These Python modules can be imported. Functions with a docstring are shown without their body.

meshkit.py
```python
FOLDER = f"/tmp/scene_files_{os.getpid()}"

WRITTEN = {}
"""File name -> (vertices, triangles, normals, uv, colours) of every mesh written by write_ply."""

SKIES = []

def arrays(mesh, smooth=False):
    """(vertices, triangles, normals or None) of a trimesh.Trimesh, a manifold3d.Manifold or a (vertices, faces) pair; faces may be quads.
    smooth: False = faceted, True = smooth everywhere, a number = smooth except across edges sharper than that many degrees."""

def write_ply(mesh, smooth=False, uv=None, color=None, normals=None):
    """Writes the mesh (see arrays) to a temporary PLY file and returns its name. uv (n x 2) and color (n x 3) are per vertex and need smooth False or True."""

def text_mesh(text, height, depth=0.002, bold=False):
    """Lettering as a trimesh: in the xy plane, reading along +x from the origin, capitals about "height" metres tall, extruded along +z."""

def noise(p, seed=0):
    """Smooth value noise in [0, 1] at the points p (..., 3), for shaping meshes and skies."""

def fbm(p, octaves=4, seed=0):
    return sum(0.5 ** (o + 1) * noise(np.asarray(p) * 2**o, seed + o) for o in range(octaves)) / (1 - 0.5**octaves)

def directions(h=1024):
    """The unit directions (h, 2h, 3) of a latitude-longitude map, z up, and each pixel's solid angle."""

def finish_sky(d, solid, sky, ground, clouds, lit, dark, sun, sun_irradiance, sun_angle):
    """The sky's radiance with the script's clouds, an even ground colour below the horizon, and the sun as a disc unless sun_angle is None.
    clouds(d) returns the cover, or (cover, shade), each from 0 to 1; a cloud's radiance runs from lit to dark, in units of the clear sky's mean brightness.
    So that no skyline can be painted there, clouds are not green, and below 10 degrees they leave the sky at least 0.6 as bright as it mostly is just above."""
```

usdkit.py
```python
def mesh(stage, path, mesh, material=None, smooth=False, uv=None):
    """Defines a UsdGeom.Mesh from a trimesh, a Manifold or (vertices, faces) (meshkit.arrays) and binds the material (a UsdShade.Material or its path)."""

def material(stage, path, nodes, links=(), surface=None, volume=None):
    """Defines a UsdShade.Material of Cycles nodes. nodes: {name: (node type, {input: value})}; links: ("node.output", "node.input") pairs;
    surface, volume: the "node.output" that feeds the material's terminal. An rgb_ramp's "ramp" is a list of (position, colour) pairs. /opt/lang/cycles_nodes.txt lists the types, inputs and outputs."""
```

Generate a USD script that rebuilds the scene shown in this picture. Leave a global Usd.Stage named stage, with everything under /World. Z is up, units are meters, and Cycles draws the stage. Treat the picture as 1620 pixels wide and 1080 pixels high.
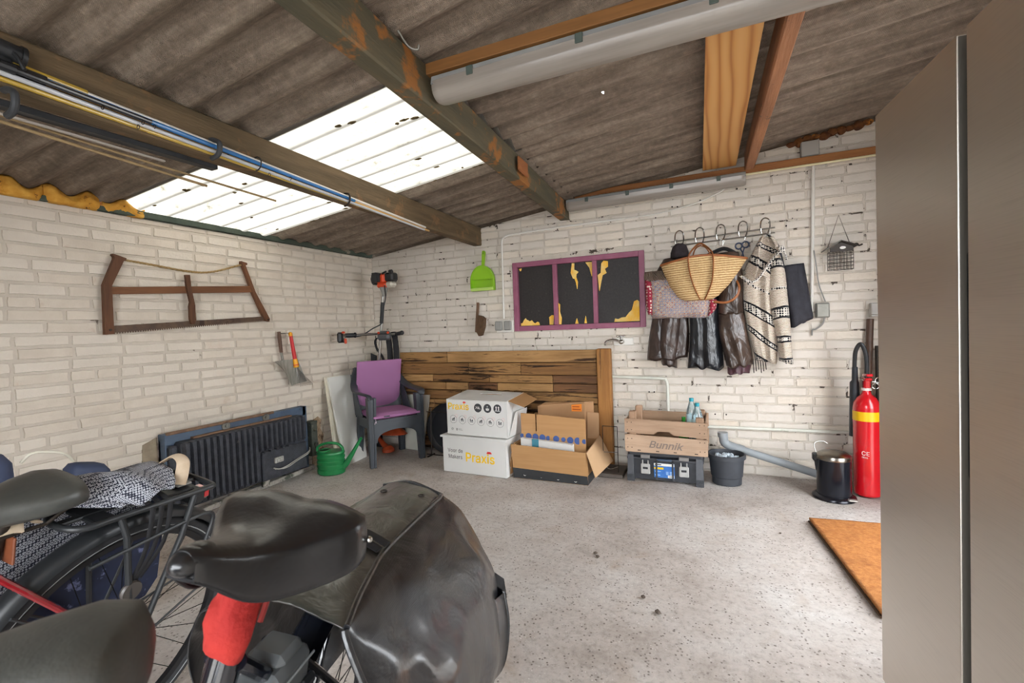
import math
import numpy as np
import trimesh
import manifold3d as m3
import usdkit
import meshkit
from shapely.geometry import Polygon, Point, box as sbox
from shapely import affinity
from pxr import Usd, UsdGeom, UsdLux, UsdShade, Gf, Sdf

stage = Usd.Stage.CreateInMemory()
UsdGeom.SetStageUpAxis(stage, 'Z')
UsdGeom.SetStageMetersPerUnit(stage, 1.0)
UsdGeom.Xform.Define(stage, '/World')
rng = np.random.default_rng(11)
PI = math.pi

# ------------------------------------------------------------------ camera, sky, exposure
YAW, PITCH, ROLL = -0.42460, -0.03050, -0.03766
EYE = np.array([0.0, 0.0, 1.2])
cam = UsdGeom.Camera.Define(stage, '/World/camera')
_f = np.array([math.sin(YAW), math.cos(YAW), 0]); _r = np.array([math.cos(YAW), -math.sin(YAW), 0]); _u = np.array([0, 0, 1.0])
_f, _u = math.cos(PITCH) * _f + math.sin(PITCH) * _u, math.cos(PITCH) * _u - math.sin(PITCH) * _f
_r, _u = math.cos(ROLL) * _r + math.sin(ROLL) * _u, math.cos(ROLL) * _u - math.sin(ROLL) * _r
cam.AddTransformOp().Set(Gf.Matrix4d(*_r, 0, *_u, 0, *(-_f), 0, *EYE, 1))
cam.CreateHorizontalApertureAttr(36.0)
cam.CreateFocalLengthAttr(36.0 * 729.2 / 1620)
cam.CreateClippingRangeAttr(Gf.Vec2f(0.02, 200))
cam.CreateFStopAttr(7.1)
cam.CreateFocusDistanceAttr(2.6)
cam.CreateExposureAttr(-0.92)

sky = UsdLux.DomeLight.Define(stage, '/World/sky')            # an even, slightly blue overcast sky
sky.CreateIntensityAttr(7.5)
sky.CreateColorAttr(Gf.Vec3f(0.92, 0.96, 1.0))

# ------------------------------------------------------------------ helpers: materials
LOOKS = '/World/Looks'
UsdGeom.Scope.Define(stage, LOOKS)


def hx(s):
    c = [int(s[i:i + 2], 16) / 255 for i in (1, 3, 5)]
    return tuple(x / 12.92 if x <= .04045 else ((x + .055) / 1.055) ** 2.4 for x in c)


def col(c):
    return hx(c) if isinstance(c, str) else tuple(c)


def M(name, c1, c2=None, scale=6, lo=.35, hi=.65, rough=.5, metal=0, bump=0, bscale=60, stretch=(1, 1, 1), bstretch=None, bdist=.01, c3=None, s3=3, lo3=.6, hi3=.7, detail=4, **kw):
    """principled material; c1 and c2 mixed by noise, c3 as patches on top, noise bump"""
    n = {'g': ('geometry', {}), 'p': ('principled_bsdf', {'roughness': rough, 'metallic': metal, 'base_color': col(c1), **kw})}
    l = []
    if c2 is not None:
        n['mp'] = ('mapping', {'scale': stretch}); n['n'] = ('noise_texture', {'scale': scale, 'detail': detail, 'roughness': .6})
        n['r'] = ('rgb_ramp', {'ramp': [(lo, col(c1)), (hi, col(c2))]})
        l += [('g.position', 'mp.vector'), ('mp.vector', 'n.vector'), ('n.fac', 'r.fac')]
        last = 'r.color'
        if c3 is not None:
            n['n3'] = ('noise_texture', {'scale': s3, 'detail': 5, 'roughness': .65})
            n['r3'] = ('rgb_ramp', {'ramp': [(lo3, (0, 0, 0)), (hi3, (1, 1, 1))]})
            n['mx'] = ('mix_color', {'b': col(c3)})
            l += [('g.position', 'n3.vector'), ('n3.fac', 'r3.fac'), ('r3.color', 'mx.fac'), (last, 'mx.a')]
            last = 'mx.result'
        l.append((last, 'p.base_color'))
    if bump:
        n['mb'] = ('mapping', {'scale': bstretch or stretch}); n['nb'] = ('noise_texture', {'scale': bscale, 'detail': 3})
        n['b'] = ('bump', {'strength': bump, 'distance': bdist})
        l += [('g.position', 'mb.vector'), ('mb.vector', 'nb.vector'), ('nb.fac', 'b.height'), ('b.normal', 'p.normal')]
    return usdkit.material(stage, f'{LOOKS}/{name}', n, l, surface='p.BSDF')


# ------------------------------------------------------------------ helpers: meshes
def A(*a):
    return np.array(a, float)


def cat(*ms):
    out = []
    for m in ms:
        if isinstance(m, (list, tuple)):
            out += [x for x in m]
        else:
            out.append(m)
    return trimesh.util.concatenate(out)


def rbox(size, c=(0, 0, 0), r=.003):
    h = np.array(size, float) / 2
    r = min(r, h.min() * .9)
    p = []
    for sx in (-1, 1):
        for sy in (-1, 1):
            for sz in (-1, 1):
                s = A(sx, sy, sz)
                for k in range(3):
                    q = s * h; o = A(r, r, r); o[k] = 0
                    p.append(q - s * o)
    m = trimesh.Trimesh(np.array(p), process=False).convex_hull
    m.apply_translation(c)
    return m


def box2(a, b, r=.003):
    a, b = np.minimum(a, b).astype(float), np.maximum(a, b).astype(float)
    return rbox(b - a, (a + b) / 2, r)


def frame(m, o, u, v=None, w=None):
    """moves a mesh built in (x,y,z) into the frame with origin o and axes u, v, w"""
    u = A(*u) / np.linalg.norm(u)
    if w is None:
        v = A(*v); v = v - u * (v @ u); v /= np.linalg.norm(v); w = np.cross(u, v)
    else:
        w = A(*w); w = w - u * (w @ u); w /= np.linalg.norm(w); v = np.cross(w, u)
    T = np.eye(4); T[:3, 0], T[:3, 1], T[:3, 2], T[:3, 3] = u, v, w, o
    m = m.copy(); m.apply_transform(T)
    return m


def rot(m, deg, axis=(0, 0, 1), at=(0, 0, 0)):
    m = m.copy(); m.apply_transform(trimesh.transformations.rotation_matrix(math.radians(deg), axis, at))
    return m


def mv(m, d):
    m = m.copy(); m.apply_translation(d)
    return m


def bar(p0, p1, w, h, up=(0, 0, 1), r=.003):
    """rectangular bar from p0 to p1, w wide, h along up"""
    p0, p1 = A(*p0), A(*p1); d = p1 - p0
    return frame(rbox((np.linalg.norm(d), w, h), r=r), (p0 + p1) / 2, d, w=up)


def cyl(p0, p1, r0, r1=None, n=20):
    p0, p1 = A(*p0), A(*p1); r1 = r0 if r1 is None else r1
    return tube([p0, p1], [r0, r1], n)


def tube(path, r, n=10, closed=False, flat=None):
    """swept tube; flat=(a,b) an elliptic section of half widths a along the side, b along the normal"""
    p = np.array(path, float); k = len(p)
    rr = np.broadcast_to(np.asarray(r, float), (k,))
    t = np.roll(p, -1, 0) - np.roll(p, 1, 0) if closed else np.gradient(p, axis=0)
    t /= np.linalg.norm(t, axis=1, keepdims=True) + 1e-12
    a = np.cross(t[0], [0, 0, 1.0] if abs(t[0][2]) < .9 else [1.0, 0, 0]); a /= np.linalg.norm(a)
    fr = []
    for i in range(k):
        a = a - t[i] * (a @ t[i]); a /= np.linalg.norm(a); fr.append((a, np.cross(t[i], a)))
    ang = np.arange(n) * 2 * PI / n
    fa, fb = flat or (1, 1)
    v = np.concatenate([p[i] + rr[i] * (fa * np.cos(ang)[:, None] * fr[i][0] + fb * np.sin(ang)[:, None] * fr[i][1]) for i in range(k)])
    f = []
    for i in range(k if closed else k - 1):
        j = (i + 1) % k
        for s in range(n):
            s2 = (s + 1) % n
            f += [[i * n + s, i * n + s2, j * n + s2], [i * n + s, j * n + s2, j * n + s]]
    if not closed:
        c0, c1 = len(v), len(v) + 1; v = np.vstack([v, p[0], p[-1]])
        for s in range(n):
            s2 = (s + 1) % n
            f += [[c0, s2, s], [c1, (k - 1) * n + s, (k - 1) * n + s2]]
    return trimesh.Trimesh(v, f, process=False)


def spline(pts, n=8, closed=False):
    p = np.array(pts, float); k = len(p); out = []
    for i in range(k if closed else k - 1):
        a, b = p[i], p[(i + 1) % k]
        z = p[(i - 1) % k] if closed or i > 0 else 2 * a - b
        c = p[(i + 2) % k] if closed or i < k - 2 else 2 * b - a
        for t in np.arange(n) / n:
            out.append(.5 * (2 * a + (b - z) * t + (2 * z - 5 * a + 4 * b - c) * t * t + (3 * a - z - 3 * b + c) * t ** 3))
    if not closed:
        out.append(p[-1])
    return np.array(out)


def lathe(prof, n=32, c=(0, 0, 0), sx=1, sy=1):
    """profile of (r, z); closed by its own ends on the axis where r is 0"""
    pr = np.array(prof, float); a = np.arange(n) * 2 * PI / n
    v = np.concatenate([np.stack([r * np.cos(a) * sx, r * np.sin(a) * sy, np.full(n, z)], 1) for r, z in pr])
    f = []
    for i in range(len(pr) - 1):
        for s in range(n):
            s2 = (s + 1) % n
            f += [[i * n + s, i * n + s2, (i + 1) * n + s2], [i * n + s, (i + 1) * n + s2, (i + 1) * n + s]]
    m = trimesh.Trimesh(v, f, process=False); m.merge_vertices(); m.update_faces(m.nondegenerate_faces()); m.apply_translation(c)
    return m


def ext(pts, h, o=(0, 0, 0), u=(1, 0, 0), v=(0, 1, 0), center=False):
    """polygon of (x, y) extruded by h along u x v"""
    g = pts if hasattr(pts, 'exterior') else Polygon(pts)
    if not g.is_valid:
        g = g.buffer(0)
    gs = getattr(g, 'geoms', [g])
    m = cat([trimesh.creation.extrude_polygon(x, h, engine='earcut') for x in gs])
    if center:
        m.apply_translation((0, 0, -h / 2))
    return frame(m, o, u, v)


def surf(P, t=0):
    """grid of points (n, m, 3) as a surface; t > 0 makes it a closed slab t thick (behind the side its normals face)"""
    P = np.array(P, float); n, m = P.shape[:2]
    idx = np.arange(n * m).reshape(n, m)
    q = np.stack([idx[:-1, :-1], idx[1:, :-1], idx[1:, 1:], idx[:-1, 1:]], -1).reshape(-1, 4)
    f = np.vstack([q[:, [0, 1, 2]], q[:, [0, 2, 3]]])
    v = P.reshape(-1, 3)
    if not t:
        return trimesh.Trimesh(v, f, process=False)
    du, dv = np.gradient(P, axis=0), np.gradient(P, axis=1)
    nn = np.cross(du, dv); nn /= np.linalg.norm(nn, axis=2, keepdims=True) + 1e-12
    w = (P - nn * t).reshape(-1, 3); k = n * m
    rim = np.concatenate([idx[:, 0], idx[-1, 1:], idx[-2::-1, -1], idx[0, -2:0:-1]])
    r2 = np.roll(rim, -1)
    side = np.concatenate([np.stack([rim, r2, r2 + k], 1), np.stack([rim, r2 + k, rim + k], 1)])
    mesh = trimesh.Trimesh(np.vstack([v, w]), np.vstack([f, f[:, ::-1] + k, side[:, ::-1]]), process=False)
    return mesh


def sph(c, r, s=(1, 1, 1), sub=2):
    m = trimesh.creation.icosphere(sub, 1.0)
    m.apply_scale(np.array(s, float) * r); m.apply_translation(c)
    return m


def ring(c, R, r, axis=(0, 0, 1), n=24, k=8, arc=(0, 360)):
    a = np.radians(np.linspace(arc[0], arc[1], n + 1)); full = arc[1] - arc[0] >= 360
    if full:
        a = a[:-1]
    p = np.stack([R * np.cos(a), R * np.sin(a), 0 * a], 1)
    w = A(*axis); u = np.cross(w, [0, 0, 1.0] if abs(w[2]) < .9 else [1.0, 0, 0]); u /= np.linalg.norm(u); v = np.cross(w / np.linalg.norm(w), u)
    return tube([A(*c) + x * u + y * v for x, y, _ in p], r, k, closed=full)


def loft(rings, cap=True):
    """closed rings (k, n, 3) joined"""
    R = np.array(rings, float); k, n = R.shape[:2]
    v = R.reshape(-1, 3); f = []
    for i in range(k - 1):
        for s in range(n):
            s2 = (s + 1) % n
            f += [[i * n + s, i * n + s2, (i + 1) * n + s2], [i * n + s, (i + 1) * n + s2, (i + 1) * n + s]]
    if cap:
        v = np.vstack([v, R[0].mean(0), R[-1].mean(0)]); c = k * n
        for s in range(n):
            s2 = (s + 1) % n
            f += [[c, s2, s], [c + 1, (k - 1) * n + s, (k - 1) * n + s2]]
    return trimesh.Trimesh(v, f, process=False)


def sell(a, b, e=2.5, n=24):
    """superellipse outline"""
    t = np.arange(n) * 2 * PI / n
    return np.stack([a * np.sign(np.cos(t)) * np.abs(np.cos(t)) ** (2 / e), b * np.sign(np.sin(t)) * np.abs(np.sin(t)) ** (2 / e)], 1)


def text(s, h, o, u, v, d=.0012, bold=False, center=True, wide=1.0):
    m = meshkit.text_mesh(s, h, d, bold)
    if center:
        m.apply_translation((-m.bounds[:, 0].mean(), 0, 0))
    m.apply_scale((wide, 1, 1))
    return frame(m, o, u, v)


# ------------------------------------------------------------------ helpers: scene objects
MAT, COUNT = {}, {}


def fresh(parent, name):
    k = COUNT.get((parent, name), 0); COUNT[(parent, name)] = k + 1
    return f'{parent}/{name}' + (f'_{k:03d}' if k else '')


def tag(prim, label=None, cat_=None, group=None, kind=None):
    for k, v in (('label', label), ('category', cat_), ('group', group), ('kind', kind)):
        if v:
            prim.SetCustomDataByKey(k, v)


def thing(name, label, cat_, loc=(0, 0, 0), rz=0, group=None, kind=None):
    path = fresh('/World', name)
    x = UsdGeom.Xform.Define(stage, path)
    x.AddTranslateOp().Set(Gf.Vec3d(*map(float, loc)))
    if rz:
        x.AddRotateZOp().Set(float(rz))
    T = trimesh.transformations.rotation_matrix(math.radians(rz), (0, 0, 1)); T[:3, 3] = loc
    MAT[path] = T
    tag(x.GetPrim(), label, cat_, group, kind)
    return path


def part(t, name, mesh, mat, label=None, local=False, smooth=32, kind=None):
    """a part in world coordinates (or in its thing's own when local)"""
    if isinstance(mesh, (list, tuple)):
        mesh = cat(mesh)
    mesh = mesh.copy()
    if not local:
        mesh.apply_transform(np.linalg.inv(MAT[t]))
    path = fresh(t, name)
    MAT[path] = MAT[t]
    p = usdkit.mesh(stage, path, mesh, mat, smooth=smooth).GetPrim()
    tag(p, label, kind=kind)
    return path


def solo(name, label, cat_, mesh, mat, group=None, kind=None, smooth=32):
    if isinstance(mesh, (list, tuple)):
        mesh = cat(mesh)
    b = mesh.bounds; base = A((b[0, 0] + b[1, 0]) / 2, (b[0, 1] + b[1, 1]) / 2, b[0, 2])
    mesh = mv(mesh, -base)
    path = fresh('/World', name)
    p = usdkit.mesh(stage, path, mesh, mat, smooth=smooth)
    UsdGeom.Xformable(p).AddTranslateOp().Set(Gf.Vec3d(*map(float, base)))
    tag(p.GetPrim(), label, cat_, group, kind)
    return path


def group_struct(name):
    return thing(name, None, None, kind='structure')


def struct(name, mesh, mat, smooth=False):
    p = usdkit.mesh(stage, fresh('/World', name), mesh, mat, smooth=smooth).GetPrim()
    tag(p, kind='structure')
    return p


def copy_of(src, loc, rz=0, label=None, group=None):
    """a further thing like src, with its parts"""
    was = stage.GetPrimAtPath(src).GetCustomData()
    name = src.rpartition('/')[2]
    path = fresh('/World', name)
    x = UsdGeom.Xform.Define(stage, path)
    p = x.GetPrim()
    p.GetReferences().AddInternalReference(src)
    x.ClearXformOpOrder()
    x.AddTranslateOp(UsdGeom.XformOp.PrecisionDouble).Set(Gf.Vec3d(*map(float, loc)))
    x.GetPrim().GetAttribute('xformOp:translate').Set(Gf.Vec3d(*map(float, loc)))
    p.SetInstanceable(True)
    tag(p, label or was['label'], was['category'], group or was.get('group'))
    return path
# ------------------------------------------------------------------ the setting
XL, YB, XR, YF = -3.415, 3.955, 1.27, -1.15        # wall faces: left, back, right, front
XE = 1.0                                          # right end of the painted back wall


def zr(x):                                        # middle of the roof sheets
    return 2.440 + .115 * x


white_paint = M('white_brick_paint', '#cfc5b7', '#d9cfc1', scale=3, rough=.62, bump=.5, bscale=60, bdist=.006, c3='#cdb9a6', s3=1.6, lo3=.60, hi3=.78)
white_paint2 = M('white_brick_paint_cool', '#cbc3b8', '#d5cdc3', scale=4, rough=.6, bump=.35, bscale=80, bdist=.004, c3='#c9bfb2', s3=2.2, lo3=.60, hi3=.76)
white_paint3 = M('white_brick_paint_worn', '#cabeae', '#d5cabb', scale=7, rough=.65, bump=.4, bscale=110, bdist=.004, c3='#c2ab97', s3=5, lo3=.62, hi3=.74)
mortar_left = M('mortar_painted', '#bfb4a6', '#c9beb0', scale=9, rough=.8, bump=.4, bscale=120, bdist=.004, c3='#6d6155', s3=7, lo3=.68, hi3=.72)
mortar_back = M('mortar_painted_pitted', '#bfb6aa', '#c9c0b4', scale=9, rough=.8, bump=.5, bscale=120, bdist=.006, c3='#43392f', s3=13, lo3=.60, hi3=.635)
dark_brick = M('dark_bare_brick', '#2e211b', '#4a3228', scale=14, rough=.9, bump=.6, bscale=60)
plaster = M('old_plaster', '#b8afa4', '#c8c0b6', scale=3, rough=.8)


def floor_material():
    n = {'g': ('geometry', {}),
         'n1': ('noise_texture', {'scale': 1.3, 'detail': 6, 'roughness': .65}), 'r1': ('rgb_ramp', {'ramp': [(.30, hx('#978c83')), (.47, hx('#b5aca5')), (.70, hx('#cbc7c3'))]}),
         'n2': ('noise_texture', {'scale': 38, 'detail': 4, 'roughness': .75}), 'r2': ('rgb_ramp', {'ramp': [(.32, (.55, .53, .51)), (.5, (1, 1, 1)), (.72, (1.18, 1.18, 1.18))]}),
         'm1': ('mix_color', {'blend_type': 'multiply', 'fac': .55}),
         'v': ('voronoi_texture', {'scale': 58, 'randomness': 1}), 'rv': ('rgb_ramp', {'ramp': [(.20, (.9, .9, .9)), (.27, (0, 0, 0))]}),
         'wn': ('noise_texture', {'scale': 17, 'detail': 1}), 'rw': ('rgb_ramp', {'ramp': [(.46, (0, 0, 0)), (.54, (1, 1, 1))]}),
         'mm': ('math', {'math_type': 'multiply'}),
         'm2': ('mix_color', {'b': hx('#6f665f')}),
         'v2': ('voronoi_texture', {'scale': 65}), 'rv2': ('rgb_ramp', {'ramp': [(.09, (.8, .8, .8)), (.14, (0, 0, 0))]}),
         'wn2': ('noise_texture', {'scale': 9, 'detail': 2}), 'rw2': ('rgb_ramp', {'ramp': [(.52, (0, 0, 0)), (.62, (1, 1, 1))]}), 'mm2': ('math', {'math_type': 'multiply'}),
         'm3': ('mix_color', {'b': hx('#efece8')}),
         'n5': ('noise_texture', {'scale': 2.6, 'detail': 5, 'distortion': 1.2}), 'r5': ('rgb_ramp', {'ramp': [(.60, (0, 0, 0)), (.72, (.55, .55, .55))]}),
         'm5': ('mix_color', {'b': hx('#a08c78')}),
         'b': ('bump', {'strength': .55, 'distance': .006}), 'b2': ('bump', {'strength': .4, 'distance': .02}),
         'p': ('principled_bsdf', {'roughness': .62, 'specular_ior_level': .35})}
    l = [('g.position', f'{k}.vector') for k in ('n1', 'n2', 'v', 'wn', 'v2', 'wn2', 'n5')]
    l += [('n1.fac', 'r1.fac'), ('n2.fac', 'r2.fac'), ('r1.color', 'm1.a'), ('r2.color', 'm1.b'), ('v.distance', 'rv.fac'), ('wn.fac', 'rw.fac'), ('rv.color', 'mm.value1'), ('rw.color', 'mm.value2'),
          ('n5.fac', 'r5.fac'), ('m1.result', 'm5.a'), ('r5.color', 'm5.fac'), ('m5.result', 'm2.a'), ('mm.value', 'm2.fac'),
          ('v2.distance', 'rv2.fac'), ('wn2.fac', 'rw2.fac'), ('rv2.color', 'mm2.value1'), ('rw2.color', 'mm2.value2'), ('m2.result', 'm3.a'), ('mm2.value', 'm3.fac'), ('m3.result', 'p.base_color'),
          ('n2.fac', 'b.height'), ('n1.fac', 'b2.height'), ('b.normal', 'b2.normal'), ('b2.normal', 'p.normal')]
    return usdkit.material(stage, f'{LOOKS}/worn_concrete', n, l, surface='p.BSDF')


concrete = floor_material()
nx, ny = 60, 60
gx, gy = np.meshgrid(np.linspace(XL - .3, XR + .3, nx), np.linspace(YF - .2, YB + .3, ny), indexing='ij')
gz = (meshkit.fbm(np.stack([gx * 2.2, gy * 2.2, 0 * gx], -1), 3, 5) - .5) * .004 - .002
struct('floor', surf(np.stack([gx, gy, np.minimum(gz, 0)], -1), .08), concrete, smooth=True)
yard = M('yard_paving', '#8f8a84', '#a09b95', scale=4, rough=.9)
struct('ground', cat(box2((-14, -16, -.15), (14, YF - .2, -.01)), box2((XR + .3, YF - .2, -.15), (14, 12, -.01))), yard)


def brick_mesh(L, H, rec):
    """one brick: front in the x-z plane facing +y, painted over, so softly edged"""
    b = .0045
    xs = np.array([b, L * .3, L * .5, L * .72, L - b]); zs = np.array([b, H * .5, H - b])
    X, Z = np.meshgrid(xs, zs, indexing='ij')
    Y = rng.normal(0, .0009, X.shape); Y[0] -= .0012; Y[-1] -= .0012; Y[:, 0] -= .0010; Y[:, -1] -= .0010
    X = X + rng.normal(0, .0016, X.shape); Z = Z + rng.normal(0, .0011, Z.shape)
    g = np.stack([X, Y, Z], -1)
    idx = np.arange(15).reshape(5, 3)
    rim = np.concatenate([idx[:, 0], idx[-1, 1:], idx[-2::-1, -1], idx[0, -2:0:-1]])
    v = g.reshape(-1, 3); o = v[rim].copy(); c = A(L / 2, 0, H / 2)
    o[:, 0] += np.clip((o[:, 0] - c[0]) * 9, -1, 1) * b * (np.abs(o[:, 0] - c[0]) > L * .4)
    o[:, 2] += np.clip((o[:, 2] - c[2]) * 90, -1, 1) * b * (np.abs(o[:, 2] - c[2]) > H * .2)
    o[:, 1] = -rec - .006
    q = np.stack([idx[:-1, :-1], idx[1:, :-1], idx[1:, 1:], idx[:-1, 1:]], -1).reshape(-1, 4)
    f = list(np.vstack([q[:, [0, 1, 2]], q[:, [0, 2, 3]]]))
    k = len(rim)
    for i in range(k):
        j = (i + 1) % k
        f += [[rim[i], 15 + i, 15 + j], [rim[i], 15 + j, rim[j]]]
    return trimesh.Trimesh(np.vstack([v, o]), f, process=False)


def brick_wall(name, o, u, nrm, ulen, top, course, L0, joint, rec, mats, mortar, holes=(), bed=None, near=None):
    """a painted brick wall: mortar bed plus single bricks; the 300 bricks nearest the camera are parts, the rest one part"""
    root = group_struct(name)
    part(root, 'mortar_bed', bed, mortar, smooth=False)
    o, u, nrm = A(*o), A(*u), A(*nrm)
    items = []
    for r in range(60):
        z0 = r * course + .004
        z1 = z0 + course - joint
        x = -L0 * (.5 if r % 2 else 0) - rng.uniform(0, .03)
        while x < ulen:
            L = (L0 if rng.random() > .16 else L0 / 2) + rng.uniform(-.006, .006)
            a, b = max(x, 0.0), min(x + L - joint, ulen)
            x += L
            zt = min(z1, top((a + b) / 2) - .004)
            if b - a < .03 or zt - z0 < .02:
                continue
            spans = [(a, b)]
            for (ha, hb, za, zb) in holes:
                if z1 > za and z0 < zb:
                    spans = [s for q in spans for s in ((q[0], min(q[1], ha)), (max(q[0], hb), q[1])) if s[1] - s[0] > .02]
            for a2, b2 in spans:
                dz = rng.uniform(-.0015, .0015)
                m = brick_mesh(b2 - a2, zt - z0, rec)
                m.apply_transform(np.array([[u[0], nrm[0], 0, 0], [u[1], nrm[1], 0, 0], [0, 0, 1, 0], [0, 0, 0, 1.0]]))
                c = o + u * a2 + A(0, 0, z0 + dz) + nrm * rng.uniform(-.0016, .0016)
                m.apply_translation(c)
                if np.linalg.det(np.array([u, nrm, [0, 0, 1]])) < 0:
                    m.invert()
                ctr = c + u * (b2 - a2) / 2
                d = ctr - EYE; dist = np.linalg.norm(d)
                seen = (d @ _f) > .2 and abs(d @ _r) < 1.18 * (d @ _f) and abs(d @ _u) < .8 * (d @ _f)
                size = (abs(d @ nrm) / dist) * (b2 - a2) / dist ** 2 if seen else 0
                if near is not None and not near(ctr):
                    size *= .02
                items.append((size, m))
    items.sort(key=lambda t: -t[0])
    for k, (s, m) in enumerate(items[:298]):
        part(root, 'brick', m, mats[int(rng.integers(len(mats)))], smooth=35)
    part(root, 'brickwork', [m for s, m in items[298:]], mats[0], smooth=35, kind='stuff')
    return root


# left wall: runs along y, 2 m high
brick_wall('wall_left', (XL, YF, 0), (0, 1, 0), (1, 0, 0), YB - YF, lambda y: 2.0, .0700, .242, .0110, .0140,
           [white_paint, white_paint, white_paint3], mortar_left, bed=box2((XL - .12, YF, -.05), (XL - .008, YB + .12, 2.0)),
           near=lambda c: c[2] > .25)
# back wall: under the roof slope, with the window let in
WX0, WX1, WZ0, WZ1 = -1.752, -.562, 1.165, 1.795
bed_poly = [(XL - .12, -.05), (XE, -.05), (XE, zr(XE) - .04), (XL - .12, zr(XL - .12) - .04)]
bed = ext(Polygon(bed_poly, [[(WX0, WZ0), (WX1, WZ0), (WX1, WZ1), (WX0, WZ1)]]), .12, (0, YB + .126, 0), (1, 0, 0), (0, 0, 1))
brick_wall('wall_back', (XL, YB, 0), (1, 0, 0), (0, -1, 0), XE - XL, lambda x: zr(XL + x) - .05, .0682, .236, .0075, .005,
           [white_paint2, white_paint2, white_paint], mortar_back, holes=[(WX0 - XL - .002, WX1 - XL + .002, WZ0 - .002, WZ1 + .002)], bed=bed,
           near=lambda c: c[2] > 1.0 or c[0] > -.85)
struct('trim_2', box2((WX0 - .05, YB + .062, WZ0 - .05), (WX1 + .05, YB + .12, WZ1 + .05)), dark_brick)
struct('trim_1', box2((XE + .004, YB - .004, 0), (XR, YB + .1, zr(XR) - .05)), dark_brick)
hl = [cyl((x, YB + .004, z), (x, YB - .0035, z), r, n=8) for x, z, r in ((-.33, 2.12, .006), (-.29, 2.115, .006), (-.12, 2.14, .007), (-.115, 2.11, .006), (.14, 2.19, .006), (.20, 2.18, .005), (-.46, 2.05, .005), (.46, 1.87, .006), (.50, 1.92, .004), (-.30, .93, .005), (-.27, .955, .004), (-.05, .455, .006), (.03, .455, .006),
      (-2.2, 1.42, .005), (-2.55, 1.30, .005), (-1.99, 1.75, .006), (-.55, .62, .006), (-.51, .62, .006), (.74, 1.42, .004), (.75, 1.98, .005))]
part('/World/wall_back', 'drill_holes', hl, M('hole_dark', '#2a241f', rough=.95), kind='stuff')
# right wall with the open side door the cool daylight comes through, behind the fridge
RY0, RY1, RZ1 = 2.02, 3.16, 2.08
struct('wall_right', cat(box2((XR, YF, -.05), (XR + .1, RY0, zr(XR) - .02)), box2((XR, RY1, -.05), (XR + .1, YB + .1, zr(XR) - .02)), box2((XR, RY0, RZ1), (XR + .1, RY1, zr(XR) - .02))), plaster)
door_1 = group_struct('door_1')
for a, b in (((XR - .012, RY0 - .06, 0), (XR + .10, RY0 + .012, RZ1 + .05)), ((XR - .012, RY1 - .012, 0), (XR + .10, RY1 + .06, RZ1 + .05)), ((XR - .012, RY0, RZ1 - .012), (XR + .10, RY1, RZ1 + .05))):
    part(door_1, 'door_jamb', box2(a, b), plaster)
# front wall with the wide open garage doorway the daylight comes through
DX0, DX1, DZ = -1.5, .9, 2.05
struct('wall_front', cat(box2((XL - .1, YF - .1, -.05), (DX0, YF, zr(DX0) - .03)), box2((DX1, YF - .1, -.05), (XR + .1, YF, zr(DX1) - .03)),
                         ext([(DX0, DZ), (DX1, DZ), (DX1, zr(DX1) - .03), (DX0, zr(DX0) - .03)], .1, (0, YF, 0), (1, 0, 0), (0, 0, 1))), plaster)

# ------------------------------------------------------------------ the roof
PITCH_W, AMP = .1755, .0245


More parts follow.
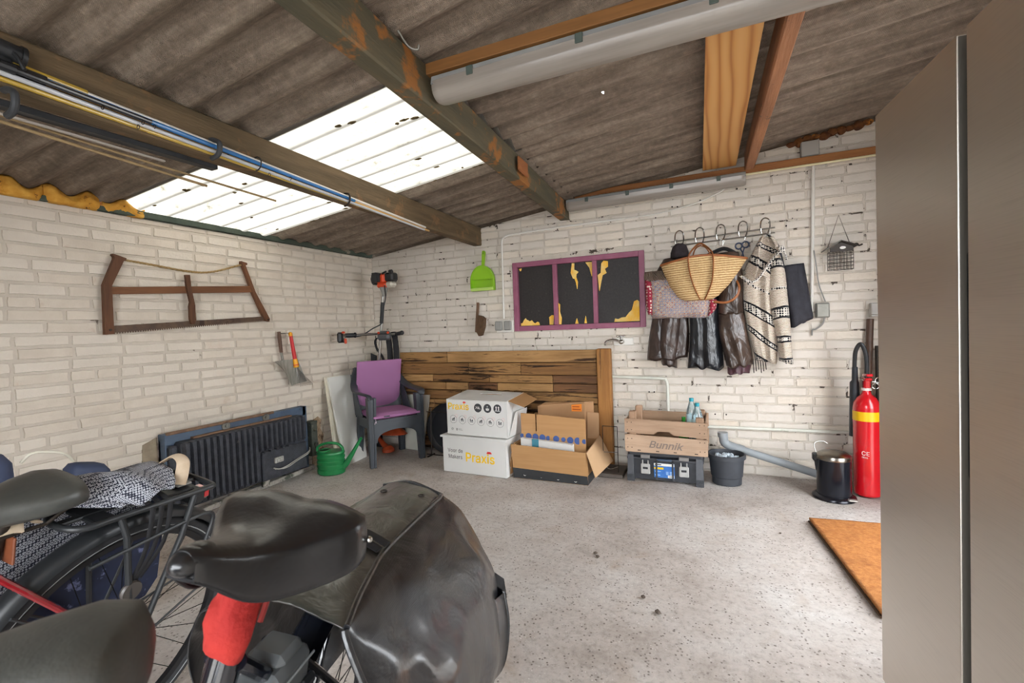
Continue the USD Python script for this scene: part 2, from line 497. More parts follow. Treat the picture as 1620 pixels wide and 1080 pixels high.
def sheet_material(name, translucent):
    if translucent:
        n = {'g': ('geometry', {}), 'mp': ('mapping', {'scale': (1.2, 3.2, 1)}), 'n': ('noise_texture', {'scale': 7, 'detail': 6, 'roughness': .75}),
             'r': ('rgb_ramp', {'ramp': [(.24, (.05, .04, .02)), (.30, (.25, .235, .185)), (.39, (.44, .42, .38)), (.7, (.50, .48, .44))]}),
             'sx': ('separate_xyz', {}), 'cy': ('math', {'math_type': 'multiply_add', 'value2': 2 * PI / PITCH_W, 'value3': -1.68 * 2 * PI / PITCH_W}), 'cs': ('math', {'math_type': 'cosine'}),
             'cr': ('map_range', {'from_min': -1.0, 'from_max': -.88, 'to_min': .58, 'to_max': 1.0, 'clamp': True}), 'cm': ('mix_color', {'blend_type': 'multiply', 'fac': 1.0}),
             't': ('translucent_bsdf', {}), 'd': ('principled_bsdf', {'roughness': .4}), 'm': ('mix_closure', {'fac': .25}),
             'tr': ('transparent_bsdf', {'color': (.8, .8, .8)}), 'm2': ('mix_closure', {'fac': .04})}
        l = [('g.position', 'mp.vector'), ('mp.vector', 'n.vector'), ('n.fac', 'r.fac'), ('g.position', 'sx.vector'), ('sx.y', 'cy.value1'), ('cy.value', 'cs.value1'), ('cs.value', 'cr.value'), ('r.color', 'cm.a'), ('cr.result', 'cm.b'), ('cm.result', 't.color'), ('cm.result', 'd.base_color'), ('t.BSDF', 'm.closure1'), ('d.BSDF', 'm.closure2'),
             ('m.closure', 'm2.closure1'), ('tr.BSDF', 'm2.closure2')]
        return usdkit.material(stage, f'{LOOKS}/{name}', n, l, surface='m2.closure')
    n = {'g': ('geometry', {}), 'mp': ('mapping', {'scale': (.6, 6, 1)}), 'n': ('noise_texture', {'scale': 3.2, 'detail': 7, 'roughness': .7}),
         'r': ('rgb_ramp', {'ramp': [(.30, hx('#6b5f53')), (.48, hx('#8a7c6e')), (.70, hx('#aa9c8d'))]}),
         'n2': ('noise_texture', {'scale': 26, 'detail': 5, 'roughness': .8}), 'r2': ('rgb_ramp', {'ramp': [(.3, (.74, .74, .74)), (.55, (1, 1, 1)), (.74, (1.4, 1.38, 1.34))]}),
         'mm': ('mix_color', {'blend_type': 'multiply', 'fac': 1.0, 'use_clamp': False}),
         'w1': ('wave_texture', {'scale': 62, 'bands_direction': 'x', 'distortion': .6}), 'mr': ('mapping', {'rotation': (0, 0, .62)}),
         'w2': ('wave_texture', {'scale': 62, 'bands_direction': 'y', 'distortion': .6}), 'wm': ('math', {'math_type': 'multiply'}),
         'b': ('bump', {'strength': .7, 'distance': .003}), 'b2': ('bump', {'strength': .5, 'distance': .008}),
         'p': ('principled_bsdf', {'roughness': .85, 'specular_ior_level': .25})}
    l = [('g.position', 'mp.vector'), ('mp.vector', 'n.vector'), ('n.fac', 'r.fac'), ('g.position', 'n2.vector'), ('n2.fac', 'r2.fac'), ('r.color', 'mm.a'), ('r2.color', 'mm.b'), ('mm.result', 'p.base_color'),
         ('g.position', 'mr.vector'), ('mr.vector', 'w1.vector'), ('mr.vector', 'w2.vector'), ('w1.fac', 'wm.value1'), ('w2.fac', 'wm.value2'), ('wm.value', 'b.height'), ('n2.fac', 'b2.height'),
         ('b.normal', 'b2.normal'), ('b2.normal', 'p.normal')]
    return usdkit.material(stage, f'{LOOKS}/{name}', n, l, surface='p.BSDF')


fibre_cement = sheet_material('fibre_cement', False)
clear_sheet = sheet_material('weathered_translucent_sheet', True)


def warp(x, y):                                   # the sheets ride up a little towards the left front corner
    return .042 * np.clip((2.7 - y) / 1.2, 0, 1) * np.clip((-2.2 - x) / 1.2, 0, 1)


def sheet(x0, x1, y0, y1, lift=0.0, hole=None, ragged=0.0, t=.006):
    xs = np.linspace(x0, x1, 14); ys = np.linspace(y0, y1, int(round((y1 - y0) / PITCH_W * 14)) + 1)
    X, Y = np.meshgrid(xs, ys, indexing='ij')
    Z = zr(X) + AMP * np.cos((Y - 1.68) / PITCH_W * 2 * PI) + lift + .004 * np.sin(X * 2.1 + Y) + warp(X, Y)
    P = np.stack([X, Y, Z], -1)
    m = surf(P, t)
    if hole:
        c = m.triangles_center
        keep = np.hypot(c[:, 0] - hole[0], c[:, 1] - hole[1]) > hole[2]
        m.update_faces(keep)
    return m


ceiling = group_struct('ceiling')
edges = [-1.25, -.42, .63, 1.68, 2.73, 3.78, 4.18]
for a, b in zip(edges[:-1], edges[1:]):
    if a == 1.68:
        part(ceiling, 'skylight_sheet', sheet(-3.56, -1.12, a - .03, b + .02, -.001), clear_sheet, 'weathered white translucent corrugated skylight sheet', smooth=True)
    else:
        part(ceiling, 'roof_sheet', sheet(-3.56, -1.12, a, b + (.06 if a != .63 else .02), .0), fibre_cement, smooth=True)
for a, b in zip(edges[:-1], edges[1:]):
    s = sheet(-1.28, XR + .2, a, b + .06, .011)
    if a == 1.68:                                              # a drilled hole lets a dot of sky in
        x0, y0 = -.525, 2.42
        xs = np.r_[np.linspace(-1.28, x0 - .012, 8), np.linspace(x0 - .009, x0 + .009, 7), np.linspace(x0 + .012, XR + .2, 8)]
        ys = np.r_[np.linspace(a, y0 - .012, 60), np.linspace(y0 - .009, y0 + .009, 7), np.linspace(y0 + .012, b + .06, 40)]
        X, Y = np.meshgrid(xs, ys, indexing='ij')
        Z = zr(X) + AMP * np.cos((Y - 1.68) / PITCH_W * 2 * PI) + .011 + .004 * np.sin(X * 2.1 + Y)
        s = surf(np.stack([X, Y, Z], -1), .006)
        c = s.triangles_center
        s.update_faces(np.hypot(c[:, 0] - x0, c[:, 1] - y0) > .0075)
    part(ceiling, 'roof_sheet', s, fibre_cement, smooth=True)

ms = []
for k in range(46):
    x, w = rng.uniform(-3.3, -1.3), int(rng.integers(0, 6))
    y = 1.68 + PITCH_W * (w + .5) + rng.uniform(-.03, .03) if k % 3 else 2.70 + rng.uniform(-.035, .02)
    m = sph((0, 0, 0), 1, (rng.uniform(.008, .03), rng.uniform(.005, .011), .005), 1)
    m.vertices += (meshkit.noise(m.vertices * 90, k)[:, None] - .5) * .012
    ms.append(mv(m, (x, y, zr(x) + AMP * math.cos((y - 1.68) / PITCH_W * 2 * PI) - .010 + .004 * math.sin(x * 2.1 + y) + float(warp(x, y)))))
part(ceiling, 'moss_crumbs', ms, M('dry_moss', '#4d4128', '#6a5a36', scale=60, rough=.95), kind='stuff')

# ------------------------------------------------------------------ timbers under the roof
old_green = M('old_beam_green_paint', '#4f4c3c', '#655b45', scale=5, rough=.75, stretch=(3, .35, 3), bump=.4, bscale=30, c3='#99642f', s3=4.5, lo3=.52, hi3=.58)
old_brown = M('old_beam_grey_brown', '#53452f', '#6c5940', scale=5, rough=.8, stretch=(4, .4, 4), bump=.4, bscale=30, c3='#a8764a', s3=3, lo3=.56, hi3=.72)
red_beam = M('old_beam_reddish', '#8a5e42', '#a97552', scale=5, rough=.8, stretch=(4, .4, 4), bump=.4, bscale=30, c3='#4b463a', s3=5, lo3=.62, hi3=.68)
batten_brown = M('orange_brown_batten', '#a06a38', '#8a5529', scale=6, rough=.65, stretch=(.4, 5, 5), bump=.3, bscale=40)
plate_green = M('wall_plate_green', '#3f4a41', '#4d564a', scale=6, rough=.8, bump=.4, bscale=40, c3='#8e8778', s3=6, lo3=.64, hi3=.70)


def pine_material():
    n = {'g': ('geometry', {}), 'mp': ('mapping', {'scale': (1, .16, 1)}), 'w': ('wave_texture', {'bands_direction': 'x', 'scale': 5.5, 'distortion': 6.0, 'detail': 1.0, 'detail_scale': 1.1, 'detail_roughness': .4}),
         'r': ('rgb_ramp', {'ramp': [(.0, hx('#d3a062')), (.6, hx('#cd9857')), (.9, hx('#c0874a')), (1, hx('#b0753c'))]}), 'p': ('principled_bsdf', {'roughness': .55})}
    return usdkit.material(stage, f'{LOOKS}/new_pine', n, [('g.position', 'mp.vector'), ('mp.vector', 'w.vector'), ('w.fac', 'r.fac'), ('r.color', 'p.base_color')], surface='p.BSDF')


pine = pine_material()


def beam(x_front, x_back, w, z0, y0=YF, y1=YB + .05, top=None):
    """timber along the room; its x runs from x_front at y=0 to x_back at the back wall"""
    xs = lambda y: x_front + (x_back - x_front) * y / YB
    ys = np.linspace(y0, y1, 9); rings = []
    for y in ys:
        x = xs(y); t = (top or (lambda q: zr(q) - AMP - .004))(x); j = rng.normal(0, .0015, 8); b = .006
        h = w / 2
        rings.append([(x - h + b, y, z0 + j[0]), (x + h - b, y, z0 + j[1]), (x + h + j[2], y, z0 + b), (x + h + j[3], y, t - b), (x + h - b, y, t), (x - h + b, y, t), (x - h + j[4], y, t - b), (x - h + j[5], y, z0 + b)])
    return loft(rings)


solo('roof_beam', 'heavy dark roof beam with worn green paint and a nailed patch, right of the skylight', 'beam', beam(-1.02, -1.235, .082, 2.128), old_green, smooth=25)
solo('roof_beam', 'dark brown roof beam with fishing rods hung along it, crossing the skylight', 'beam', beam(-2.03, -2.115, .085, 1.998), old_brown, smooth=25)
solo('roof_beam', 'narrow old reddish roof beam beside the new pine board', 'beam', beam(.335, .222, .062, 2.30, y1=YB - .06), red_beam, smooth=25)
xs = np.linspace(0, 1, 2)
solo('pine_board', 'wide new pine board with a bold grain under the roof', 'board',
     loft([[(x0, y, 2.345), (x1, y, 2.345), (x1, y, 2.372), (x0, y, 2.372)] for (y, x0, x1) in ((-.9, .10, .295), (1.2, .012, .225), (2.01, -.025, .185), (3.88, -.095, .135))]), pine, smooth=False)
solo('timber_patch', 'small pale wooden block nailed to the side of the green roof beam', 'block', bar((-1.098, 2.62, 2.20), (-1.105, 2.78, 2.20), .012, .085), M('patch_wood', '#a5683b', '#8c5430', scale=9, rough=.7, stretch=(3, .5, 3)))
solo('wall_plate', 'long green-painted timber plate on top of the left brick wall', 'timber', cat(box2((XL - .1, YF, 2.001), (XL + .012, 1.62, 2.032), .004), box2((XL - .1, 1.62, 2.001), (XL + .022, YB - .01, 2.042), .004)), plate_green)
solo('batten', 'long orange-brown timber batten along the top of the back wall', 'batten', bar((-1.17, YB - .03, 2.315), (XE, YB - .03, 2.305), .042, .055), batten_brown)
solo('batten', 'brown timber batten carrying the big fluorescent light', 'batten', bar((-1.07, 1.635, 2.262), (1.2, 1.695, 2.270), .05, .045), M('batten_dark', '#7d5429', '#8f6233', scale=6, rough=.65, stretch=(.4, 5, 5)))
# ------------------------------------------------------------------ shared materials
black_plastic = M('black_plastic', '#1d1f22', '#26282b', scale=20, rough=.45)
dark_metal = M('dark_metal', '#2b2724', '#3d332b', scale=15, rough=.5, metal=.6)
chrome = M('chrome', '#c9c9c6', rough=.18, metal=1)
steel = M('dull_steel', '#8f8d88', '#a5a29b', scale=18, rough=.38, metal=1)
galv = M('grey_metal', '#7e7d76', '#94928a', scale=8, rough=.5, metal=.7)
white_plastic = M('white_plastic', '#dcd9d2', rough=.4)
grey_plastic = M('grey_plastic', '#8d8c88', rough=.5)
paint_pipe = M('pale_painted_pipe', '#c9cabf', '#d8d6cc', scale=9, rough=.5, c3='#8f9a80', s3=6, lo3=.62, hi3=.7)
foam_mat = M('orange_yellow_foam', '#e2ad4c', '#cc9030', scale=14, rough=.85, bump=.6, bscale=35, bdist=.01, c3='#5a3510', s3=14, lo3=.64, hi3=.68)
foam_bright = M('yellow_foam_bright', '#f3b93a', '#efcf80', scale=14, rough=.8, bump=.3, bscale=60)
ink_dark = M('ink_dark', '#3c3d40', rough=.6)
ink_yellow = M('ink_yellow', '#f2c51c', rough=.5)
ink_red = M('ink_red', '#d9322e', rough=.5)
ink_white = M('ink_white', '#e9e7e2', rough=.5)
ink_pink = M('ink_pink_ring', '#e6a9a6', rough=.5)
ink_blue = M('ink_blue', '#3d558f', rough=.6)
ink_orange = M('ink_orange', '#ef8a2b', rough=.5)


def wood(name, a, b, dark, axis=0, rough=.7, crack=.62, fine=18):
    """rough sawn wood with grain along one axis"""
    st = [22, 22, 22]; st[axis] = 1.6
    n = {'g': ('geometry', {}), 'mp': ('mapping', {'scale': tuple(st)}), 'n': ('noise_texture', {'scale': 1.0, 'detail': 6, 'roughness': .7, 'distortion': .4}),
         'r': ('rgb_ramp', {'ramp': [(.28, col(a)), (.52, col(b)), (crack, col(b)), (crack + .08, col(dark))]}),
         'n2': ('noise_texture', {'scale': 2.2, 'detail': 3}), 'r2': ('rgb_ramp', {'ramp': [(.3, (.72, .70, .68)), (.7, (1.15, 1.12, 1.08))]}), 'mm': ('mix_color', {'blend_type': 'multiply', 'fac': 1, 'use_clamp': False}),
         'iv': ('math', {'math_type': 'multiply', 'value2': -1}), 'b': ('bump', {'strength': .8, 'distance': .006}), 'p': ('principled_bsdf', {'roughness': rough, 'specular_ior_level': .3})}
    l = [('g.position', 'mp.vector'), ('mp.vector', 'n.vector'), ('n.fac', 'r.fac'), ('g.position', 'n2.vector'), ('n2.fac', 'r2.fac'), ('r.color', 'mm.a'), ('r2.color', 'mm.b'), ('mm.result', 'p.base_color'),
         ('n.fac', 'iv.value1'), ('iv.value', 'b.height'), ('b.normal', 'p.normal')]
    return usdkit.material(stage, f'{LOOKS}/{name}', n, l, surface='p.BSDF')


# ------------------------------------------------------------------ window in the back wall
win = group_struct('window_1')
pink = M('window_pink_paint', '#95566e', '#8b4c64', scale=12, rough=.5, bump=.2, bscale=50, c3='#6e5a58', s3=16, lo3=.68, hi3=.72)
pane_m = M('blacked_out_glass', '#2a2727', '#332f2e', scale=60, rough=.42, bump=.15, bscale=220, c3='#4a4543', s3=30, lo3=.66, hi3=.72, specular_ior_level=.3)
fw = .046
xa, xb, za, zb = WX0 - .003, WX1 + .003, WZ0 - .003, WZ1 + .003
part(win, 'window_frame', cat(box2((xa, 3.947, za), (xa + fw, 4.0, zb)), box2((xb - fw, 3.947, za), (xb, 4.0, zb)), box2((xa + fw, 3.947, za), (xb - fw, 4.0, za + fw)), box2((xa + fw, 3.947, zb - fw), (xb - fw, 4.0, zb))), pink)
for x in (-1.345, -.981):
    part(win, 'mullion', box2((x - .019, 3.951, za + fw), (x + .019, 4.0, zb - fw)), pink)
for a, b in ((xa + fw, -1.364), (-1.326, -1.0), (-.962, xb - fw)):
    part(win, 'pane', box2((a, 3.985, za + fw), (b, 3.992, zb - fw), .001), pane_m)
for pts in ([(-1.698, 1.213), (-1.697, 1.233), (-1.682, 1.237), (-1.668, 1.262), (-1.652, 1.280), (-1.640, 1.262), (-1.632, 1.262), (-1.612, 1.248), (-1.590, 1.258), (-1.575, 1.238), (-1.559, 1.227), (-1.535, 1.242), (-1.521, 1.236), (-1.514, 1.213)],
            [(-1.415, 1.213), (-1.417, 1.280), (-1.392, 1.298), (-1.376, 1.295), (-1.383, 1.213)],
            [(-1.324, 1.213), (-1.323, 1.325), (-1.324, 1.401), (-1.312, 1.390), (-1.315, 1.324), (-1.300, 1.266), (-1.306, 1.213)],
            [(-1.187, 1.747), (-1.167, 1.745), (-1.170, 1.690), (-1.152, 1.682), (-1.132, 1.668), (-1.150, 1.65), (-1.153, 1.623), (-1.140, 1.58), (-1.146, 1.520), (-1.154, 1.573), (-1.166, 1.61), (-1.182, 1.616), (-1.200, 1.665)],
            [(-1.062, 1.744), (-1.003, 1.744), (-1.003, 1.704), (-1.012, 1.622), (-1.03, 1.697)],
            [(-.957, 1.626), (-.931, 1.642), (-.923, 1.724), (-.904, 1.744), (-.868, 1.737), (-.869, 1.692), (-.897, 1.676), (-.883, 1.639), (-.917, 1.623), (-.928, 1.578), (-.948, 1.489)],
            [(-.826, 1.216), (-.819, 1.241), (-.79, 1.236), (-.765, 1.248), (-.730, 1.250), (-.702, 1.285), (-.675, 1.310), (-.655, 1.380), (-.63, 1.39), (-.616, 1.378), (-.616, 1.216)],
            [(-1.173, 1.214), (-1.159, 1.259), (-1.147, 1.214)], [(-1.090, 1.214), (-1.078, 1.274), (-1.071, 1.214)], [(-1.698, 1.742), (-1.675, 1.744), (-1.68, 1.726), (-1.69, 1.722)]):
    part(win, 'foam_patch', ext(Polygon(pts).buffer(.002), .003, (0, 3.9845, 0), (1, 0, 0), (0, 0, 1)), foam_bright, smooth=False)

# yellow foam squeezed between the left wall and the roof sheets
for (ya, yb, z0, z1, lab) in ((YF, 1.30, 2.0, 2.075, 'long orange-yellow foam strip on the left wall at the left edge of the photo'), (1.30, 1.56, 2.0, 2.07, 'short lump of orange foam on the left wall below the fourth roof ridge'),
                              (1.57, 1.80, 2.0, 2.06, 'last small lump of orange foam on the left wall beside the skylight')):
    ys = np.arange(ya, yb, .012); rg = []
    for y in ys:
        e = min(1, (y - ya) / .03 + .15, (yb - y) / .03 + .15)
        top = zr(XL) + AMP * math.cos((y - 1.68) / PITCH_W * 2 * PI) - .008 + float(warp(XL, y))
        nz = lambda a, b: float(meshkit.fbm(A(y * a, b, 3.3), 3, 6)) - .5
        zb = 1.996 + .07 * max(0, nz(9, 1)) + (1 - e) * .02
        o = []
        for q in np.linspace(0, 1, 9):
            z = zb + (max(top, zb + .012) - zb) * q
            o.append((XL + .002 + e * (.030 * math.sin(PI * min(1, q * .9 + .1)) + .055 * max(-.1, nz(13, 10 + q * 3)) + .03 * nz(40, q * 8)), y + .004 * nz(30, q * 5), z))
        o += [(XL - .05, y, max(top, zb + .012)), (XL - .05, y, zb)]
        rg.append(o)
    m = loft(rg)
    solo('foam', lab, 'foam', m, foam_mat, smooth=True)
m = cat([sph((x, YB - .012, zr(x) - .045 + rng.uniform(-.01, .01)), 1, (.034, .03, rng.uniform(.018, .034)), 2) for x in np.arange(.50, .99, .05)])
m.vertices += (meshkit.noise(m.vertices * 45, 4)[:, None] - .5) * .016
solo('foam', 'dark brown and orange foam above the batten near the fridge', 'foam', m, M('old_brown_foam', '#4a2a16', '#6e4218', scale=16, rough=.9, bump=.6, bscale=40, c3='#c07a22', s3=12, lo3=.58, hi3=.64), smooth=True)

# ------------------------------------------------------------------ fixtures of the back wall
bpatch = M('bare_brick', '#8a6a50', '#a08468', scale=22, rough=.9, bump=.6, bscale=60)
t = thing('power_socket', 'double grey wall socket with flip covers at the foot of the white cable pipe', 'socket', (-1.86, YB, 1.21))
part(t, 'back_plate', box2((-1.935, YB - .018, 1.155), (-1.762, YB - .002, 1.272), .004), white_plastic)
for x in (-1.906, -1.812):
    part(t, 'flip_cover', box2((x - .036, YB - .045, 1.175), (x + .036, YB - .019, 1.262), .008), grey_plastic)
solo('cable_pipe', 'white cable pipe that rises from the double socket and bends along the wall', 'pipe',
     tube(np.vstack([[(-1.856, YB - .013, 1.285)], [(-1.850, YB - .013, 1.97)], spline([(-1.85, YB - .013, 1.98), (-1.842, YB - .013, 2.03), (-1.80, YB - .013, 2.055)], 5), [(-1.76, YB - .013, 2.062), (-1.19, YB - .013, 2.073), (-.70, YB - .013, 2.073)]]), .009, 8), white_plastic)
solo('cable', 'loose white cable sagging under the fluorescent light on the back wall', 'cable',
     tube(spline([(-.70, YB - .012, 2.073), (-.5, YB - .012, 2.075), (-.393, YB - .012, 2.084), (-.155, YB - .014, 2.120), (.018, YB - .03, 2.175), (.06, YB - .05, 2.20)], 6), .006, 6), white_plastic)
t = thing('tap', 'old chrome wall tap above the wooden headboard', 'tap', (-.78, YB, 1.05))
part(t, 'wall_plate', box2((-.83, YB - .010, 1.012), (-.665, YB - .002, 1.075), .004), white_plastic)
part(t, 'valve_body', cat(cyl((-.755, YB - .005, 1.045), (-.755, YB - .07, 1.045), .017), sph((-.755, YB - .07, 1.045), .021), cyl((-.755, YB - .07, 1.05), (-.755, YB - .075, 1.088), .010)), chrome)
part(t, 'handle', cat(cyl((-.785, YB - .075, 1.092), (-.725, YB - .075, 1.092), .007), sph((-.785, YB - .075, 1.092), .009), sph((-.725, YB - .075, 1.092), .009)), chrome)
part(t, 'spout', tube(spline([(-.76, YB - .07, 1.045), (-.80, YB - .085, 1.062), (-.85, YB - .095, 1.060), (-.878, YB - .10, 1.045), (-.886, YB - .10, 1.02)], 6), .010, 10), chrome)
solo('water_pipe', 'pale green-white water pipe running out of the headboard and down into the crate', 'pipe',
     tube(np.vstack([[(-.90, YB - .03, .748)], spline([(-.86, YB - .03, .747), (-.46, YB - .03, .737), (-.415, YB - .03, .725), (-.402, YB - .03, .69), (-.40, YB - .03, .60), (-.40, YB - .03, .05)], 6)]), .0125, 10), paint_pipe)
solo('wall_pipe', 'long pale painted pipe low along the back wall behind the pedal bin', 'pipe', tube([(-.42, YB - .022, .356), (.25, YB - .022, .360), (XE, YB - .022, .366)], .012, 10), paint_pipe)
solo('cable_pipe', 'upright white cable pipe on the back wall between the tote bag and bird feeder', 'pipe', tube([(.633, YB - .013, 2.29), (.622, YB - .013, 1.8), (.606, YB - .013, 1.19)], .011, 8), white_plastic)
solo('cable', 'thin grey cable hanging loosely to the small junction box', 'cable', tube(spline([(.625, YB - .03, 1.67), (.64, YB - .02, 1.55), (.655, YB - .02, 1.42), (.69, YB - .02, 1.30)], 6), .004, 6), grey_plastic)
solo('cable', 'short curled grey cable end below the small junction box', 'cable', tube(spline([(.685, YB - .02, 1.19), (.67, YB - .02, 1.14), (.63, YB - .015, 1.105), (.61, YB - .012, 1.10), (.607, YB - .012, 1.06)], 6), .006, 6), grey_plastic)
t = thing('junction_box', 'small grey junction box on the wall under the bird feeder', 'junction box', (.66, YB, 1.18))
part(t, 'box_body', box2((.628, YB - .045, 1.186), (.712, YB - .002, 1.292), .006), grey_plastic)
part(t, 'lid', box2((.634, YB - .052, 1.192), (.706, YB - .046, 1.286), .004), galv)
t = thing('junction_box', 'square pale grey junction box above the batten under the roof', 'junction box', (.615, YB, 2.33))
part(t, 'box_body', box2((.553, YB - .045, 2.338), (.668, YB - .002, 2.447), .008), grey_plastic)
part(t, 'lid', box2((.558, YB - .050, 2.343), (.663, YB - .046, 2.442), .006), M('lid_grey', '#a5a19b', rough=.5))
solo('cable_pipe', 'cream cable pipe clipped under the batten on the back wall', 'pipe', tube([(.19, YB - .055, 2.272), (.5, YB - .055, 2.272), (XE, YB - .055, 2.27)], .008, 8), M('cream_pipe', '#d9cfa8', rough=.5))
solo('junction_box', 'grey box at the right end of the back wall next to the fridge', 'junction box', cat(box2((.945, YB - .07, 1.19), (1.0, YB - .005, 1.275), .006), box2((.945, YB - .072, 1.18), (1.0, YB - .005, 1.192), .003)), M('box_pale', '#a9a6a2', rough=.5))

# green dustpan and brush
lime = M('lime_green_plastic', '#84b81a', '#8dc21c', scale=4, rough=.38)
t = thing('dustpan', 'bright lime green dustpan hanging on the back wall', 'dustpan', (-2.05, YB - .03, 1.55))
arch = [(-2.178, 1.575)] + [(-2.055 + .123 * math.cos(a), 1.655 + .145 * math.sin(a)) for a in np.linspace(PI, 0, 17)] + [(-1.932, 1.560)]
P0 = Polygon(arch)
part(t, 'pan', cat(ext(P0, .006, (0, YB - .015, 0), (1, 0, 0), (0, 0, 1)), ext(P0.difference(P0.buffer(-.010)).difference(sbox(-2.17, 1.5, -1.94, 1.6)), .045, (0, YB - .015, 0), (1, 0, 0), (0, 0, 1)),
                   ext(P0.intersection(sbox(-2.2, 1.665, -1.9, 1.9)).buffer(-.002), .008, (0, YB - .045, 0), (1, 0, 0), (0, 0, 1))), lime)
part(t, 'lip', box2((-2.176, YB - .064, 1.560), (-1.934, YB - .012, 1.588), .003), M('dustpan_lip', '#b5d56a', rough=.5))
part(t, 'handle', ext(Polygon([(-2.062, 1.78), (-2.038, 1.78), (-2.018, 1.925), (-2.026, 1.938), (-2.046, 1.938), (-2.050, 1.925)], [[(-2.040, 1.905), (-2.030, 1.905), (-2.029, 1.922), (-2.039, 1.922)]]), .018, (0, YB - .022, 0), (1, 0, 0), (0, 0, 1)), lime)
t = thing('hand_brush', 'old brown hand brush hanging under the green dustpan', 'brush', (-2.1, YB - .03, 1.15))
part(t, 'handle', bar((-2.118, YB - .03, 1.452), (-2.150, YB - .03, 1.165), .026, .022, (0, 1, 0), .006), M('brush_wood', '#5b402b', '#6f5038', scale=12, rough=.6, stretch=(6, 6, 1)))
br = ext([(-2.118, 1.33), (-2.075, 1.318), (-2.045, 1.295), (-2.055, 1.215), (-2.085, 1.135), (-2.112, 1.128), (-2.135, 1.17)], .05, (0, YB - .008, 0), (1, 0, 0), (0, 0, 1))
part(t, 'bristles', br, M('brush_bristles', '#4f3a28', '#6b513a', scale=30, rough=.95, stretch=(5, 1, 1), bump=.9, bscale=90))

# bird feeder
t = thing('bird_feeder', 'small bird feeder with a pitched roof and wire cage hanging on the back wall', 'bird feeder', (.775, YB - .05, 1.515))
fwood = M('feeder_dark_wood', '#2c2723', '#3a322c', scale=20, rough=.6)
part(t, 'roof_board', bar((.672, YB - .05, 1.653), (.778, YB - .05, 1.716), .10, .008, (-.5, 0, .85)), galv)
part(t, 'roof_board', bar((.772, YB - .05, 1.714), (.872, YB - .05, 1.672), .10, .008, (.4, 0, .9)), fwood)
part(t, 'gable', ext([(.712, 1.640), (.845, 1.640), (.845, 1.668), (.775, 1.702), (.712, 1.668)], .014, (0, YB - .078, 0), (1, 0, 0), (0, 0, 1)), fwood)
part(t, 'oval_badge', mv(frame(lathe([(0, 0), (.018, 0), (.018, .002), (0, .002)], 20, sy=.55), (0, 0, 0), (1, 0, 0), (0, 0, 1)), (.783, YB - .0955, 1.664)), ink_white)
cage = []
for y in (YB - .085, YB - .02):
    cage += [tube([(x, y, 1.517), (x, y, 1.640)], .0016, 5) for x in np.linspace(.708, .846, 8)]
    cage += [tube([(.706, y, z), (.848, y, z)], .0016, 5) for z in np.linspace(1.517, 1.64, 6)]
for x in (.707, .847):
    cage += [tube([(x, YB - .085, z), (x, YB - .02, z)], .0016, 5) for z in np.linspace(1.517, 1.64, 6)]
part(t, 'wire_cage', cage, dark_metal)
part(t, 'cord', tube([(.705, YB - .03, 1.672), (.779, YB - .012, 1.904), (.842, YB - .03, 1.682)], .0028, 6), M('grey_cord', '#6f675e', rough=.9))
part(t, 'twig_perch', tube(spline([(.84, YB - .05, 1.672), (.87, YB - .05, 1.690), (.885, YB - .05, 1.675), (.905, YB - .05, 1.682)], 4), .006, 6), fwood)

# coat rack
t = thing('coat_rack', 'long wire coat rack with five chrome hoop hooks on the back wall', 'coat rack', (.02, YB - .03, 1.8))
for dz in (0, .036):
    part(t, 'rail', tube([(-.345, YB - .022 - dz * .3, 1.800 + dz), (.385, YB - .022 - dz * .3, 1.826 + dz)], .005, 8), steel)
for x in (-.30, .35):
    part(t, 'bracket', tube([(x, YB - .004, 1.80), (x, YB - .03, 1.815), (x, YB - .03, 1.85)], .005, 8), steel)
for k, x in enumerate((-.275, -.127, .021, .172, .318)):
    z = 1.80 + (x + .345) * .036
    part(t, 'hook', tube(spline([(x - .028, YB - .10, z - .005), (x - .032, YB - .105, z + .035), (x - .026, YB - .09, z + .085), (x, YB - .075, z + .108), (x + .026, YB - .09, z + .085), (x + .030, YB - .07, z + .04), (x + .020, YB - .035, z + .004), (x + .012, YB - .03, z - .022)], 5), .0048, 8), chrome)

# ------------------------------------------------------------------ left wall
saw_wood = wood('saw_wood', '#5c3a25', '#7a5135', '#3b2417', 1, .6, .70)
saw_wood_z = wood('saw_wood_upright', '#4d3121', '#68452f', '#33211a', 2, .6, .72)
blade_m = M('rusty_blade', '#4f3d33', '#64503f', scale=20, rough=.6, metal=.3, bump=.2, bscale=80, c3='#3c2a22', s3=12, lo3=.58, hi3=.66)
XS = -3.38
t = thing('bow_saw', 'antique wooden bow saw with a rope hanging on the left wall', 'saw', (XS, 2.05, 1.25))


def yz(pts, thick, x0=XS):
    return ext(pts, thick, (x0 - thick / 2, 0, 0), (0, 1, 0), (0, 0, 1))


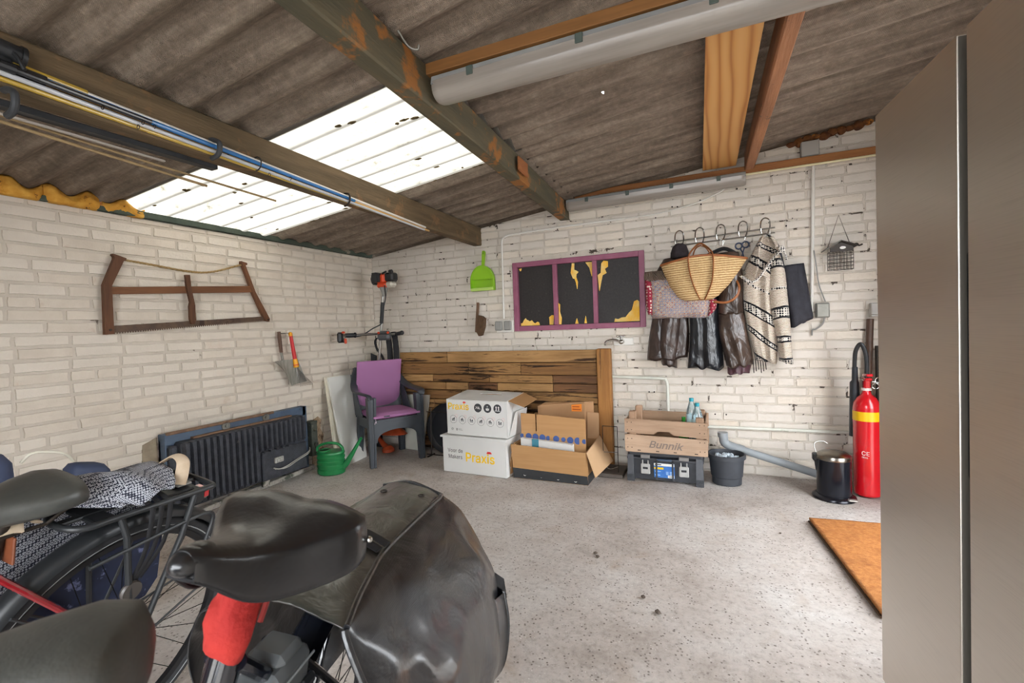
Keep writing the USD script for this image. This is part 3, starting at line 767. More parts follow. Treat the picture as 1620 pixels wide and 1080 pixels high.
part(t, 'arm', yz([(1.528, 1.548), (1.590, 1.708), (1.592, 1.722), (1.582, 1.735), (1.586, 1.742), (1.655, 1.722), (1.652, 1.708), (1.640, 1.703), (1.570, 1.545), (1.566, 1.252), (1.521, 1.248)], .030), saw_wood_z)
part(t, 'arm', yz([(2.418, 1.792), (2.466, 1.782), (2.466, 1.768), (2.452, 1.762), (2.524, 1.560), (2.640, 1.345), (2.634, 1.322), (2.600, 1.330), (2.495, 1.56), (2.430, 1.755), (2.416, 1.770)], .028), saw_wood_z)
part(t, 'stretcher', yz([(1.565, 1.537), (2.502, 1.606), (2.508, 1.556), (1.566, 1.494)], .022), saw_wood)
part(t, 'toggle', yz([(1.992, 1.648), (2.022, 1.650), (2.026, 1.560), (2.045, 1.44), (2.044, 1.335), (2.034, 1.306), (2.014, 1.308), (2.006, 1.34), (2.006, 1.43), (2.014, 1.46), (1.996, 1.56)], .020, XS + .018), saw_wood_z)
bt = [(1.548, 1.300), (2.612, 1.366), (2.622, 1.340)]
teeth = []
n = 74
for k in range(n):
    f = k / n; y0, y1 = 2.612 - f * 1.045, 2.612 - (f + 1 / n) * 1.045
    b0 = 1.337 - (2.612 - y0) * .072
    teeth += [(y0, b0), ((y0 + y1) / 2, b0 - .013), (y1, b0)]
part(t, 'blade', yz(bt + teeth + [(1.548, 1.258)], .002), blade_m, smooth=False)
part(t, 'rope', cat(*[tube([np.array(p) + A(.004 * math.sin(i * 1.3 + ph), 0, .004 * math.cos(i * 1.3 + ph)) for i, p in enumerate(spline([(XS, 1.635, 1.713), (XS, 1.78, 1.700), (XS, 2.036, 1.676), (XS, 2.2, 1.690), (XS, 2.43, 1.766)], 12))], .0042, 6) for ph in (0, 2.1, 4.2)]), M('hemp_rope', '#a48a5e', '#8a7048', scale=60, rough=.95))
part(t, 'pin', cat(cyl((XS - .02, 1.547, 1.276), (XS + .022, 1.547, 1.276), .007, n=10), cyl((XS - .02, 2.622, 1.338), (XS + .022, 2.622, 1.338), .006, n=10)), dark_metal)

t = thing('coal_shovel', 'old grey metal shovel with a short wooden handle hanging on the left wall', 'shovel', (XL + .03, 2.8, .78))
part(t, 'handle', tube([(-3.375, 2.724, 1.238), (-3.375, 2.728, 1.18), (-3.375, 2.737, 1.062)], [.013, .015, .013], 10), M('shovel_handle', '#5a4031', rough=.6))
part(t, 'shaft', tube([(-3.375, 2.736, 1.07), (-3.372, 2.744, 1.0), (-3.372, 2.752, .95)], [.010, .011, .006], 8), galv)
rows = []
for v in np.linspace(0, 1, 9):
    l = A(2.639, .992) * (1 - v) + A(2.800, .772) * v + A(.022 * math.sin(v * PI), .01 * math.sin(v * PI))
    r = A(2.862, 1.000) * (1 - v) + A(2.962, .792) * v
    rows.append([(-3.362 + .030 * (abs(s - .5) * 2) ** 2.2 * (1 - .5 * v) - .004, l[0] + (r[0] - l[0]) * s, l[1] + (r[1] - l[1]) * s) for s in np.linspace(0, 1, 11)])
part(t, 'blade', surf(np.array(rows)[:, ::-1], .002), M('worn_grey_steel', '#7f7d74', '#9a978e', scale=9, rough=.5, metal=.15, stretch=(1, 6, 1), c3='#a9a79c', s3=9, lo3=.6, hi3=.7), smooth=True)
t = thing('hand_rake', 'small garden rake with a red and yellow handle hanging over the metal shovel', 'rake', (XL + .05, 2.85, .75))
XK = -3.345
rows = A(2.812, 1.215), A(2.852, .985)
part(t, 'grip', tube([(XK, 2.815, 1.20), (XK, 2.826, 1.12), (XK, 2.845, 1.0)], [.0135, .015, .017], 12), M('red_rubber', '#c22a2c', rough=.45))
part(t, 'end_cap', cat(sph((XK, 2.812, 1.215), .017), cyl((XK, 2.811, 1.222), (XK, 2.815, 1.198), .0155)), M('yellow_plastic', '#e5a21a', rough=.4))
part(t, 'ferrule', tube([(XK, 2.845, 1.0), (XK, 2.850, .965), (XK, 2.856, .928)], [.0175, .021, .023], 12), f'{LOOKS}/yellow_plastic')
part(t, 'grip_label', cyl((XK + .001, 2.8507, .955), (XK + .001, 2.8525, .945), .0226), M('orange_label', '#d9622a', rough=.5))
for k in range(9):
    s = k / 8 - .5
    part(t, 'tine', tube(spline([(XK, 2.856, .93), (XK + .005, 2.885 + s * .06, .86), (XK + .02, 2.935 + s * .12, .775 - s * .005), (XK + .005, 2.945 + s * .125, .757)], 4), .002, 5), steel)
solo('nail', 'dark iron nail in the left wall holding the shovel and rake', 'nail', tube([(XL - .005, 2.775, 1.222), (XL + .06, 2.775, 1.222), (XL + .066, 2.825, 1.222)], .003, 6), dark_metal)

# old gas heater
blue_grey = M('blue_grey_enamel', '#46566a', '#54667a', scale=6, rough=.5, c3='#2d3238', s3=7, lo3=.6, hi3=.7)
cast = M('black_cast_iron', '#383a40', '#474950', scale=24, rough=.55, metal=.35, bump=.25, bscale=120, c3='#63615e', s3=26, lo3=.67, hi3=.72)
t = thing('gas_heater', 'old black ribbed gas heater in a blue-grey frame low on the left wall', 'heater', (-3.3, 2.36, .05))
part(t, 'frame', cat(box2((-3.41, 1.79, .50), (-3.335, 2.92, .578)), box2((-3.41, 1.79, .04), (-3.335, 1.84, .51)), box2((-3.41, 2.885, .04), (-3.335, 2.93, .578)), box2((-3.41, 1.79, .04), (-3.385, 2.93, .54))), blue_grey)
part(t, 'frame_ledge', cat(box2((-3.385, 1.95, .520), (-3.30, 2.75, .533)), box2((-3.345, 1.80, .572), (-3.325, 2.6, .592))), M('rust_brown', '#6b5242', '#84684f', scale=20, rough=.8))
for y in (2.199, 2.526):
    part(t, 'mounting_lug', cat(cyl((-3.345, y, .555), (-3.325, y, .555), .030, n=20), cyl((-3.325, y, .555), (-3.312, y, .555), .011, n=12)), galv)
part(t, 'casing', cat(box2((-3.39, 1.845, .075), (-3.255, 2.83, .520), .012), box2((-3.38, 1.80, .06), (-3.30, 2.86, .50), .01)), cast)
ys0, ys1, nr = 1.87, 2.815, 22
ribs_y = np.linspace(ys0, ys1, nr)
for k, y in enumerate(ribs_y):
    low = .088 if y < 2.40 else .315
    w = .0195
    part(t, 'rib', loft([[(-3.262, y - w, z), (-3.262, y + w, z), (xo, y + w * .45, z + dz), (xo, y - w * .45, z + dz)] for z, xo, dz in ((low, -3.245, 0), (low + .02, -3.232, 0), (.47, -3.232, 0), (.508, -3.240, .004), (.515, -3.255, 0))]), cast)
part(t, 'control_panel', box2((-3.26, 2.405, .080), (-3.232, 2.822, .300), .006), cast)
part(t, 'control_panel_lip', cat(*[box2((-3.255, y - .012, .296), (-3.222, y + .012, .316), .004) for y in np.linspace(2.43, 2.65, 5)], box2((-3.255, 2.405, .294), (-3.232, 2.70, .304))), cast)
part(t, 'connector', cat(box2((-3.232, 2.50, .198), (-3.212, 2.58, .242), .004), box2((-3.214, 2.515, .208), (-3.206, 2.565, .232), .002)), M('connector_grey', '#b9b7b1', '#8d8a84', scale=40, rough=.5))
for dz in (0, .012):
    part(t, 'wire', tube(spline([(-3.225, 2.49 + dz, .165 - dz), (-3.20, 2.53, .150), (-3.20, 2.60, .145 + dz), (-3.22, 2.72, .168 + dz), (-3.25, 2.86, .190 + dz), (-3.38, 2.98, .20 + dz)], 6), .0045, 6), M(f'wire_grey{int(dz * 1000)}', '#a8a59f', rough=.6))
part(t, 'valve_housing', cat(box2((-3.37, 2.935, .13), (-3.29, 3.0, .43), .006), box2((-3.36, 2.92, .425), (-3.28, 2.995, .44), .004), cyl((-3.29, 2.97, .23), (-3.278, 2.97, .23), .02), cyl((-3.29, 2.965, .36), (-3.275, 2.965, .36), .012)), M('valve_green', '#363a33', '#4a4d43', scale=20, rough=.7, c3='#6d6a5c', s3=16, lo3=.6, hi3=.7))
part(t, 'sill', cat(bar((-3.292, 1.95, .018), (-3.372, 3.0, .018), .05, .036), box2((-3.31, 2.44, .02), (-3.285, 2.50, .07))), M('flaking_sill', '#b3aca0', '#85807a', scale=22, rough=.85, c3='#4c5145', s3=11, lo3=.55, hi3=.62))
m = ext(Polygon([(3.03, 0), (3.06, .42), (3.12, .445), (3.155, .41), (3.14, .33), (3.175, .26), (3.15, .17), (3.19, .10), (3.17, 0)]), .01, (XL - .004, 0, 0), (0, 1, 0), (0, 0, 1))
solo('wall_patch', 'patch of bare broken brick on the left wall beside the heater', 'patch', m, M('broken_brick', '#8f765c', '#b09a80', scale=28, rough=.95, bump=1.0, bscale=30, bdist=.02, c3='#5b4637', s3=18, lo3=.55, hi3=.62))
solo('wall_patch', 'strip of bare brown wall at the left edge of the heater frame', 'patch', ext([(1.70, .05), (1.69, .30), (1.70, .53), (1.785, .56), (1.785, .05)], .008, (XL - .004, 0, 0), (0, 1, 0), (0, 0, 1)), M('bare_plaster_brown', '#8a7c68', '#9c8d78', scale=16, rough=.95, bump=.5, bscale=40))

# ------------------------------------------------------------------ corner: brushcutter, panels, chair, watering can
t = thing('brushcutter', 'orange petrol brushcutter with bull handlebar standing upright in the corner', 'brushcutter', (-3.2, 3.75, 0))
orange = M('orange_plastic', '#d84a22', '#cf4420', scale=5, rough=.4)
alu = M('brushed_alu', '#b9b8b4', rough=.3, metal=1)
EX, EYY, EZ = -3.05, 3.68, 1.72
part(t, 'engine_cover', cat(rbox((.105, .12, .10), (EX + .005, EYY, EZ + .01), .02), rbox((.115, .10, .05), (EX + .01, EYY, EZ - .055), .016)), orange)
part(t, 'engine_block', cat(rbox((.055, .10, .09), (EX - .01, EYY - .06, EZ + .018), .01), *[rbox((.06, .006, .085), (EX - .01, EYY - .078 - .012 * k, EZ + .02), .002) for k in range(4)]), black_plastic)
part(t, 'starter_housing', cat(rbox((.06, .11, .115), (EX - .085, EYY, EZ + .012), .02), cyl((EX - .12, EYY, EZ + .012), (EX - .112, EYY, EZ + .012), .04)), black_plastic)
part(t, 'muffler', cat(rbox((.10, .10, .085), (EX + .105, EYY, EZ + .02), .015), cyl((EX + .13, EYY - .05, EZ + .065), (EX + .155, EYY - .05, EZ + .065), .022), cyl((EX + .04, EYY - .055, EZ + .055), (EX + .09, EYY - .055, EZ + .072), .009)), black_plastic)
part(t, 'fuel_tank', rbox((.09, .09, .06), (EX + .09, EYY + .01, EZ - .05), .02), M('tank_translucent', '#c9c4b6', rough=.35))
part(t, 'clutch_housing', lathe([(0, -.09), (.022, -.09), (.028, -.05), (.047, 0), (0, 0)], 20, (EX + .01, EYY, EZ - .075)), grey_plastic)
sh = lambda z: A(-3.066 - (1.55 - z) * .165, 3.69 + (1.55 - z) * .04, z)
part(t, 'shaft', tube([sh(1.58), sh(.10)], .0135, 12), alu)
part(t, 'shaft_grip', tube([sh(1.50), sh(1.29)], .019, 12), black_plastic)
part(t, 'throttle_cable', tube(spline([(EX + .06, EYY - .05, EZ - .06), sh(1.55) + A(.05, -.02, 0), sh(1.45) + A(.035, -.02, 0), sh(1.33) + A(.03, -.02, 0), sh(1.28) + A(.005, -.02, 0), sh(1.24) + A(-.04, -.08, 0), A(-3.20, 3.50, 1.175), A(-3.25, 3.37, 1.165)], 6), .006, 7), black_plastic)
part(t, 'handlebar', tube(spline([A(-3.275, 3.33, 1.182), A(-3.19, 3.52, 1.183), A(-3.11, 3.69, 1.185), A(-3.0, 3.70, 1.175), A(-2.90, 3.70, 1.18)], 6), .012, 10), alu)
part(t, 'handle_clamp', cat(rbox((.15, .07, .07), (-3.05, 3.665, 1.155), .02), rbox((.10, .05, .03), (-3.04, 3.66, 1.20), .01)), M('clamp_grey', '#4b4d50', rough=.5))
for x in (-3.10, -2.985):
    part(t, 'clamp_bolt', sph((x, 3.64, 1.195), .013), orange)
part(t, 'grip', cat(tube([A(-3.225, 3.445, 1.183), A(-3.262, 3.36, 1.182)], .020, 12), tube([A(-3.222, 3.452, 1.183), A(-3.226, 3.443, 1.183)], .026, 12)), black_plastic)
part(t, 'grip', cat(tube([A(-2.935, 3.70, 1.177), A(-2.862, 3.70, 1.188)], [.017, .020], 12), sph((-2.862, 3.70, 1.188), .023)), black_plastic)
part(t, 'throttle_housing', cat(rbox((.05, .06, .10), (-3.285, 3.315, 1.165), .016), rbox((.03, .03, .04), (-3.268, 3.345, 1.135), .006)), black_plastic)
part(t, 'throttle_trigger', cat(rbox((.02, .025, .05), (-3.245, 3.34, 1.13), .006), rbox((.02, .03, .02), (-3.262, 3.335, 1.212), .005)), orange)
gh = []
for v in np.linspace(0, 1, 5):
    gh.append([(-3.05 + (.04 + .15 * v) * math.cos(a), 3.70 + (.03 + .07 * v) * math.sin(a), .265 - .085 * v ** 1.6) for a in np.linspace(0, 2 * PI, 24, endpoint=False)])
part(t, 'cutter_guard', loft(gh), M('guard_orange', '#c0502c', '#a8431f', scale=9, rough=.5))
part(t, 'gear_head', cat(tube([sh(.16), A(-3.18, 3.72, .06), A(-3.09, 3.68, .03)], [.02, .026, .03], 12), lathe([(0, 0), (.06, 0), (.06, .03), (.03, .06), (0, .06)], 18, (-3.07, 3.67, 0))), f'{LOOKS}/guard_orange')
t = thing('shoulder_harness', 'black shoulder harness straps hung over the brushcutter handlebar', 'harness', (-3.05, 3.79, .80))
webbing = M('black_webbing', '#1b1b1d', '#242427', scale=60, rough=.85)
strap = lambda pts, w, th=.006: tube(spline(pts, 8), w, 10, flat=(1, .25))
part(t, 'padded_strap', tube(spline([(-3.05, 3.735, 1.19), (-3.10, 3.79, 1.12), (-3.10, 3.80, 1.0), (-3.10, 3.80, .80)], 8), .028, 10, flat=(1, .35)), webbing)
part(t, 'padded_strap', tube(spline([(-2.99, 3.735, 1.195), (-3.02, 3.79, 1.13), (-3.02, 3.80, 1.0), (-3.03, 3.80, .80)], 8), .029, 10, flat=(1, .35)), webbing)
part(t, 'loose_strap', tube(spline([(-3.10, 3.74, 1.17), (-3.24, 3.76, 1.13), (-3.245, 3.77, 1.04), (-3.19, 3.79, .94), (-3.16, 3.80, .80)], 8), .015, 8, flat=(1, .2)), webbing)
solo('guard_plate', 'dark plastic shield standing in the corner behind the chair back', 'guard', ext([(-3.36, .0), (-3.345, .985), (-3.275, .96), (-3.245, .0)], .01, (0, 3.80, 0), (1, 0, 0), (0, 0, 1)), black_plastic)

laminate = M('white_laminate', '#d7d6d0', '#cfcec7', scale=3, rough=.35)
mdf_edge = M('cream_board_edge', '#cfc7b4', rough=.7)


def leaning(y0, y1, z1, xb, xt, th, dy0=0):
    b0, b1, t0, t1 = A(xb, y0 + dy0, 0), A(xb - .05, y1, 0), A(xt, y0 + .09, z1), A(xt, y1 + .14, z1)
    nrm = np.cross(b1 - b0, t0 - b0); nrm /= np.linalg.norm(nrm); nrm *= np.sign(nrm[0])
    return trimesh.Trimesh([*(p - nrm * th for p in (b0, b1, t1, t0)), b0, b1, t1, t0], process=False, faces=[[0, 1, 2], [0, 2, 3], [4, 6, 5], [4, 7, 6], [0, 4, 5], [0, 5, 1], [1, 5, 6], [1, 6, 2], [2, 6, 7], [2, 7, 3], [3, 7, 4], [3, 4, 0]])


m = leaning(3.125, 3.455, .795, -3.105, -3.36, .018); m.fix_normals()
solo('shelf_board', 'white laminated board leaning against the left wall behind the watering can', 'board', m, laminate, smooth=False)
m = leaning(3.105, 3.30, .80, -3.185, -3.375, .016); m.fix_normals()
solo('shelf_board', 'cream-edged board leaning behind the white one on the left wall', 'board', m, mdf_edge, smooth=False)
m = cat(loft([[(-3.03, 3.812, 0), (-2.735, 3.785, 0), (-2.735, 3.803, 0), (-3.03, 3.830, 0)], [(-2.93, 3.828, .555), (-2.645, 3.81, .56), (-2.645, 3.828, .56), (-2.93, 3.846, .555)]]))
solo('shelf_board', 'pale board leaning on the wooden headboard behind the right chair leg', 'board', m, M('pale_board', '#c3c2b6', '#b6b5aa', scale=4, rough=.5), smooth=False)

# purple-cushioned garden chair
resin = M('anthracite_resin', '#33383e', '#3b4046', scale=5, rough=.42)
CH = (-2.90, 3.483, 0)
t = thing('garden_chair', 'dark grey plastic garden armchair in the corner', 'chair', CH, -120)
sx = lambda m: trimesh.Trimesh(m.vertices * [-1, 1, 1], m.faces[:, ::-1], process=False)


def leg(foot, top, w0, w1, d0, d1):
    rs = []
    for f in np.linspace(0, 1, 6):
        c = A(*foot) * (1 - f) + A(*top) * f; w = (w0 + (w1 - w0) * f) / 2; d = (d0 + (d1 - d0) * f) / 2
        rs.append([c + A(-w, -d, 0), c + A(w, -d, 0), c + A(w, d * .9, 0), c + A(w * .35, d, 0), c + A(w * .3, d * .75, 0), c + A(-w * .3, d * .75, 0), c + A(-w * .35, d, 0), c + A(-w, d * .9, 0)])
    return loft(rs)


fl_ = leg((.235, .215, 0), (.225, .205, .62), .050, .075, .045, .07)
rl_ = leg((.215, -.225, 0), (.20, -.17, .42), .05, .06, .05, .07)
for m in (fl_, sx(fl_), rl_, sx(rl_)):
    part(t, 'leg', m, resin, local=True)
seat = []
for y in np.linspace(-.20, .235, 8):
    seat.append([(x, y, .405 + .02 * (y + .2) - .012 * (1 - (x / .22) ** 2) - (.02 if y > .22 else 0)) for x in np.linspace(-.225, .225, 11)])
part(t, 'seat', surf(np.array(seat), -.012), resin, local=True, smooth=True)
ap = Polygon([(-.235, .42), (.235, .42), (.232, .22)] + [(.19 * math.cos(a), .22 + .10 * math.sin(a) ** .7) for a in np.linspace(0, PI, 16)] + [(-.232, .22)])
part(t, 'apron', cat(ext(ap, .02, (0, .235, 0), (1, 0, 0), (0, 0, 1)), ext(ap.buffer(-.02).intersection(sbox(-.3, .3, .3, .5)).buffer(-.004), .006, (0, .238, 0), (1, 0, 0), (0, 0, 1))), resin, local=True)
sap = ext([(-.20, .42), (.22, .42), (.21, .25), (.15, .33), (-.14, .33), (-.20, .25)], .014, (.215, 0, 0), (0, 1, 0), (0, 0, 1))
part(t, 'apron', sap, resin, local=True); part(t, 'apron', sx(sap), resin, local=True)
arm = tube(spline([(.236, .235, .605), (.250, .215, .640), (.268, .08, .648), (.270, -.08, .655), (.245, -.20, .70), (.205, -.275, .79), (.17, -.305, .85)], 7), .036, 12, flat=(1.0, .38))
part(t, 'armrest', arm, resin, local=True); part(t, 'armrest', sx(arm), resin, local=True)
bk = []
for z in np.linspace(.40, .86, 9):
    f = (z - .40) / .46
    bk.append([(x * (1 - .10 * f), -.20 - .11 * f - .035 * (1 - (x / .24) ** 2), z + .012 * (1 - (x / .24) ** 2) * f) for x in np.linspace(-.235, .235, 13)])
part(t, 'backrest', surf(np.array(bk), .014), resin, local=True, smooth=True)
wrapm = ext([(-.20, .42), (.0, .42), (-.10, .56), (-.27, .80), (-.30, .80)], .012, (.235, 0, 0), (0, 1, 0), (0, 0, 1))
part(t, 'side_panel', wrapm, resin, local=True); part(t, 'side_panel', sx(wrapm), resin, local=True)
purple = M('mauve_canvas', '#9a6791', '#a06d97', scale=260, rough=.85, bump=.2, bscale=400)


def pad(w, h, th, n=14):
    """puffy cushion in the x-y plane"""
    u = np.linspace(-1, 1, n); g = []
    for s in (1, -1):
        X, Y = np.meshgrid(u, u, indexing='ij')
        b = (1 - X ** 6) ** .5 * (1 - Y ** 6) ** .5
        g.append(surf(np.stack([X * w / 2, Y * h / 2, s * (th / 2) * (.25 + .75 * b)], -1)))
    g[1].invert(); m = cat(g)
    rim = []
    e = np.linspace(-1, 1, n)
    ringp = [(x, -1) for x in e] + [(1, y) for y in e[1:]] + [(x, 1) for x in e[::-1][1:]] + [(-1, y) for y in e[::-1][1:-1]]
    m2 = loft([[(x * w / 2, y * h / 2, z) for x, y in ringp] for z in (-th / 8, th / 8)], cap=False)
    return cat(m, m2)


t2 = thing('chair_cushion', 'mauve canvas cushion with back and seat on the grey garden chair', 'cushion', CH, -120)
part(t2, 'seat_pad', mv(pad(.44, .43, .066), (0, .03, .445)), purple, local=True, smooth=50)
part(t2, 'back_pad', mv(rot(pad(.44, .50, .05), 76, (1, 0, 0)), (0, -.215, .685)), purple, local=True, smooth=50)
part(t2, 'brand_tag', rbox((.055, .003, .012), (.10, .246, .447), .001), ink_dark, local=True)
part(t2, 'tie', tube(spline([(.19, .23, .45), (.205, .25, .43), (.20, .255, .40), (.21, .255, .41), (.215, .25, .39)], 4), .003, 5), M('tie_white', '#cdbcc9', rough=.9), local=True)

# watering can; its long axis lies along (.91, .41)
green = M('green_plastic', '#17713c', '#1a7a41', scale=6, rough=.38)
t = thing('watering_can', 'green plastic watering can on the floor beside the heater', 'watering can', (-3.09, 2.945, 0), 24.5)
prof = [(0, 0), (.094, 0), (.103, .008)]
for k in range(4):
    z = .03 + k * .036
    prof += [(.106, z), (.106, z + .014), (.101, z + .019), (.101, z + .027)]
prof += [(.107, .178), (.104, .190), (.09, .196), (0, .198)]
part(t, 'body', lathe(prof, 40, sx=1.12, sy=.86), green, local=True)
part(t, 'filler_rim', lathe([(.040, .19), (.052, .19), (.052, .206), (.040, .206), (.040, .19)], 24, (-.055, 0, 0), sx=1.0, sy=1.1), green, local=True)
part(t, 'filler_opening', lathe([(0, .197), (.04, .197), (.04, .1995), (0, .1995)], 24, (-.055, 0, 0), sy=1.1), M('can_inside', '#0b3a1e', rough=.8), local=True)
part(t, 'handle', tube(spline([(-.115, 0, .195), (-.105, 0, .235), (-.03, 0, .262), (.055, 0, .255), (.10, 0, .22), (.105, 0, .17)], 8), .014, 12, flat=(1.2, .8)), green, local=True)
part(t, 'spout', tube([(.085, 0, .045), (.135, 0, .085), (.20, 0, .185), (.262, 0, .285), (.275, 0, .297)], [.034, .026, .017, .013, .0135], 16), green, local=True)
# ------------------------------------------------------------------ wooden headboard: rough planks in rows, one upright post
hb_mats = [wood(f'reclaimed_oak_{k}', a, b, d, 0, .75, cr) for k, (a, b, d, cr) in enumerate((('#765536', '#9d784c', '#2f1d10', .53), ('#67482c', '#8c673f', '#28180d', .51), ('#8b673f', '#ae885a', '#3d2614', .55), ('#54392a', '#775538', '#24160d', .51)))]
hb_post = wood('reclaimed_oak_post', '#8a5a30', '#a97843', '#4a2e18', 2, .7, .60)
t = thing('headboard', 'wide rustic wooden headboard of rough planks leaning against the back wall', 'headboard', (-1.93, 3.88, 0))
rows = [(.878, .986, [-3.02, -2.45, -.962], [0, 2]), (.765, .874, [-3.02, -2.21, -1.665, -.962], [1, 0, 1]), (.69, .762, [-3.02, -2.62, -1.99, -1.36, -.962], [2, 1, 0, 3]),
        (.612, .687, [-3.02, -2.47, -2.22, -1.908, -1.36, -.962], [0, 2, 3, 2, 3]), (.52, .608, [-3.02, -2.30, -1.75, -.962], [1, 2, 0]), (.43, .516, [-3.02, -2.62, -2.06, -1.35, -.962], [2, 0, 1, 0]),
        (.33, .426, [-3.02, -2.40, -1.55, -.962], [0, 1, 2]), (.23, .326, [-3.02, -2.1, -1.3, -.962], [1, 0, 3]), (.12, .226, [-3.02, -2.5, -1.7, -.962], [0, 2, 1]), (.02, .116, [-3.02, -2.0, -.962], [3, 0])]
for z0, z1, xs, ms in rows:
    for k in range(len(ms)):
        dy = rng.uniform(-.004, .004)
        part(t, 'plank', rbox((xs[k + 1] - xs[k] - .003, .034, z1 - z0 - .003), ((xs[k] + xs[k + 1]) / 2, 3.868 + dy, (z0 + z1) / 2), .004), hb_mats[ms[k]], smooth=20)
part(t, 'post', box2((-.958, 3.835, 0), (-.842, 3.905, .992), .006), hb_post)
part(t, 'back_panel', box2((-3.01, 3.888, .02), (-.96, 3.905, .98)), hb_mats[3])

# ------------------------------------------------------------------ round pan on its rack, orange sack of the corner
t = thing('round_tray', 'large round black tray leaning behind the white moving boxes', 'tray', (-2.40, 3.76, 0))
dsk = lathe([(0, -.012), (.205, -.012), (.222, .0), (.236, .022), (.240, .022), (.232, -.004), (.21, -.018), (0, -.018)], 48)
part(t, 'pan', mv(frame(dsk, (0, 0, 0), (1, 0, 0), (0, .12, .99)), (-2.385, 3.735, .262)), M('black_enamel', '#1b1c21', '#24252a', scale=10, rough=.35))
t = thing('wire_rack', 'thin black wire rack standing in front of the headboard beside the round tray', 'rack', (-2.45, 3.70, 0))
for x in (-2.548, -2.20):
    part(t, 'upright', tube([(x, 3.665, .01), (x, 3.685, .46)], .005, 6), dark_metal)
    part(t, 'foot', bar((x - .0, 3.60, .006), (x, 3.72, .006), .012, .012), dark_metal)
part(t, 'cross_bar', tube([(-2.60, 3.665, .012), (-2.15, 3.665, .012)], .005, 6), dark_metal)
part(t, 'cross_bar', tube([(-2.60, 3.683, .42), (-2.15, 3.683, .42)], .004, 6), dark_metal)

# ------------------------------------------------------------------ moving boxes
box_white = M('white_box_card', '#d9d8d5', '#d2d1ce', scale=3, rough=.55)
card = M('brown_card', '#b08455', '#b88d5e', scale=3, rough=.75, stretch=(1, 1, 14))
card_in = M('brown_card_inside', '#9c7449', '#a47b50', scale=3, rough=.8)
BX = A(-1.873, 3.287)                                  # middle of the lower box's front, at the floor
RZ = -2.4
t = thing('moving_box', 'lower white moving box on the floor with a two-line dark slogan', 'box', (BX[0], BX[1], 0), RZ, group='white moving boxes')
L_, H_, D_ = .605, .300, .335
part(t, 'carton', cat(*[rbox(s, c, .002) for s, c in (((L_, .005, H_), (0, .0025, H_ / 2)), ((L_, .005, H_), (0, D_, H_ / 2)), ((.005, D_, H_), (-L_ / 2 + .0025, D_ / 2, H_ / 2)), ((.005, D_, H_), (L_ / 2 - .0025, D_ / 2, H_ / 2)), ((L_, D_, .005), (0, D_ / 2, .003)))]), box_white, local=True)
part(t, 'lid', cat(rbox((L_ + .028, D_ + .03, .006), (0, D_ / 2, H_ + .008), .002), rbox((L_ + .028, .005, .016), (0, -.012, H_ + .003), .002), rbox((.005, D_ + .03, .016), (-L_ / 2 - .012, D_ / 2, H_ + .003), .002)), box_white, local=True)
part(t, 'side_flap', loft([[(L_ / 2 + .004, .06, .02), (L_ / 2 + .004, .33, .02), (L_ / 2 + .001, .33, .02), (L_ / 2 + .001, .06, .02)], [(L_ / 2 + .035, .08, .27), (L_ / 2 + .035, .33, .27), (L_ / 2 + .030, .33, .27), (L_ / 2 + .030, .08, .27)]]), card, 'brown cardboard side flap', local=True)
part(t, 'lettering', cat(text('Voor de', .032, (-.178, -.0002, .170), (1, 0, 0), (0, 0, 1), .0006, wide=.92), text('Makers', .032, (-.178, -.0002, .118), (1, 0, 0), (0, 0, 1), .0006, wide=.92)), ink_dark, local=True, smooth=False)
part(t, 'lettering', text('Praxis', .072, (.062, -.0002, .105), (1, 0, 0), (0, 0, 1), .0006, True, wide=.98), ink_yellow, 'yellow brand lettering', local=True, smooth=False)
part(t, 'roof_mark', ext([(.125, .183), (.172, .183), (.172, .192), (.160, .201), (.133, .201)], .001, (0, .0002, 0), (1, 0, 0), (0, 0, 1)), ink_red, local=True)

TZ = .317
t = thing('moving_box', 'upper white moving box with 70L and icon prints, open at one end', 'box', (-1.843, 3.300, TZ), -2.4, group='white moving boxes')
L_, H_, D_ = .575, .292, .33
part(t, 'carton', cat(*[rbox(s, c, .002) for s, c in (((L_, .005, H_), (0, .0025, H_ / 2)), ((L_, .005, H_), (0, D_, H_ / 2)), ((.005, D_, H_), (-L_ / 2 + .0025, D_ / 2, H_ / 2)), ((.005, D_, H_), (L_ / 2 - .0025, D_ / 2, H_ / 2)), ((L_, D_, .005), (0, D_ / 2, .003)))]), box_white, local=True)
lid = Polygon([(-L_ / 2, 0), (L_ / 2, 0), (L_ / 2 + .01, .30), (-L_ / 2, .34)], [[(-.07, .20), (.13, .20), (.14, .22), (.13, .235), (-.07, .235), (-.08, .22)]])
part(t, 'lid', ext(lid, .005, (0, 0, H_), (1, 0, 0), (0, 1, .10)), box_white, local=True)
part(t, 'open_flap', loft([[(L_ / 2 + .002, .03, H_ + .003), (L_ / 2 + .004, .31, H_ + .034), (L_ / 2, .31, H_ + .038), (L_ / 2 - .002, .03, H_ + .007)], [(L_ / 2 + .125, .06, H_ - .045), (L_ / 2 + .130, .31, H_ - .02), (L_ / 2 + .130, .31, H_ - .016), (L_ / 2 + .125, .06, H_ - .041)]]), card_in, 'brown cardboard flap bent outwards', local=True)
part(t, 'side_sleeve', loft([[(L_ / 2 + .001, .02, .0), (L_ / 2 + .001, .32, .0), (L_ / 2 - .001, .32, 0), (L_ / 2 - .001, .02, 0)], [(L_ / 2 + .03, .10, .20), (L_ / 2 + .03, .32, .20), (L_ / 2 + .028, .32, .20), (L_ / 2 + .028, .10, .20)]]), box_white, local=True)
part(t, 'lettering', text('Praxis', .052, (-.168, -.0002, .215), (1, 0, 0), (0, 0, 1), .0006, True, wide=1.02), ink_yellow, 'yellow brand lettering', local=True, smooth=False)
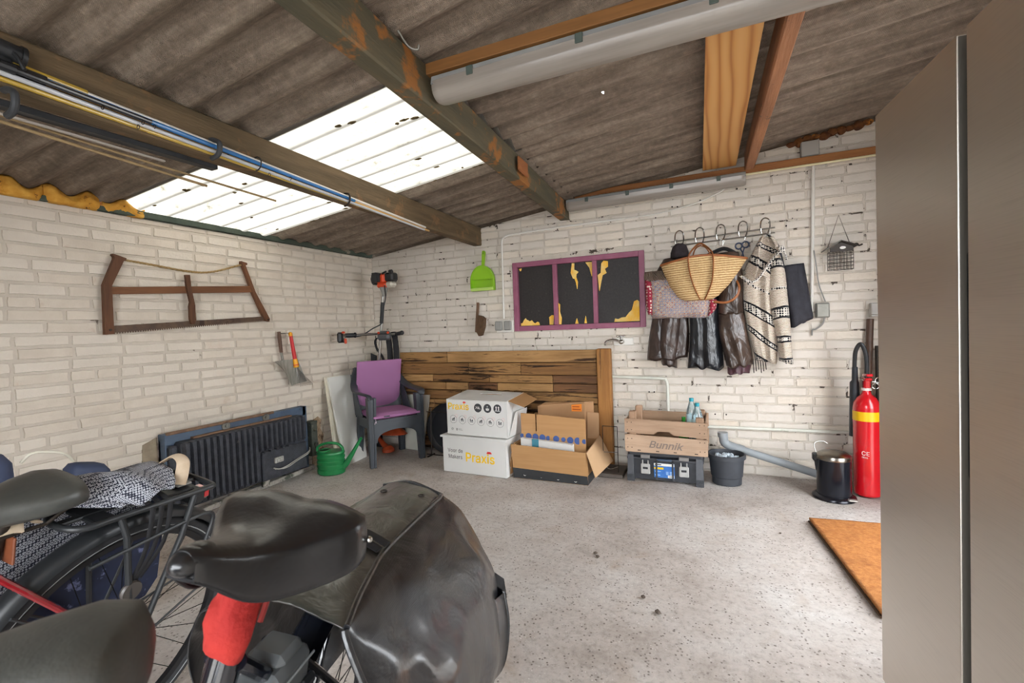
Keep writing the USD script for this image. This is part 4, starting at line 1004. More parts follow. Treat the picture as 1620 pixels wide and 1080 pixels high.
part(t, 'roof_mark', ext([(-.125, .270), (-.094, .270), (-.094, .276), (-.102, .282), (-.118, .282)], .001, (0, .0002, 0), (1, 0, 0), (0, 0, 1)), ink_red, local=True)


def disc(x, z, r, d=.0006, y=.0002, hole=0):
    g = Point(0, 0).buffer(r, 16)
    if hole:
        g = g.difference(Point(0, 0).buffer(hole, 16))
    return ext(g, d, (x, y, z), (1, 0, 0), (0, 0, 1))


for k, x in enumerate((.022, .112, .204)):
    part(t, 'round_badge', disc(x, .235, .036), ink_dark, local=True)
part(t, 'badge_print', text('70L', .019, (.022, -.0006, .226), (1, 0, 0), (0, 0, 1), .0006, True), ink_white, local=True, smooth=False)
q = lambda pts, dx, z: ext(Polygon(pts), .0006, (dx, -.0006, z), (1, 0, 0), (0, 0, 1))
part(t, 'badge_print', cat(q([(-.018, .004), (0, .014), (.018, .004), (.014, .002), (0, .009), (-.014, .002)], .112, .226), q([(-.012, -.012), (.012, -.012), (.014, -.002), (-.014, -.002)], .112, .230), q([(-.006, .020), (0, .028), (.006, .020)], .112, .228)), ink_white, local=True, smooth=False)
part(t, 'badge_print', cat(*[q([(s - .004, 0), (s + .004, 0), (s + .004, .024), (s + .009, .024), (s, .034), (s - .009, .024), (s - .004, .024)], .204, .222) for s in (-.011, .011)], q([(-.024, -.006), (.024, -.006), (.024, -.002), (-.024, -.002)], .204, .222)), ink_white, local=True, smooth=False)
for k in range(6):
    x = -.222 + k * .089
    z = .130 - .002 * k
    part(t, 'icon_ring', disc(x, z, .034, hole=.0322), ink_dark, local=True)
    ic = [q([(-.016, -.012), (.016, -.012), (.016, -.008), (-.016, -.008)], x, z)]
    ic += [q([(-.014 + .010 * j, -.004), (-.006 + .010 * j, -.004), (-.006 + .010 * j, .004 + .006 * ((j + k) % 3)), (-.014 + .010 * j, .003 + .006 * ((j + k) % 3))], x, z) for j in range(3)]
    part(t, 'icon_print', cat(ic), ink_dark, local=True, smooth=False)
    part(t, 'icon_ring', disc(x + .029, z + .030, .0135, hole=.0118), ink_pink, 'small pale red ring', local=True)
part(t, 'recycle_mark', cat(*[q([(.012 * math.cos(a + b) * s, .012 * math.sin(a + b) * s) for b, s in ((0, 1), (1.6, 1), (1.5, .62), (.1, .62))], -.234, .048) for a in (0, 2.09, 4.19)]), ink_dark, local=True, smooth=False)
part(t, 'small_print', cat(q([(0, -.010), (.012, -.010), (.012, .010), (0, .010)], -.196, .046), q([(0, 0), (.036, 0), (.036, .003), (0, .003)], -.178, .05), q([(0, 0), (.044, 0), (.044, .003), (0, .003)], -.178, .040)), grey_plastic, local=True, smooth=False)

# ------------------------------------------------------------------ open brown box, things in it, carton behind
band = M('black_box_band', '#2b2d30', '#333538', scale=8, rough=.6)
t = thing('cardboard_box', 'open brown cardboard box with a black printed band along its foot', 'box', (-1.225, 3.32, 0))
X0, X1, Y0, Y1, Z1 = -1.527, -.922, 3.320, 3.70, .262
wall = lambda a, b, c, d, th=.006: loft([[a, b, b + A(0, 0, 0) - A(*d) * th, a - A(*d) * th], [A(*c[0]), A(*c[1]), A(*c[1]) - A(*d) * th, A(*c[0]) - A(*d) * th]])
part(t, 'front_wall', wall(A(X0, Y0, 0), A(X1, Y0, 0), ((X0 - .008, Y0 - .025, Z1 + .012), (X1 - .002, Y0 - .04, Z1 - .008)), (0, -1, 0)), card)
part(t, 'side_wall', wall(A(X1, Y0, 0), A(X1, Y1, 0), ((X1 + .0, Y0, Z1 - .01), (X1 + .0, Y1, Z1 - .01)), (1, 0, 0)), card)
part(t, 'side_wall', wall(A(X0, Y1, 0), A(X0, Y0, 0), ((X0, Y1, Z1), (X0, Y0, Z1)), (-1, 0, 0)), card)
part(t, 'back_wall', wall(A(X1, Y1, 0), A(X0, Y1, 0), ((X1, Y1, Z1), (X0, Y1, Z1)), (0, 1, 0)), card_in)
part(t, 'bottom', box2((X0, Y0, .001), (X1, Y1, .007)), card_in)
part(t, 'print_band', cat(wall(A(X0 - .001, Y0 - .002, .002), A(X1 + .001, Y0 - .002, .002), ((X0 - .003, Y0 - .0115, .085), (X1 + .001, Y0 - .0165, .072)), (0, -1, 0), .001), wall(A(X1 + .001, Y0, .002), A(X1 + .001, Y1, .002), ((X1 + .001, Y0, .072), (X1 + .001, Y1, .072)), (1, 0, 0), .001)), band, 'black printed band')
part(t, 'side_flap', loft([[(X1 + .003, Y0 - .02, Z1 - .012), (X1 + .008, Y1, Z1 + .03), (X1 + .002, Y1, Z1 + .03), (X1 - .003, Y0 - .02, Z1 - .012)], [(X1 + .055, Y0 + .02, .058), (X1 + .115, Y1 - .02, .095), (X1 + .109, Y1 - .02, .095), (X1 + .049, Y0 + .02, .058)]]), M('card_flap_pale', '#c3a07a', '#bb9770', scale=3, rough=.8))
part(t, 'side_flap', loft([[(X0 - .003, Y0, Z1), (X0 - .003, Y1, Z1), (X0 + .003, Y1, Z1), (X0 + .003, Y0, Z1)], [(X0 - .05, Y0 + .02, .06), (X0 - .05, Y1 - .02, .06), (X0 - .044, Y1 - .02, .06), (X0 - .044, Y0 + .02, .06)]]), card)
part(t, 'back_flap', loft([[(-1.02, Y1 + .004, Z1 - .02), (X1, Y1 + .004, Z1 - .02), (X1, Y1 - .002, Z1 - .02), (-1.02, Y1 - .002, Z1 - .02)], [(-1.02, Y1 + .03, .475), (-.925, Y1 + .03, .47), (-.925, Y1 + .024, .47), (-1.02, Y1 + .024, .475)]]), M('card_pale', '#b58e68', rough=.8))
for k in range(4):
    x = -1.43 + .138 * k
    z = .036 - .003 * k
    part(t, 'band_print', cat(ext(Point(0, 0).buffer(.011, 12).difference(Point(0, 0).buffer(.0075, 12)), .0008, (x, Y0 - .0058, z), (1, 0, 0), (0, 0, 1)), box2((x + .014, Y0 - .0066, z - .003), (x + .062, Y0 - .0058, z + .0035), .0005)), ink_white, smooth=False)
t = thing('cardboard_sheet', 'tall brown cardboard flap sheet with blue dots standing in the open box', 'cardboard', (-1.23, 3.42, .01))
sh_out = Polygon([(-1.492, .07), (-.958, .07), (-.955, .475), (-1.352, .497), (-1.356, .497), (-1.357, .36), (-1.366, .36), (-1.367, .499), (-1.492, .502)])
part(t, 'sheet', ext(sh_out, .007, (0, 3.425, 0), (1, 0, 0), (0, 0, 1)), card)
for k, (x, r) in enumerate(((-1.485, .018), (-1.428, .026), (-1.37, .026), (-1.31, .026), (-1.262, .018), (-1.195, .025), (-1.135, .018), (-1.08, .026), (-1.02, .027), (-.968, .018))):
    part(t, 'blue_dot', ext(Point(0, 0).buffer(r, 12).intersection(sbox(-.05, -.05, .05, .05) if k % 4 else sbox(-.05, -.05, .012, .05)).intersection(sbox(-.05, -.1, min(.05, -.957 - x), .1)), .001, (x, 3.4175, .318 - .028 * (x + 1.49)), (1, 0, 0), (0, 0, 1)), ink_blue)
t = thing('parcel', 'flat white parcel with a teal strip inside the open brown box', 'parcel', (-1.27, 3.385, .01))
part(t, 'carton', loft([[(-1.475, 3.36, .012), (-1.045, 3.36, .012), (-1.045, 3.40, .012), (-1.475, 3.40, .012)], [(-1.475, 3.36, .312), (-1.045, 3.36, .286), (-1.045, 3.40, .286), (-1.475, 3.40, .312)]]), box_white, smooth=False)
part(t, 'strip', box2((-1.378, 3.357, .20), (-1.322, 3.361, .312), .001), M('teal_print', '#3f7f92', rough=.5))
t = thing('carton', 'closed brown carton with an orange sticker standing behind the open box', 'box', (-1.2, 3.72, 0))
part(t, 'carton', loft([[(-1.47, 3.745, .0), (-1.04, 3.715, .0), (-.98, 3.80, .0), (-1.44, 3.83, .0)], [(-1.47, 3.745, .505), (-1.04, 3.715, .55), (-.985, 3.80, .545), (-1.44, 3.83, .52)]]), M('carton_brown', '#a97f58', '#b38a63', scale=4, rough=.75), smooth=False)
part(t, 'lid_flap', loft([[(-1.45, 3.742, .507), (-1.04, 3.713, .552), (-.985, 3.80, .547), (-1.43, 3.83, .522)], [(-1.45, 3.742, .511), (-1.04, 3.713, .558), (-.985, 3.80, .553), (-1.43, 3.83, .526)]]), M('carton_edge', '#c39a70', rough=.8), smooth=False)
part(t, 'sticker', loft([[(-1.155, 3.7215, .475), (-1.065, 3.7155, .478), (-1.065, 3.7145, .478), (-1.155, 3.7205, .475)], [(-1.155, 3.7215, .530), (-1.065, 3.7155, .540), (-1.065, 3.7145, .540), (-1.155, 3.7205, .530)]]), ink_orange)
part(t, 'sticker_print', cat(box2((-1.145, 3.7135, .512), (-1.085, 3.7145, .520), .0004), box2((-1.145, 3.7135, .49), (-1.075, 3.7145, .499), .0004)), M('sticker_dark', '#b3541c', rough=.6))

# ------------------------------------------------------------------ boot tray stand
t = thing('wire_stand', 'thin wire stand on a flat dark base plate beside the toolbox', 'stand', (-.82, 3.66, 0))
part(t, 'base_plate', box2((-.912, 3.54, .001), (-.71, 3.80, .03), .004), M('stand_base', '#4a423d', '#5a514a', scale=12, rough=.6))
for x in (-.868, -.752):
    part(t, 'upright', tube([(x, 3.60, .028), (x, 3.60, .392)], .0028, 6), dark_metal)
part(t, 'cross_wire', tube([(-.868, 3.60, .392), (-.752, 3.60, .392)], .0028, 6), dark_metal)
part(t, 'cross_wire', tube([(-.878, 3.60, .184), (-.752, 3.60, .188)], .0028, 6), steel)
part(t, 'cross_wire', tube(spline([(-.868, 3.60, .085), (-.82, 3.60, .052), (-.752, 3.60, .075)], 6), .0028, 6), steel)

# ------------------------------------------------------------------ toolbox, crate and what is in it
t = thing('toolbox', 'black plastic toolbox with two pale latches under the wooden crate', 'toolbox', (-.40, 3.66, 0))
tb = M('toolbox_black', '#33353a', '#3c3e43', scale=22, rough=.5)
latch_m = M('latch_grey', '#b5b4b1', '#a5a4a1', scale=20, rough=.45)
TX0, TX1, TY0, TY1 = -.672, -.128, 3.545, 3.80
part(t, 'tub', cat(loft([[(TX0 + .02, TY0 + .02, .012), (TX1 - .02, TY0 + .02, .012), (TX1 - .02, TY1, .012), (TX0 + .02, TY1, .012)], [(TX0 + .005, TY0 + .008, .165), (TX1 - .005, TY0 + .008, .165), (TX1 - .005, TY1 + .01, .165), (TX0 + .005, TY1 + .01, .165)]])), tb, smooth=False)
part(t, 'rim', box2((TX0, TY0, .162), (TX1, TY1 + .012, .182), .004), tb)
part(t, 'lid', box2((TX0 + .004, TY0 + .006, .182), (TX1 - .004, TY1 + .01, .245), .014), tb)
for x in (TX0 + .028, TX1 - .028):
    part(t, 'corner_post', loft([[(x - .026, TY0 - .016, 0), (x + .026, TY0 - .016, 0), (x + .026, TY0 + .05, 0), (x - .026, TY0 + .05, 0)], [(x - .022, TY0 - .004, .20), (x + .022, TY0 - .004, .20), (x + .022, TY0 + .05, .20), (x - .022, TY0 + .05, .20)]]), M(f'post_grey{int(x * 100)}'.replace('-', 'm'), '#47494e', '#515358', scale=20, rough=.5), smooth=False)
    part(t, 'ribbed_foot', cat(*[box2((x - .028, TY0 - .019, .004 + .010 * k), (x + .028, TY0 - .004, .010 + .010 * k), .001) for k in range(5)]), tb)
for x in (-.535, -.262):
    part(t, 'latch', cat(box2((x - .034, TY0 - .014, .060), (x + .034, TY0 - .002, .138), .006), box2((x - .024, TY0 - .012, .13), (x - .016, TY0 - .002, .165), .002), box2((x + .016, TY0 - .012, .13), (x + .024, TY0 - .002, .165), .002)), latch_m)
    part(t, 'latch_slot', box2((x - .018, TY0 - .0155, .098), (x + .018, TY0 - .0135, .114), .001), black_plastic)
    part(t, 'latch_catch', box2((x - .034, TY0 - .010, .178), (x + .034, TY0 + .004, .206), .003), M(f'catch{int(-x * 1000)}', '#8a8784', rough=.5))
for x in (-.455, -.340):
    part(t, 'front_rib', box2((x - .006, TY0 - .008, .02), (x + .006, TY0 + .01, .162), .002), tb)
part(t, 'carry_handle', cat(box2((-.452, TY0 - .014, .166), (-.345, TY0 + .004, .182), .004)), M('handle_blue_grey', '#47566a', rough=.45))
part(t, 'front_label', box2((-.474, TY0 - .0035, .040), (-.328, TY0 - .001, .148), .0008), M('label_blue', '#2f66b0', '#3f7cc4', scale=12, rough=.4), 'blue product label')
part(t, 'label_print', box2((-.473, TY0 - .0045, .128), (-.329, TY0 - .0034, .1475), .0003), ink_white)
part(t, 'label_print', box2((-.473, TY0 - .0046, .102), (-.405, TY0 - .0034, .117), .0003), ink_yellow)
part(t, 'label_print', box2((-.375, TY0 - .0046, .042), (-.331, TY0 - .0034, .062), .0003), f'{LOOKS}/ink_white')
part(t, 'label_print', cat(box2((-.468, TY0 - .0052, .134), (-.42, TY0 - .0044, .141), .0003), *[box2((-.370 + .005 * k, TY0 - .0052, .045), (-.368 + .005 * k, TY0 - .0045, .059), .0002) for k in range(7)]), ink_dark)
part(t, 'label_print', cat(*[box2((-.388 + .026 * (k % 2), TY0 - .0045, .083 - .009 * (k // 2)), (-.370 + .026 * (k % 2), TY0 - .0034, .088 - .009 * (k // 2)), .0003) for k in range(6)], box2((-.468, TY0 - .0045, .084), (-.425, TY0 - .0034, .088), .0003), box2((-.468, TY0 - .0045, .055), (-.43, TY0 - .0034, .061), .0003)), M('label_pale', '#9dc0e8', rough=.5))

crate_w = [wood(f'crate_wood_{k}', a, b, d, 0, .8, .66) for k, (a, b, d) in enumerate((('#a88a72', '#bda38c', '#5f4838'), ('#9c7f68', '#b3977f', '#584233'), ('#8f735c', '#a58a72', '#4d392c')))]
crate_v = wood('crate_wood_post', '#97785f', '#ad8f77', '#55402f', 2, .8, .66)
crate_y = wood('crate_wood_side', '#8f7560', '#a68b74', '#54402f', 1, .8, .66)
t = thing('crate', 'weathered wooden crate with a stencilled name standing on the black toolbox', 'crate', (-.375, 3.6, .248))
KX0, KX1, KY0, KY1, KZ = -.660, -.094, 3.425, 3.790, .250
notch = [(-.455, .0), (-.425, .024), (-.345, .024), (-.315, 0)]
part(t, 'slat', ext(Polygon([(KX0, KZ + .012), (KX1, KZ + .006), (KX1, KZ + .118), (KX0, KZ + .130)]), .012, (0, KY0 + .012, 0), (1, 0, 0), (0, 0, 1)), crate_w[0])
part(t, 'slat', ext(Polygon([(KX0, KZ + .143)] + [(x, KZ + .138 + z) for x, z in notch] + [(KX1, KZ + .128), (KX1, KZ + .236), (KX0, KZ + .246)]), .012, (0, KY0 + .012, 0), (1, 0, 0), (0, 0, 1)), crate_w[1])
for z0, z1 in ((.012, .125), (.14, .245)):
    part(t, 'slat', box2((KX0, KY1 - .012, KZ + z0), (KX1, KY1, KZ + z1), .003), crate_w[2])
    for x in (KX0 + .006, KX1 - .018):
        part(t, 'end_slat', box2((x, KY0 + .014, KZ + z0), (x + .012, KY1 - .014, KZ + z1), .003), crate_y)
for k, y in enumerate(np.linspace(KY0 + .005, KY1 - .075, 5)):
    part(t, 'bottom_slat', box2((KX0 + .004, y, KZ), (KX1 - .004, y + .064, KZ + .011), .002), crate_w[k % 3])
for x, y, h in ((KX0 + .055, KY0 + .037, .298), (KX1 - .05, KY0 + .037, .266), (KX0 + .055, KY1 - .037, .29), (KX1 - .05, KY1 - .037, .272)):
    part(t, 'corner_post', box2((x - .026, y - .022, KZ + .011), (x + .026, y + .022, KZ + h), .005), crate_v)
nl = [cyl((x, KY0 - .001, z), (x, KY0 + .001, z), .0035, n=8) for x in (KX0 + .02, KX0 + .05, KX1 - .05, KX1 - .02) for z in (KZ + .035, KZ + .10, KZ + .165, KZ + .22)]
nl += [box2((x, KY0 - .0005, KZ + .014), (x + .022, KY0 + .001, KZ + .020), .0004) for x in (-.57, -.44, -.32, -.18)]
part(t, 'nail_marks', nl, M('nail_dark', '#3a2c24', rough=.8), kind='stuff')
bm = meshkit.text_mesh('Bunnik', .050, .0006, True)
bm.apply_translation((-bm.bounds[:, 0].mean(), 0, 0)); sh_m = np.eye(4); sh_m[0, 1] = .28; bm.apply_transform(sh_m); bm.apply_scale((1.05, .95, 1))
part(t, 'stencil', frame(bm, (-.375, KY0 - .0004, KZ + .040), (1, 0, -.035), (0, 0, 1)), M('stencil_grey', '#7d6f66', rough=.9), 'grey stencilled name', smooth=False)
pet = usdkit.material(stage, f'{LOOKS}/clear_bottle', {'t': ('transparent_bsdf', {'color': (.93, .97, .98)}), 'g': ('glossy_bsdf', {'roughness': .05}), 'f': ('fresnel', {'IOR': 1.6}), 'd': ('principled_bsdf', {'base_color': hx('#cfe3e6'), 'roughness': .2}), 'm': ('mix_closure', {}), 'm2': ('mix_closure', {'fac': .22})},
                      [('f.fac', 'm.fac'), ('t.BSDF', 'm.closure1'), ('g.BSDF', 'm.closure2'), ('m.closure', 'm2.closure1'), ('d.BSDF', 'm2.closure2')], surface='m2.closure')
bl = M('bottle_label', '#c9e3ea', rough=.4)
teal = M('teal_cap', '#1f8f9f', rough=.4)
for x, y, z1, lab in ((-.206, 3.655, .625, 'rear clear plastic bottle with a teal cap in the wooden crate'), (-.165, 3.595, .600, 'front clear plastic bottle with a pale label in the wooden crate')):
    t = thing('bottle', lab, 'bottle', (x, y, KZ + .012), group='plastic bottles in the crate')
    z0 = KZ + .012; s = z1 - z0
    part(t, 'bottle_body', lathe([(0, 0), (.034, 0), (.038, .01), (.038, s - .115), (.036, s - .09), (.018, s - .035), (.014, s - .022), (.014, s - .012), (0, s - .012)], 24, (x, y, z0)), pet, smooth=50)
    part(t, 'cap', lathe([(0, s - .024), (.016, s - .024), (.016, s), (0, s)], 16, (x, y, z0)), teal)
    part(t, 'label', lathe([(.0385, s - .20), (.0385, s - .118), (.0387, s - .118), (.0387, s - .20)], 24, (x, y, z0)), bl)
solo('bottle', 'green glass bottle neck showing over the rim of the wooden crate', 'bottle', lathe([(0, 0), (.034, 0), (.036, .01), (.036, .13), (.014, .18), (.0135, .228), (0, .228)], 20, (-.262, 3.62, KZ + .012)), M('green_glass', '#2f7a2c', rough=.12))

# ------------------------------------------------------------------ tub, drain pipe, bin, extinguisher
t = thing('planting_tub', 'round black plastic tub with pale plastic scraps beside the toolbox', 'tub', (.022, 3.705, 0))
part(t, 'tub', lathe([(0, .012), (.090, .012), (.094, .0), (.099, .0), (.102, .05), (.108, .058), (.118, .185), (.130, .188), (.130, .215), (.119, .217), (.113, .19), (.096, .02), (0, .018)], 40, (.022, 3.705, 0)), M('tub_black', '#303339', '#383b41', scale=10, rough=.55))
sc = []
for k in range(70):
    a, r = rng.uniform(0, 2 * PI), .088 * math.sqrt(rng.random())
    m = trimesh.creation.icosahedron(); m.vertices *= rng.uniform(.6, 1.3, (12, 3)); m.apply_scale(rng.uniform(.010, .018)); m.apply_transform(trimesh.transformations.random_rotation_matrix(rng.random(3)))
    sc.append(mv(m, (.022 + r * math.cos(a), 3.705 + r * math.sin(a), .165 + .028 * (1 - r / .09) + rng.uniform(0, .02))))
sc.append(lathe([(0, .15), (.104, .15), (.104, .165), (0, .172)], 24, (.022, 3.705, 0)))
solo('plastic_scraps', 'pale blue-grey plastic scraps filling the black tub', 'scraps', sc, M('pale_scraps', '#a9b7c2', '#c2ccd4', scale=30, rough=.35), kind='stuff', smooth=False)
pvc = M('grey_pvc', '#83898d', '#8d9397', scale=5, rough=.42)
t = thing('drain_pipe', 'grey plastic drain pipe with an elbow leaning along the back wall', 'pipe', (.35, 3.86, .03))
d = A(.66, .0, -.19); d /= np.linalg.norm(d)
e0 = A(.068, 3.84, .232)
part(t, 'pipe', tube([e0, e0 + d * .74], .0275, 20), pvc)
part(t, 'elbow', tube(np.vstack([[A(.004, 3.84, .330)], spline([A(.006, 3.84, .30), A(.010, 3.84, .27), A(.03, 3.84, .247), e0 + d * .01], 6), [e0 + d * .06]]), .0325, 20), pvc)
part(t, 'elbow_socket', tube([A(.002, 3.84, .305), A(.001, 3.84, .338)], .036, 20), pvc)
part(t, 'elbow_socket', tube([e0 + d * .04, e0 + d * .075], .0345, 20), pvc)
part(t, 'pipe_collar', tube([e0 + d * .62, e0 + d * .70], .0325, 20), pvc)
t = thing('pedal_bin', 'small dark glossy pedal bin with a steel lid by the fire extinguisher', 'bin', (.672, 3.63, 0))
bc = (.672, 3.63, 0)
PB = t
part(t, 'body', lathe([(0, .022), (.096, .022), (.096, .262), (0, .262)], 40, bc), M('bin_glossy_dark', '#1c1e26', rough=.14, metal=.4))
part(t, 'base_ring', lathe([(0, 0), (.121, 0), (.124, .006), (.121, .016), (.106, .026), (.097, .028), (0, .028)], 40, bc), M('bin_base', '#232329', rough=.2, metal=.5))
part(t, 'lid', lathe([(0, .258), (.099, .258), (.101, .268), (.096, .285), (.075, .300), (.04, .309), (0, .312)], 40, bc), M('bin_lid_steel', '#8f8980', rough=.25, metal=1))
part(t, 'hinge', cat(rbox((.035, .05, .05), (.572, 3.64, .262), .008), bar((.575, 3.64, .25), (.585, 3.64, .17), .03, .02)), black_plastic)
part(t, 'pedal', cat(rbox((.05, .035, .010), (.752, 3.535, .022), .004), bar((.75, 3.55, .018), (.73, 3.58, .018), .02, .008)), M('pedal_pale', '#b9b4ac', rough=.3, metal=.6))
part(t, 'carry_wire', tube(spline([(.585, 3.69, .27), (.58, 3.72, .33), (.63, 3.74, .345), (.66, 3.74, .33)], 5), .003, 6), steel)
stage.GetPrimAtPath(PB).GetAttribute('xformOp:translate').Set(Gf.Vec3d(.662, 3.60, 0))
ec = (.848, 3.625, 0)
red = M('extinguisher_red', '#c3141f', rough=.22, coat_weight=.5)
t = thing('fire_extinguisher', 'red fire extinguisher with a yellow band and black horn beside the fridge', 'extinguisher', ec)
part(t, 'cylinder', lathe([(0, .004), (.055, .004), (.072, .015), (.076, .03), (.076, .585), (.070, .62), (.052, .652), (.030, .672), (.0225, .69), (.0225, .72), (0, .72)], 40, ec), red)
part(t, 'yellow_band', lathe([(.0762, .505), (.0762, .566), (.0768, .566), (.0768, .505), (.0762, .505)], 40, ec), M('band_yellow', '#e8b90d', rough=.35))
part(t, 'valve_head', cat(rbox((.036, .05, .06), (.848, 3.62, .742), .008), rbox((.042, .09, .018), (.846, 3.60, .778), .006)), red)
part(t, 'squeeze_handle', bar((.846, 3.63, .80), (.838, 3.50, .812), .034, .016), red)
part(t, 'safety_ring', cat(ring((.905, 3.58, .770), .020, .0028, (.2, 1, 0)), tube([(.87, 3.58, .762), (.925, 3.58, .752)], .003, 6)), chrome)
part(t, 'safety_ring', ring((.885, 3.575, .735), .018, .0025, (.1, 1, .1)), chrome, 'small seal wire loop')
part(t, 'neck_ring', lathe([(.0225, .700), (.028, .700), (.028, .718), (.0225, .718)], 24, ec), M('pale_ring', '#d7c9c4', rough=.4))
part(t, 'hose', tube(spline([(.848, 3.62, .77), (.850, 3.615, .86), (.842, 3.61, .95), (.818, 3.61, 1.006), (.795, 3.63, .96), (.792, 3.65, .88), (.794, 3.66, .83)], 8), .0125, 10), black_plastic)
part(t, 'horn', cat(tube([(.795, 3.66, .85), (.797, 3.67, .76), (.797, 3.685, .745), (.80, 3.70, .38)], [.016, .018, .026, .034], 18)), M('horn_black', '#262a31', rough=.45))
part(t, 'white_print', frame(cat(meshkit.text_mesh('CE', .026, .0006), mv(meshkit.text_mesh('0045', .010, .0006), (.002, -.018, 0))), (.802, 3.5625, .285), (.83, -.55, 0), (0, 0, 1)), ink_white, smooth=False)
stage.GetPrimAtPath(t).GetAttribute('xformOp:translate').Set(Gf.Vec3d(.867, 3.70, 0))
for x, lab in ((.935, 'dark brown tube leaning in the corner behind the fire extinguisher'),):
    solo('tube', lab, 'tube', tube([(.885, 3.86, .003), (.948, 3.93, 1.165)], .021, 14), M('brown_tube', '#4a352b', '#5a4335', scale=12, rough=.5))
solo('tube', 'thin dark rod standing in the corner right of the brown tube', 'tube', tube([(.975, 3.88, .003), (.985, 3.93, .98)], .012, 10), dark_metal)

# ------------------------------------------------------------------ coats and bags on the rack


def drape(rows, y0, folds=(), n=34, k=26, seed=0, hem=.006, back=.012, wrinkle=.006, sides=.5):
    """cloth hanging in front of the wall. rows: (left (x, z), right (x, z), depth) from the top down; folds: (count, height, phase, growth)"""
    t = np.linspace(0, 1, n); rows = [(A(*l), A(*r), d) for l, r, d in rows]
    idx = np.linspace(0, len(rows) - 1, k); rings = []
    L = spline([r[0] for r in rows], 8); R = spline([r[1] for r in rows], 8); D = np.interp(np.linspace(0, len(rows) - 1, len(L)), range(len(rows)), [r[2] for r in rows])
    for i, f in enumerate(np.linspace(0, 1, k)):
        j = f * (len(L) - 1); a = int(min(j, len(L) - 2)); w = j - a
        l, r, d = L[a] * (1 - w) + L[a + 1] * w, R[a] * (1 - w) + R[a + 1] * w, D[a] * (1 - w) + D[a + 1] * w
        p = l + (r - l) * t[:, None]
        y = d * np.sin(PI * np.clip(t, .0, 1)) ** sides
        for c, h, ph, gr in folds:
            y = y + h * (f ** gr) * np.sin(2 * PI * c * t + ph + .8 * math.sin(3 * f + ph)) * np.sin(PI * t) ** .35
        q = np.stack([p[:, 0] * 14, p[:, 1] * 9, np.full(n, seed)], 1)
        y = y + wrinkle * (meshkit.fbm(q, 3, seed) - .5) * 2
        z = p[:, 1] + (hem * np.sin(2 * PI * 2.3 * t + seed) * f ** 6)
        front = np.stack([p[:, 0], y0 - np.maximum(y, -.004), z], 1)
        bk = np.stack([p[::-1, 0], np.full(n, y0 + back), z[::-1]], 1)
        rings.append(np.vstack([front, bk[1:-1]]))
    m = loft(rings)
    m.fix_normals()
    return m


def leather(name, c1, c2):
    n = {'g': ('geometry', {}), 'n': ('noise_texture', {'scale': 9, 'detail': 5}), 'r': ('rgb_ramp', {'ramp': [(.35, col(c1)), (.68, col(c2))]}), 'mp': ('mapping', {'scale': (1, 1, .6)}),
         'n2': ('noise_texture', {'scale': 16, 'detail': 3, 'distortion': 1.5}), 'b': ('bump', {'strength': .4, 'distance': .015}), 'p': ('principled_bsdf', {'roughness': .30, 'specular_ior_level': .6})}
    l = [('g.position', 'n.vector'), ('n.fac', 'r.fac'), ('r.color', 'p.base_color'), ('g.position', 'mp.vector'), ('mp.vector', 'n2.vector'), ('n2.fac', 'b.height'), ('b.normal', 'p.normal')]
    return usdkit.material(stage, f'{LOOKS}/{name}', n, l, surface='p.BSDF')


brown_l, black_l, wine_l = leather('brown_leather', '#2b211d', '#463630'), leather('black_leather', '#15171b', '#24272d'), leather('dark_brown_leather', '#32261f', '#514036')
t = thing('leather_jacket', 'brown leather jacket hanging leftmost, under the patterned bag', 'jacket', (-.38, 3.86, .82))
part(t, 'body', drape([((-.40, 1.70), (-.20, 1.70), .05), ((-.48, 1.55), (-.22, 1.55), .06), ((-.490, 1.30), (-.225, 1.30), .055), ((-.535, 1.05), (-.225, 1.05), .06), ((-.552, .885), (-.24, .91), .06)], 3.90, [(1.2, .008, .5, .4)], seed=1, wrinkle=.012), brown_l, smooth=True)
part(t, 'sleeve', drape([((-.40, 1.42), (-.26, 1.42), .075), ((-.435, 1.18), (-.275, 1.20), .082), ((-.452, .99), (-.30, 1.0), .080), ((-.430, .875), (-.325, .845), .075)], 3.885, [(.8, .005, 1.5, .3)], n=20, seed=2, wrinkle=.010), brown_l, smooth=True)
part(t, 'cuff', drape([((-.448, .915), (-.318, .898), .088), ((-.437, .862), (-.318, .832), .086)], 3.887, [], n=14, k=4, seed=3, wrinkle=.002), brown_l, smooth=True)
solo('leather_jacket', 'black leather jacket hanging between the two brown leather coats', 'jacket', drape([((-.20, 1.68), (.0, 1.68), .05), ((-.22, 1.40), (.0, 1.40), .06), ((-.212, 1.20), (.005, 1.18), .06), ((-.222, 1.0), (.014, .99), .06), ((-.242, .842), (.022, .825), .06)], 3.875, [(1.7, .014, .2, .5), (3.7, .005, 1, .5)], seed=5, hem=.018, wrinkle=.014), black_l, smooth=True)
t = thing('leather_coat', 'dark brown leather coat with a gathered waist hanging right of the basket', 'coat', (.1, 3.84, .78))
part(t, 'body', drape([((.0, 1.70), (.14, 1.70), .06), ((-.005, 1.50), (.165, 1.52), .075), ((-.008, 1.33), (.165, 1.34), .07), ((-.012, 1.235), (.165, 1.24), .062)], 3.86, [(1.5, .006, .3, .3)], seed=7, wrinkle=.010), wine_l, smooth=True)
part(t, 'skirt', drape([((-.012, 1.250), (.168, 1.255), .066), ((-.008, 1.10), (.185, 1.10), .082), ((.018, .96), (.212, .97), .09), ((.038, .835), (.225, .862), .09)], 3.86, [(1.9, .012, .9, .5), (1.1, .012, .2, .6)], seed=8, hem=.012, wrinkle=.012), wine_l, smooth=True)
